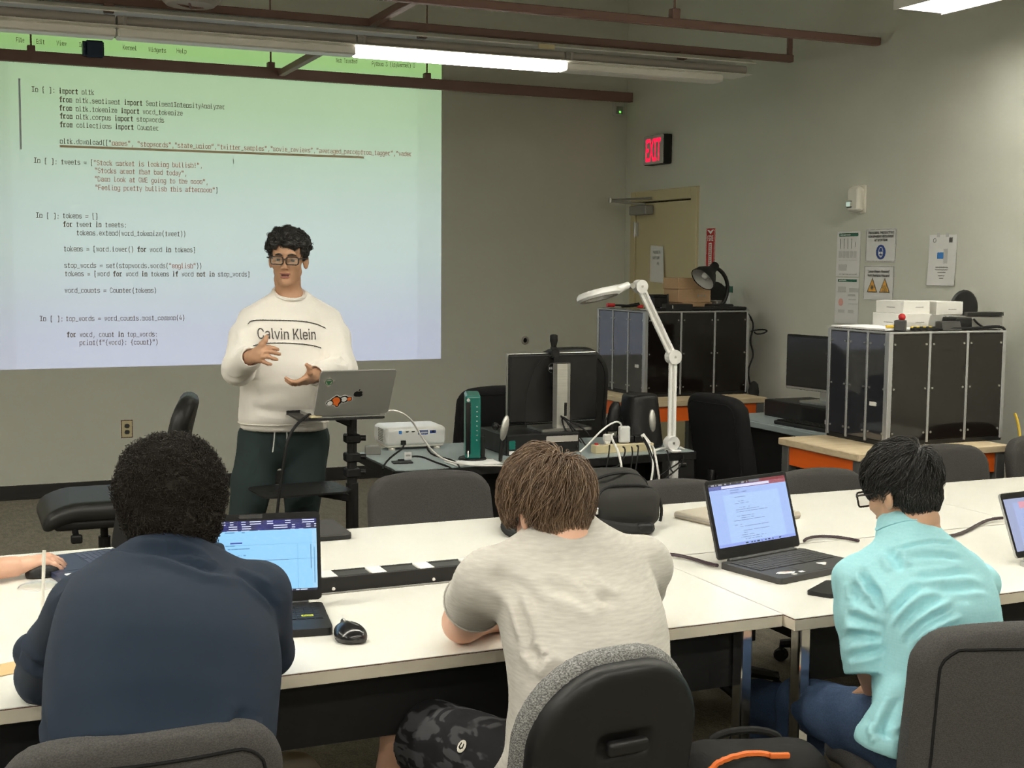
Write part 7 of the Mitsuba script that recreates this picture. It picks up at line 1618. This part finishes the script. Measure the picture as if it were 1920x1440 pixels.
cable('black cable fanning out of the silver monitor stand', ((2.7424, 5.6600, 0.8963), (2.7411, 5.6200, 0.8459), (2.7666, 5.6000, 0.8027), (2.7871, 5.5700, 0.7585)), .0038, group='cables out of the monitor stand')
cable('black cable fanning out of the silver monitor stand', ((2.7482, 5.6600, 0.9014), (2.7988, 5.6200, 0.8670), (2.8358, 5.6000, 0.8415), (2.8472, 5.5700, 0.8132)), .0038, group='cables out of the monitor stand')
cable('black cable from the projector plug over the left desk corner', ((1.8995, 5.6000, 0.8289), (1.8885, 5.5600, 0.8100), (1.8402, 5.5000, 0.7962), (1.7711, 5.4200, 0.7773), (1.7173, 5.3300, 0.7508)), .0042)
cable('black cable lying along the desk to the front edge below the papers', ((1.9158, 5.5200, 0.7699), (1.9607, 5.4800, 0.7682), (1.9903, 5.4200, 0.7557), (2.0305, 5.3700, 0.7415), (2.0409, 5.3300, 0.7276)), .0042)
cable('black cable running from the projector past the papers', ((2.0220, 5.6000, 0.8105), (2.0144, 5.5500, 0.7803), (2.0378, 5.5000, 0.7662), (2.0750, 5.4400, 0.7580), (2.0805, 5.3400, 0.7286)), .0042)
# magnifier lamp clamped to the desk
k = thing('magnifier_lamp', 'white jointed magnifier lamp with a round head clamped to the desk', 'magnifier lamp')
LYY = 5.42; q0, q1, q2 = V(*(3.2211, 5.4200, 0.7832)), V(*(3.2445, 5.4600, 1.2007)), V(*(3.0309, 5.4200, 1.5451))
def disk(o, r, w, ax=V(0, 1, 0)): return cyl(o - ax * w / 2, o + ax * w / 2, r, n=28)
for a, b in ((q0, q1), (q1, q2)):
    d = (b - a) / np.linalg.norm(b - a); n_ = np.cross(d, V(0, 1, 0))
    for s in (-1, 1): part(k, 'arm', xf(box(np.linalg.norm(b - a) - .02, .016, .016, ch=.003), frame((a + b) / 2 + n_ * s * .0135, d, V(0, 1, 0), np.cross(d, V(0, 1, 0)))), 'mat_white_gloss')
    part(k, 'arm_cover', xf(box(np.linalg.norm(b - a) - .06, .010, .020), frame((a + b) / 2, d, V(0, 1, 0), np.cross(d, V(0, 1, 0)))), 'mat_light_grey', False)
for o, r in ((q0, .034), (q1, .036), (q2, .032)):
    j = part(k, 'joint', disk(o, r, .046), 'mat_white_gloss', 40); put(j + '__screw', disk(o + V(0, -.024, 0), .006, .004), 'mat_steel', 40)
part(k, 'clamp', join(box(.034, .045, .14, q0 + V(.015, 0, -.11), .006), bx(q0[0] - .02, q0[0] + .035, 5.38, 5.46, TZ + .002, TZ + .014, .003)), 'mat_white_gloss')
part(k, 'clamp_screw', tube([q0 + V(.03, -.03, -.02), q0 + V(.055, -.035, -.03)], [.006, .004], 8), 'mat_white_gloss')
hc = V(*(2.7773, 5.3600, 1.5067)); ha = V(*(2.9000, 5.3800, 1.5359))
up_ = V(-.16, .24, .95); up_ /= np.linalg.norm(up_); hx_ = np.cross(V(0, 1, 0), up_); hx_ /= np.linalg.norm(hx_); HWm = frame(hc, hx_, np.cross(up_, hx_), up_)
part(k, 'ring', xf(lathe([(.066, -.016), (.092, -.018), (.104, -.008), (.104, .004), (.094, .018), (.070, .020), (.064, .012), (.064, -.010), (.066, -.016)], 48), HWm), 'mat_white_gloss', 40)
part(k, 'diffuser', xf(lathe([(.067, -.0165), (.068, -.0185), (.090, -.0195), (.0915, -.018)], 48), HWm), 'mat_tube_grey', 40)
part(k, 'lens', xf(lathe([(0, -.004), (.04, -.002), (.064, .002), (.0645, .005), (.04, .009), (0, .011)], 40), HWm), 'mat_magnifier', True)
part(k, 'handle', tube([hc + (ha - hc) * .78, ha, V(*(2.9507, 5.3900, 1.5533))], [.026, .020, .016], 12, 12), 'mat_white_gloss', 40)
part(k, 'swivel', join(cyl((2.9451, 5.3900, 1.5508), q2 + V(-.028, 0, .004), .009), disk(V(*(2.9735, 5.4000, 1.5481)), .013, .03)), 'mat_steel')
# ---------------------------------------------------------------- on the farther enclosure
TA = 1.356
for i, (w, d, h, dx, a) in enumerate(((.24, .2, .042, .02, 3), (.25, .20, .088, .005, -2), (.235, .19, .075, -.012, 2))):
    z = TA + (0, .042, .130)[i]; W = loc(4.60 + dx, 7.58, z + .0005, a)
    kb = thing('cardboard_box', ('lowest brown box in the pile of three beside the desk lamp', 'middle brown box in the pile of three beside the desk lamp', 'topmost brown box in the pile of three beside the desk lamp')[i], 'box')
    part(kb, 'body', xf(box(w, d, h, (0, 0, h / 2), .002), W), 'mat_cardboard')
    part(kb, 'flap_line', xf(bx(-w / 2 - .0005, w / 2 + .0005, -.001, .001, h - .001, h + .0005), W), 'mat_ink_grey', False)
    if i == 1:
        for j in range(3): part(kb, 'mark', xf(box(.012, .0006, .014, (.03 + .025 * j, -d / 2 - .0003, h * .5)), W), 'mat_ink_grey', False)
k = thing('desk_lamp', 'black gooseneck desk lamp on the farther enclosure', 'desk lamp')
lb = V(4.72, 7.36, TA)
part(k, 'base', xf(rbox(.16, .12, .035, .010, (0, 0, .018)), loc(*lb)), 'mat_black_plastic', 40)
part(k, 'neck', tube([lb + V(.02, 0, .03), V(*(4.7828, 7.3600, 1.5144)), V(*(4.7429, 7.3600, 1.5960)), V(*(4.6919, 7.3600, 1.6311)), V(*(4.6624, 7.3600, 1.6486))], .013, 10, 30), 'mat_black_plastic', True)
part(k, 'socket', tube([V(*(4.6872, 7.3600, 1.6523)), V(*(4.6263, 7.3400, 1.5957))], [.026, .034], 16), 'mat_black_plastic', 40)
sd = V(*(4.5475, 7.3300, 1.5394)) - V(*(4.6373, 7.3450, 1.6133)); sd /= np.linalg.norm(sd); sx_ = np.cross(sd, V(0, 1, 0)); sx_ /= np.linalg.norm(sx_)
part(k, 'shade', xf(lathe([(.03, 0), (.05, .02), (.078, .06), (.088, .095), (.090, .10), (.086, .098), (.075, .06), (.048, .024), (.028, .004)], 36), frame(V(*(4.6486, 7.3500, 1.6168)), sx_, np.cross(sd, sx_), sd)), 'mat_black_plastic', 40)
part(k, 'shade_lining', xf(lathe([(.027, .006), (.047, .026), (.074, .062), (.085, .097)], 36), frame(V(*(4.6486, 7.3500, 1.6168)), sx_, np.cross(sd, sx_), sd)), 'mat_light_grey', True)
part(k, 'bulb', xf(lathe([(0, .03), (.015, .035), (.028, .06), (.022, .08), (0, .088)], 16), frame(V(*(4.6486, 7.3500, 1.6168)), sx_, np.cross(sd, sx_), sd)), 'mat_white', True)
solo('black_disc', xf(lathe([(0, -.006), (.10, -.006), (.105, 0), (.10, .006), (0, .006)], 32), frame(V(*(4.9136, 7.7200, 1.4296)) , V(1, 0, 0), V(0, 0, 1), V(0, -1, 0))), 'mat_black_plastic', 'black round disc leaning behind the desk lamp on the farther enclosure', 'disc')
k = thing('console_box', 'flat grey electronics box under the desk lamp on the farther enclosure', 'electronics box')
part(k, 'case', bx(4.36, 4.72, 7.44, 7.66, TA, TA + .05, .006), 'mat_tube_grey') if 0 else part(k, 'case', bx(4.76, 4.84, 7.45, 7.68, TA, TA + .055, .006), 'mat_mid_grey')
k = thing('router', 'black router with an upright antenna on the front of the farther enclosure', 'router')
ro = V(*(4.3245, 7.2500, 1.3888)); ro[2] = TA
part(k, 'body', xf(prism(sg.Polygon([(-.10, -.06), (.10, -.06), (.08, .06), (-.06, .06)]), .040), loc(ro[0], ro[1] + .02, TA)), 'mat_black_plastic', 20)
part(k, 'antenna', cyl(V(*(4.2478, 7.2200, 1.3628)), V(*(4.2417, 7.2200, 1.4621)), .007, .005, 8), 'mat_black_plastic')
part(k, 'indicator', xf(box(.006, .002, .02), loc(ro[0] - .05, ro[1] - .041, TA + .022)), 'mat_light_grey')
k = thing('cutting_tools', 'red handled screwdriver lying on the left of the farther enclosure', 'screwdriver')
part(k, 'handle', tube([V(*(3.9499, 7.5000, 1.3827)), V(*(4.0050, 7.5000, 1.3824))], [.014, .012], 10), 'mat_red'); part(k, 'shaft', tube([V(*(4.0050, 7.5000, 1.3824)), V(*(4.1164, 7.5000, 1.3783))], .006, 8), 'mat_black')
k = thing('pliers', 'black pliers with a red grip on the left of the farther enclosure', 'pliers')
part(k, 'jaw', tube([V(*(4.0027, 7.4000, 1.3753)), V(*(4.1325, 7.4000, 1.3884))], [.006, .014], 8), 'mat_black'); part(k, 'grip', tube([V(*(4.1208, 7.4000, 1.3781)), V(*(4.1533, 7.3800, 1.3751))], .011, 8), 'mat_red')
solo('paper_sheet', bx(4.14, 4.36, 7.24, 7.40, TA, TA + .004), 'mat_paper', 'white sheet lying on the corner of the farther enclosure', 'paper', smooth=False)
solo('lilac_note', xf(prism(sg.Polygon([(-.06, -.03), (.06, -.03), (.0, .05), (-.05, .03)]), .006), loc(4.37, 7.42, TA + .004, 5)), 'mat_lilac', 'lilac paper scrap on the farther enclosure beside the lamp arm', 'paper', smooth=False)
k = thing('small_box', 'black upright box behind the lilac scrap on the farther enclosure', 'box')
part(k, 'body', bx(4.37, 4.49, 7.62, 7.72, TA, TA + .085, .008), 'mat_black_plastic'); part(k, 'lid', bx(4.365, 4.495, 7.615, 7.725, TA + .072, TA + .09, .004), 'mat_black')
solo('metal_bar', bx(4.25, 4.56, 7.78, 7.79, TA, TA + .082, .001), 'mat_alu', 'thin metal bar standing on edge at the back of the farther enclosure', 'bar') if 0 else None
k = thing('flat_console', 'flat black console along the front edge of the farther enclosure', 'console')
part(k, 'body', bx(4.42, 4.845, 7.215, 7.33, TA, TA + .020, .005), 'mat_black_plastic'); part(k, 'strip', bx(4.12, 4.40, 7.215, 7.235, TA, TA + .016, .003), 'mat_black')
cable('black twisted cable looping down the right side of the farther enclosure', ((4.8249, 7.2200, 1.3552), (4.8500, 7.2000, 1.3240), (4.8859, 7.2000, 1.2460), (4.8678, 7.2000, 1.1472), (4.8915, 7.2000, 1.0581), (4.8605, 7.2000, 0.9700), (4.8721, 7.2000, 0.8630), (4.8747, 7.2000, 0.7737)), .006)
cable('small black cable loop beside the farther enclosure', ((4.8634, 7.1900, 1.2114), (4.9344, 7.1900, 1.2246), (4.9895, 7.1900, 1.2168), (4.9562, 7.1900, 1.1995), (4.8885, 7.1900, 1.2111)), .005)
k = thing('black_bundle', 'dark bundle of mesh hanging right of the farther enclosure', 'cable bundle')
bdl = surface(lambda p: ell(p, (4.8695, 7.1500, 0.8037), (.035, .04, .085)), *bounds([(4.8695, 7.1500, 0.8037)], .10), .008); wrinkle(bdl, amp=.010, freq=(30, 30, 30), seed=3)
part(k, 'body', bdl, 'mat_backpack_black', True)
# ---------------------------------------------------------------- on the nearer enclosure
TB = 1.3465
def carton(label, x0, x1, y0, y1, z0, h, m='mat_white', trim=False):
    kk = thing('white_box', label, 'box'); part(kk, 'body', bx(x0, x1, y0, y1, z0, z0 + h * (.82 if trim else 1), .002), m)
    if trim: part(kk, 'tray', bx(x0 + .004, x1 - .004, y0 + .004, y1 - .004, z0, z0 + .014, .001), 'mat_beige')
    part(kk, 'print', bx(x0 + (x1 - x0) * .45, x0 + (x1 - x0) * .75, y0 - .0006, y0, z0 + h * .38, z0 + h * .44), 'mat_ink_grey', False)
    part(kk, 'print', bx(x0 - .0006, x0, y0 + (y1 - y0) * .3, y0 + (y1 - y0) * .6, z0 + h * .36, z0 + h * .42), 'mat_ink_grey', False)
carton('lower white box in the left pile on the nearer enclosure', 4.27, 4.455, 5.02, 5.24, TB, .072)
carton('white box with a tan tray on top of the left pile on the nearer enclosure', 4.285, 4.45, 5.03, 5.235, TB + .073, .075, trim=True)
carton('lower white box in the right pile on the nearer enclosure', 4.50, 4.66, 5.04, 5.26, TB, .064)
carton('upper white box in the right pile on the nearer enclosure', 4.495, 4.665, 5.035, 5.26, TB + .0645, .066)
solo('lid_flap', xf(box(.12, .002, .07, (0, 0, .035)), loc(4.44, 4.99, TB, 18) @ rot((1, 0, 0), 14)), 'mat_white', 'loose white box flap leaning before the left pile on the nearer enclosure', 'box flap', smooth=False)
solo('pale_board', bx(4.045, 4.27, 4.87, 5.28, TB, TB + .010, .002), 'mat_paper', 'pale flat board on the left of the nearer enclosure', 'board')
solo('black_disc', xf(lathe([(0, -.008), (.085, -.008), (.095, 0), (.085, .008), (0, .008)], 36), frame(V(4.86, 5.24, TB + .09), V(1, 0, 0), V(0, 0, 1), V(0, -1, 0))), 'mat_black_plastic', 'round black lid leaning behind the white boxes on the nearer enclosure', 'disc')
k = thing('printer', 'low dark grey device with a black tray on the nearer enclosure', 'device')
part(k, 'case', bx(4.56, 4.80, 4.90, 5.02, TB, TB + .062, .005), 'mat_mid_grey'); part(k, 'front', bx(4.50, 4.60, 4.895, 5.015, TB, TB + .058, .006), 'mat_black_plastic')
part(k, 'cable', tube([V(4.60, 4.89, TB + .05), V(4.62, 4.885, TB + .03), V(4.65, 4.88, TB + .012)], .005, 7, 12), 'mat_black')
solo('black_tray', xf(prism(sg.Polygon([(-.13, -.05), (.08, -.06), (.13, -.02), (.12, .06), (-.06, .05)]), .016), loc(4.70, 4.95, TB + .064)), 'mat_black_plastic', 'black flat tray lying on top of the low grey device', 'tray')
k = thing('control_box', 'small grey box with a red ball button on the corner of the nearer enclosure', 'switch box')
W = loc(4.145, 4.80, 0, 40)
part(k, 'body', xf(box(.05, .05, .052, (0, 0, TB + .012), .004), W) if 0 else xf(rbox(.052, .052, .05, .005, (0, 0, TB + .026), 1), loc(4.125, 4.86, 0, 42)), 'mat_dark_grey', 30)
part(k, 'button', trimesh.creation.icosphere(3, .017).apply_translation((4.15, 4.88, TB + .064)), 'mat_red', True)
k = thing('sensor_box', 'dark grey slanted box on the front edge of the nearer enclosure', 'switch box')
part(k, 'body', xf(prism(sg.Polygon([(-.028, 0), (.028, 0), (.028, .042), (-.014, .042)]), .115), frame((4.36, 4.86, TB), V(0, 1, 0), V(0, 0, 1), V(1, 0, 0))), 'mat_dark_grey', 20)
for i in range(4): part(k, 'clip', box(.016, .012, .02, (4.20 + .038 * i, 4.845, TB + .004 + .006), .003), 'mat_black_plastic')
cable('ribbed black hose along the front edge of the nearer enclosure', ((4.18, 4.85, TB + .008), (4.30, 4.846, TB + .009), (4.46, 4.84, TB + .008), (4.60, 4.842, TB + .010), (4.735, 4.84, TB + .010), (4.765, 4.85, TB - .02), (4.775, 4.9, TB - .12), (4.772, 4.92, TB - .22), (4.80, 4.95, TB - .25), (4.79, 4.97, TB - .38)), .0065)
k = thing('wire_cutters', 'yellow handled tool lying beside the red ball button', 'tool')
part(k, 'grip', tube([V(4.10, 4.93, TB + .016), V(4.17, 4.91, TB + .018)], .008, 8), 'mat_yellow'); part(k, 'tip', tube([V(4.17, 4.91, TB + .018), V(4.21, 4.93, TB + .035)], [.008, .004], 8), 'mat_red'); part(k, 'grip', tube([V(4.24, 4.92, TB + .010), V(4.36, 4.915, TB + .010)], .007, 8), 'mat_yellow')
cable('yellow cable hanging behind the right end of the orange bench', ((4.9000, 4.8969, 0.9189), (4.9000, 4.8683, 0.8548), (4.9000, 4.8524, 0.7625), (4.9000, 4.8422, 0.5885)), .007, 'mat_yellow')
# ---------------------------------------------------------------- on the desk by the right wall
k = thing('desktop_computer', 'flat black desktop computer on the desk by the right wall', 'computer')
part(k, 'case', bx(4.56, 4.90, 5.80, 6.58, TZ, TZ + .10, .006), 'mat_black_plastic'); part(k, 'front', bx(4.545, 4.56, 5.82, 6.18, TZ + .004, TZ + .096, .004), 'mat_black')
part(k, 'label_tag', bx(4.5435, 4.545, 5.85, 5.96, TZ + .012, TZ + .042), 'mat_paper', False); part(k, 'label_print', bx(4.543, 4.5435, 5.87, 5.94, TZ + .022, TZ + .034), 'mat_sign_green', False)
k = thing('monitor', 'black monitor facing left on the desk by the right wall', 'monitor')
W = loc(4.72, 6.22, 0, -82)
ma, mb = TZ + .17, TZ + .50
part(k, 'panel', xf(rbox(.60, .024, mb - ma, .008, (0, 0, (ma + mb) / 2)), W), 'mat_black_plastic', 40)
part(k, 'screen', xf(bx(-.286, .286, -.0135, -.0125, ma + .022, mb - .014), W), 'mat_black_gloss', False)
part(k, 'chin', xf(bx(-.29, .29, -.0135, -.0125, ma + .003, ma + .016), W), 'mat_steel', False)
part(k, 'stand', xf(join(box(.08, .02, .22, (0, .03, TZ + .20)), xf(prism(rrect(.24, .18, .02), .012), loc(0, .01, TZ + .101))), W), 'mat_steel', 30)
k = thing('keyboard', 'black keyboard on the desk by the right wall', 'keyboard')
W = loc(4.44, 5.98, TZ, 94)
part(k, 'case', xf(rbox(.44, .13, .022, .008, (0, 0, .011)), W), 'mat_black_plastic', 40)
part(k, 'keys', xf(join(*[box(.022, .016, .006, (-.195 + .026 * i, -.042 + .021 * j, .0245), .002) for i in range(16) for j in range(5)]), W), 'mat_black', False, kind='stuff')

# ---------------------------------------------------------------- end
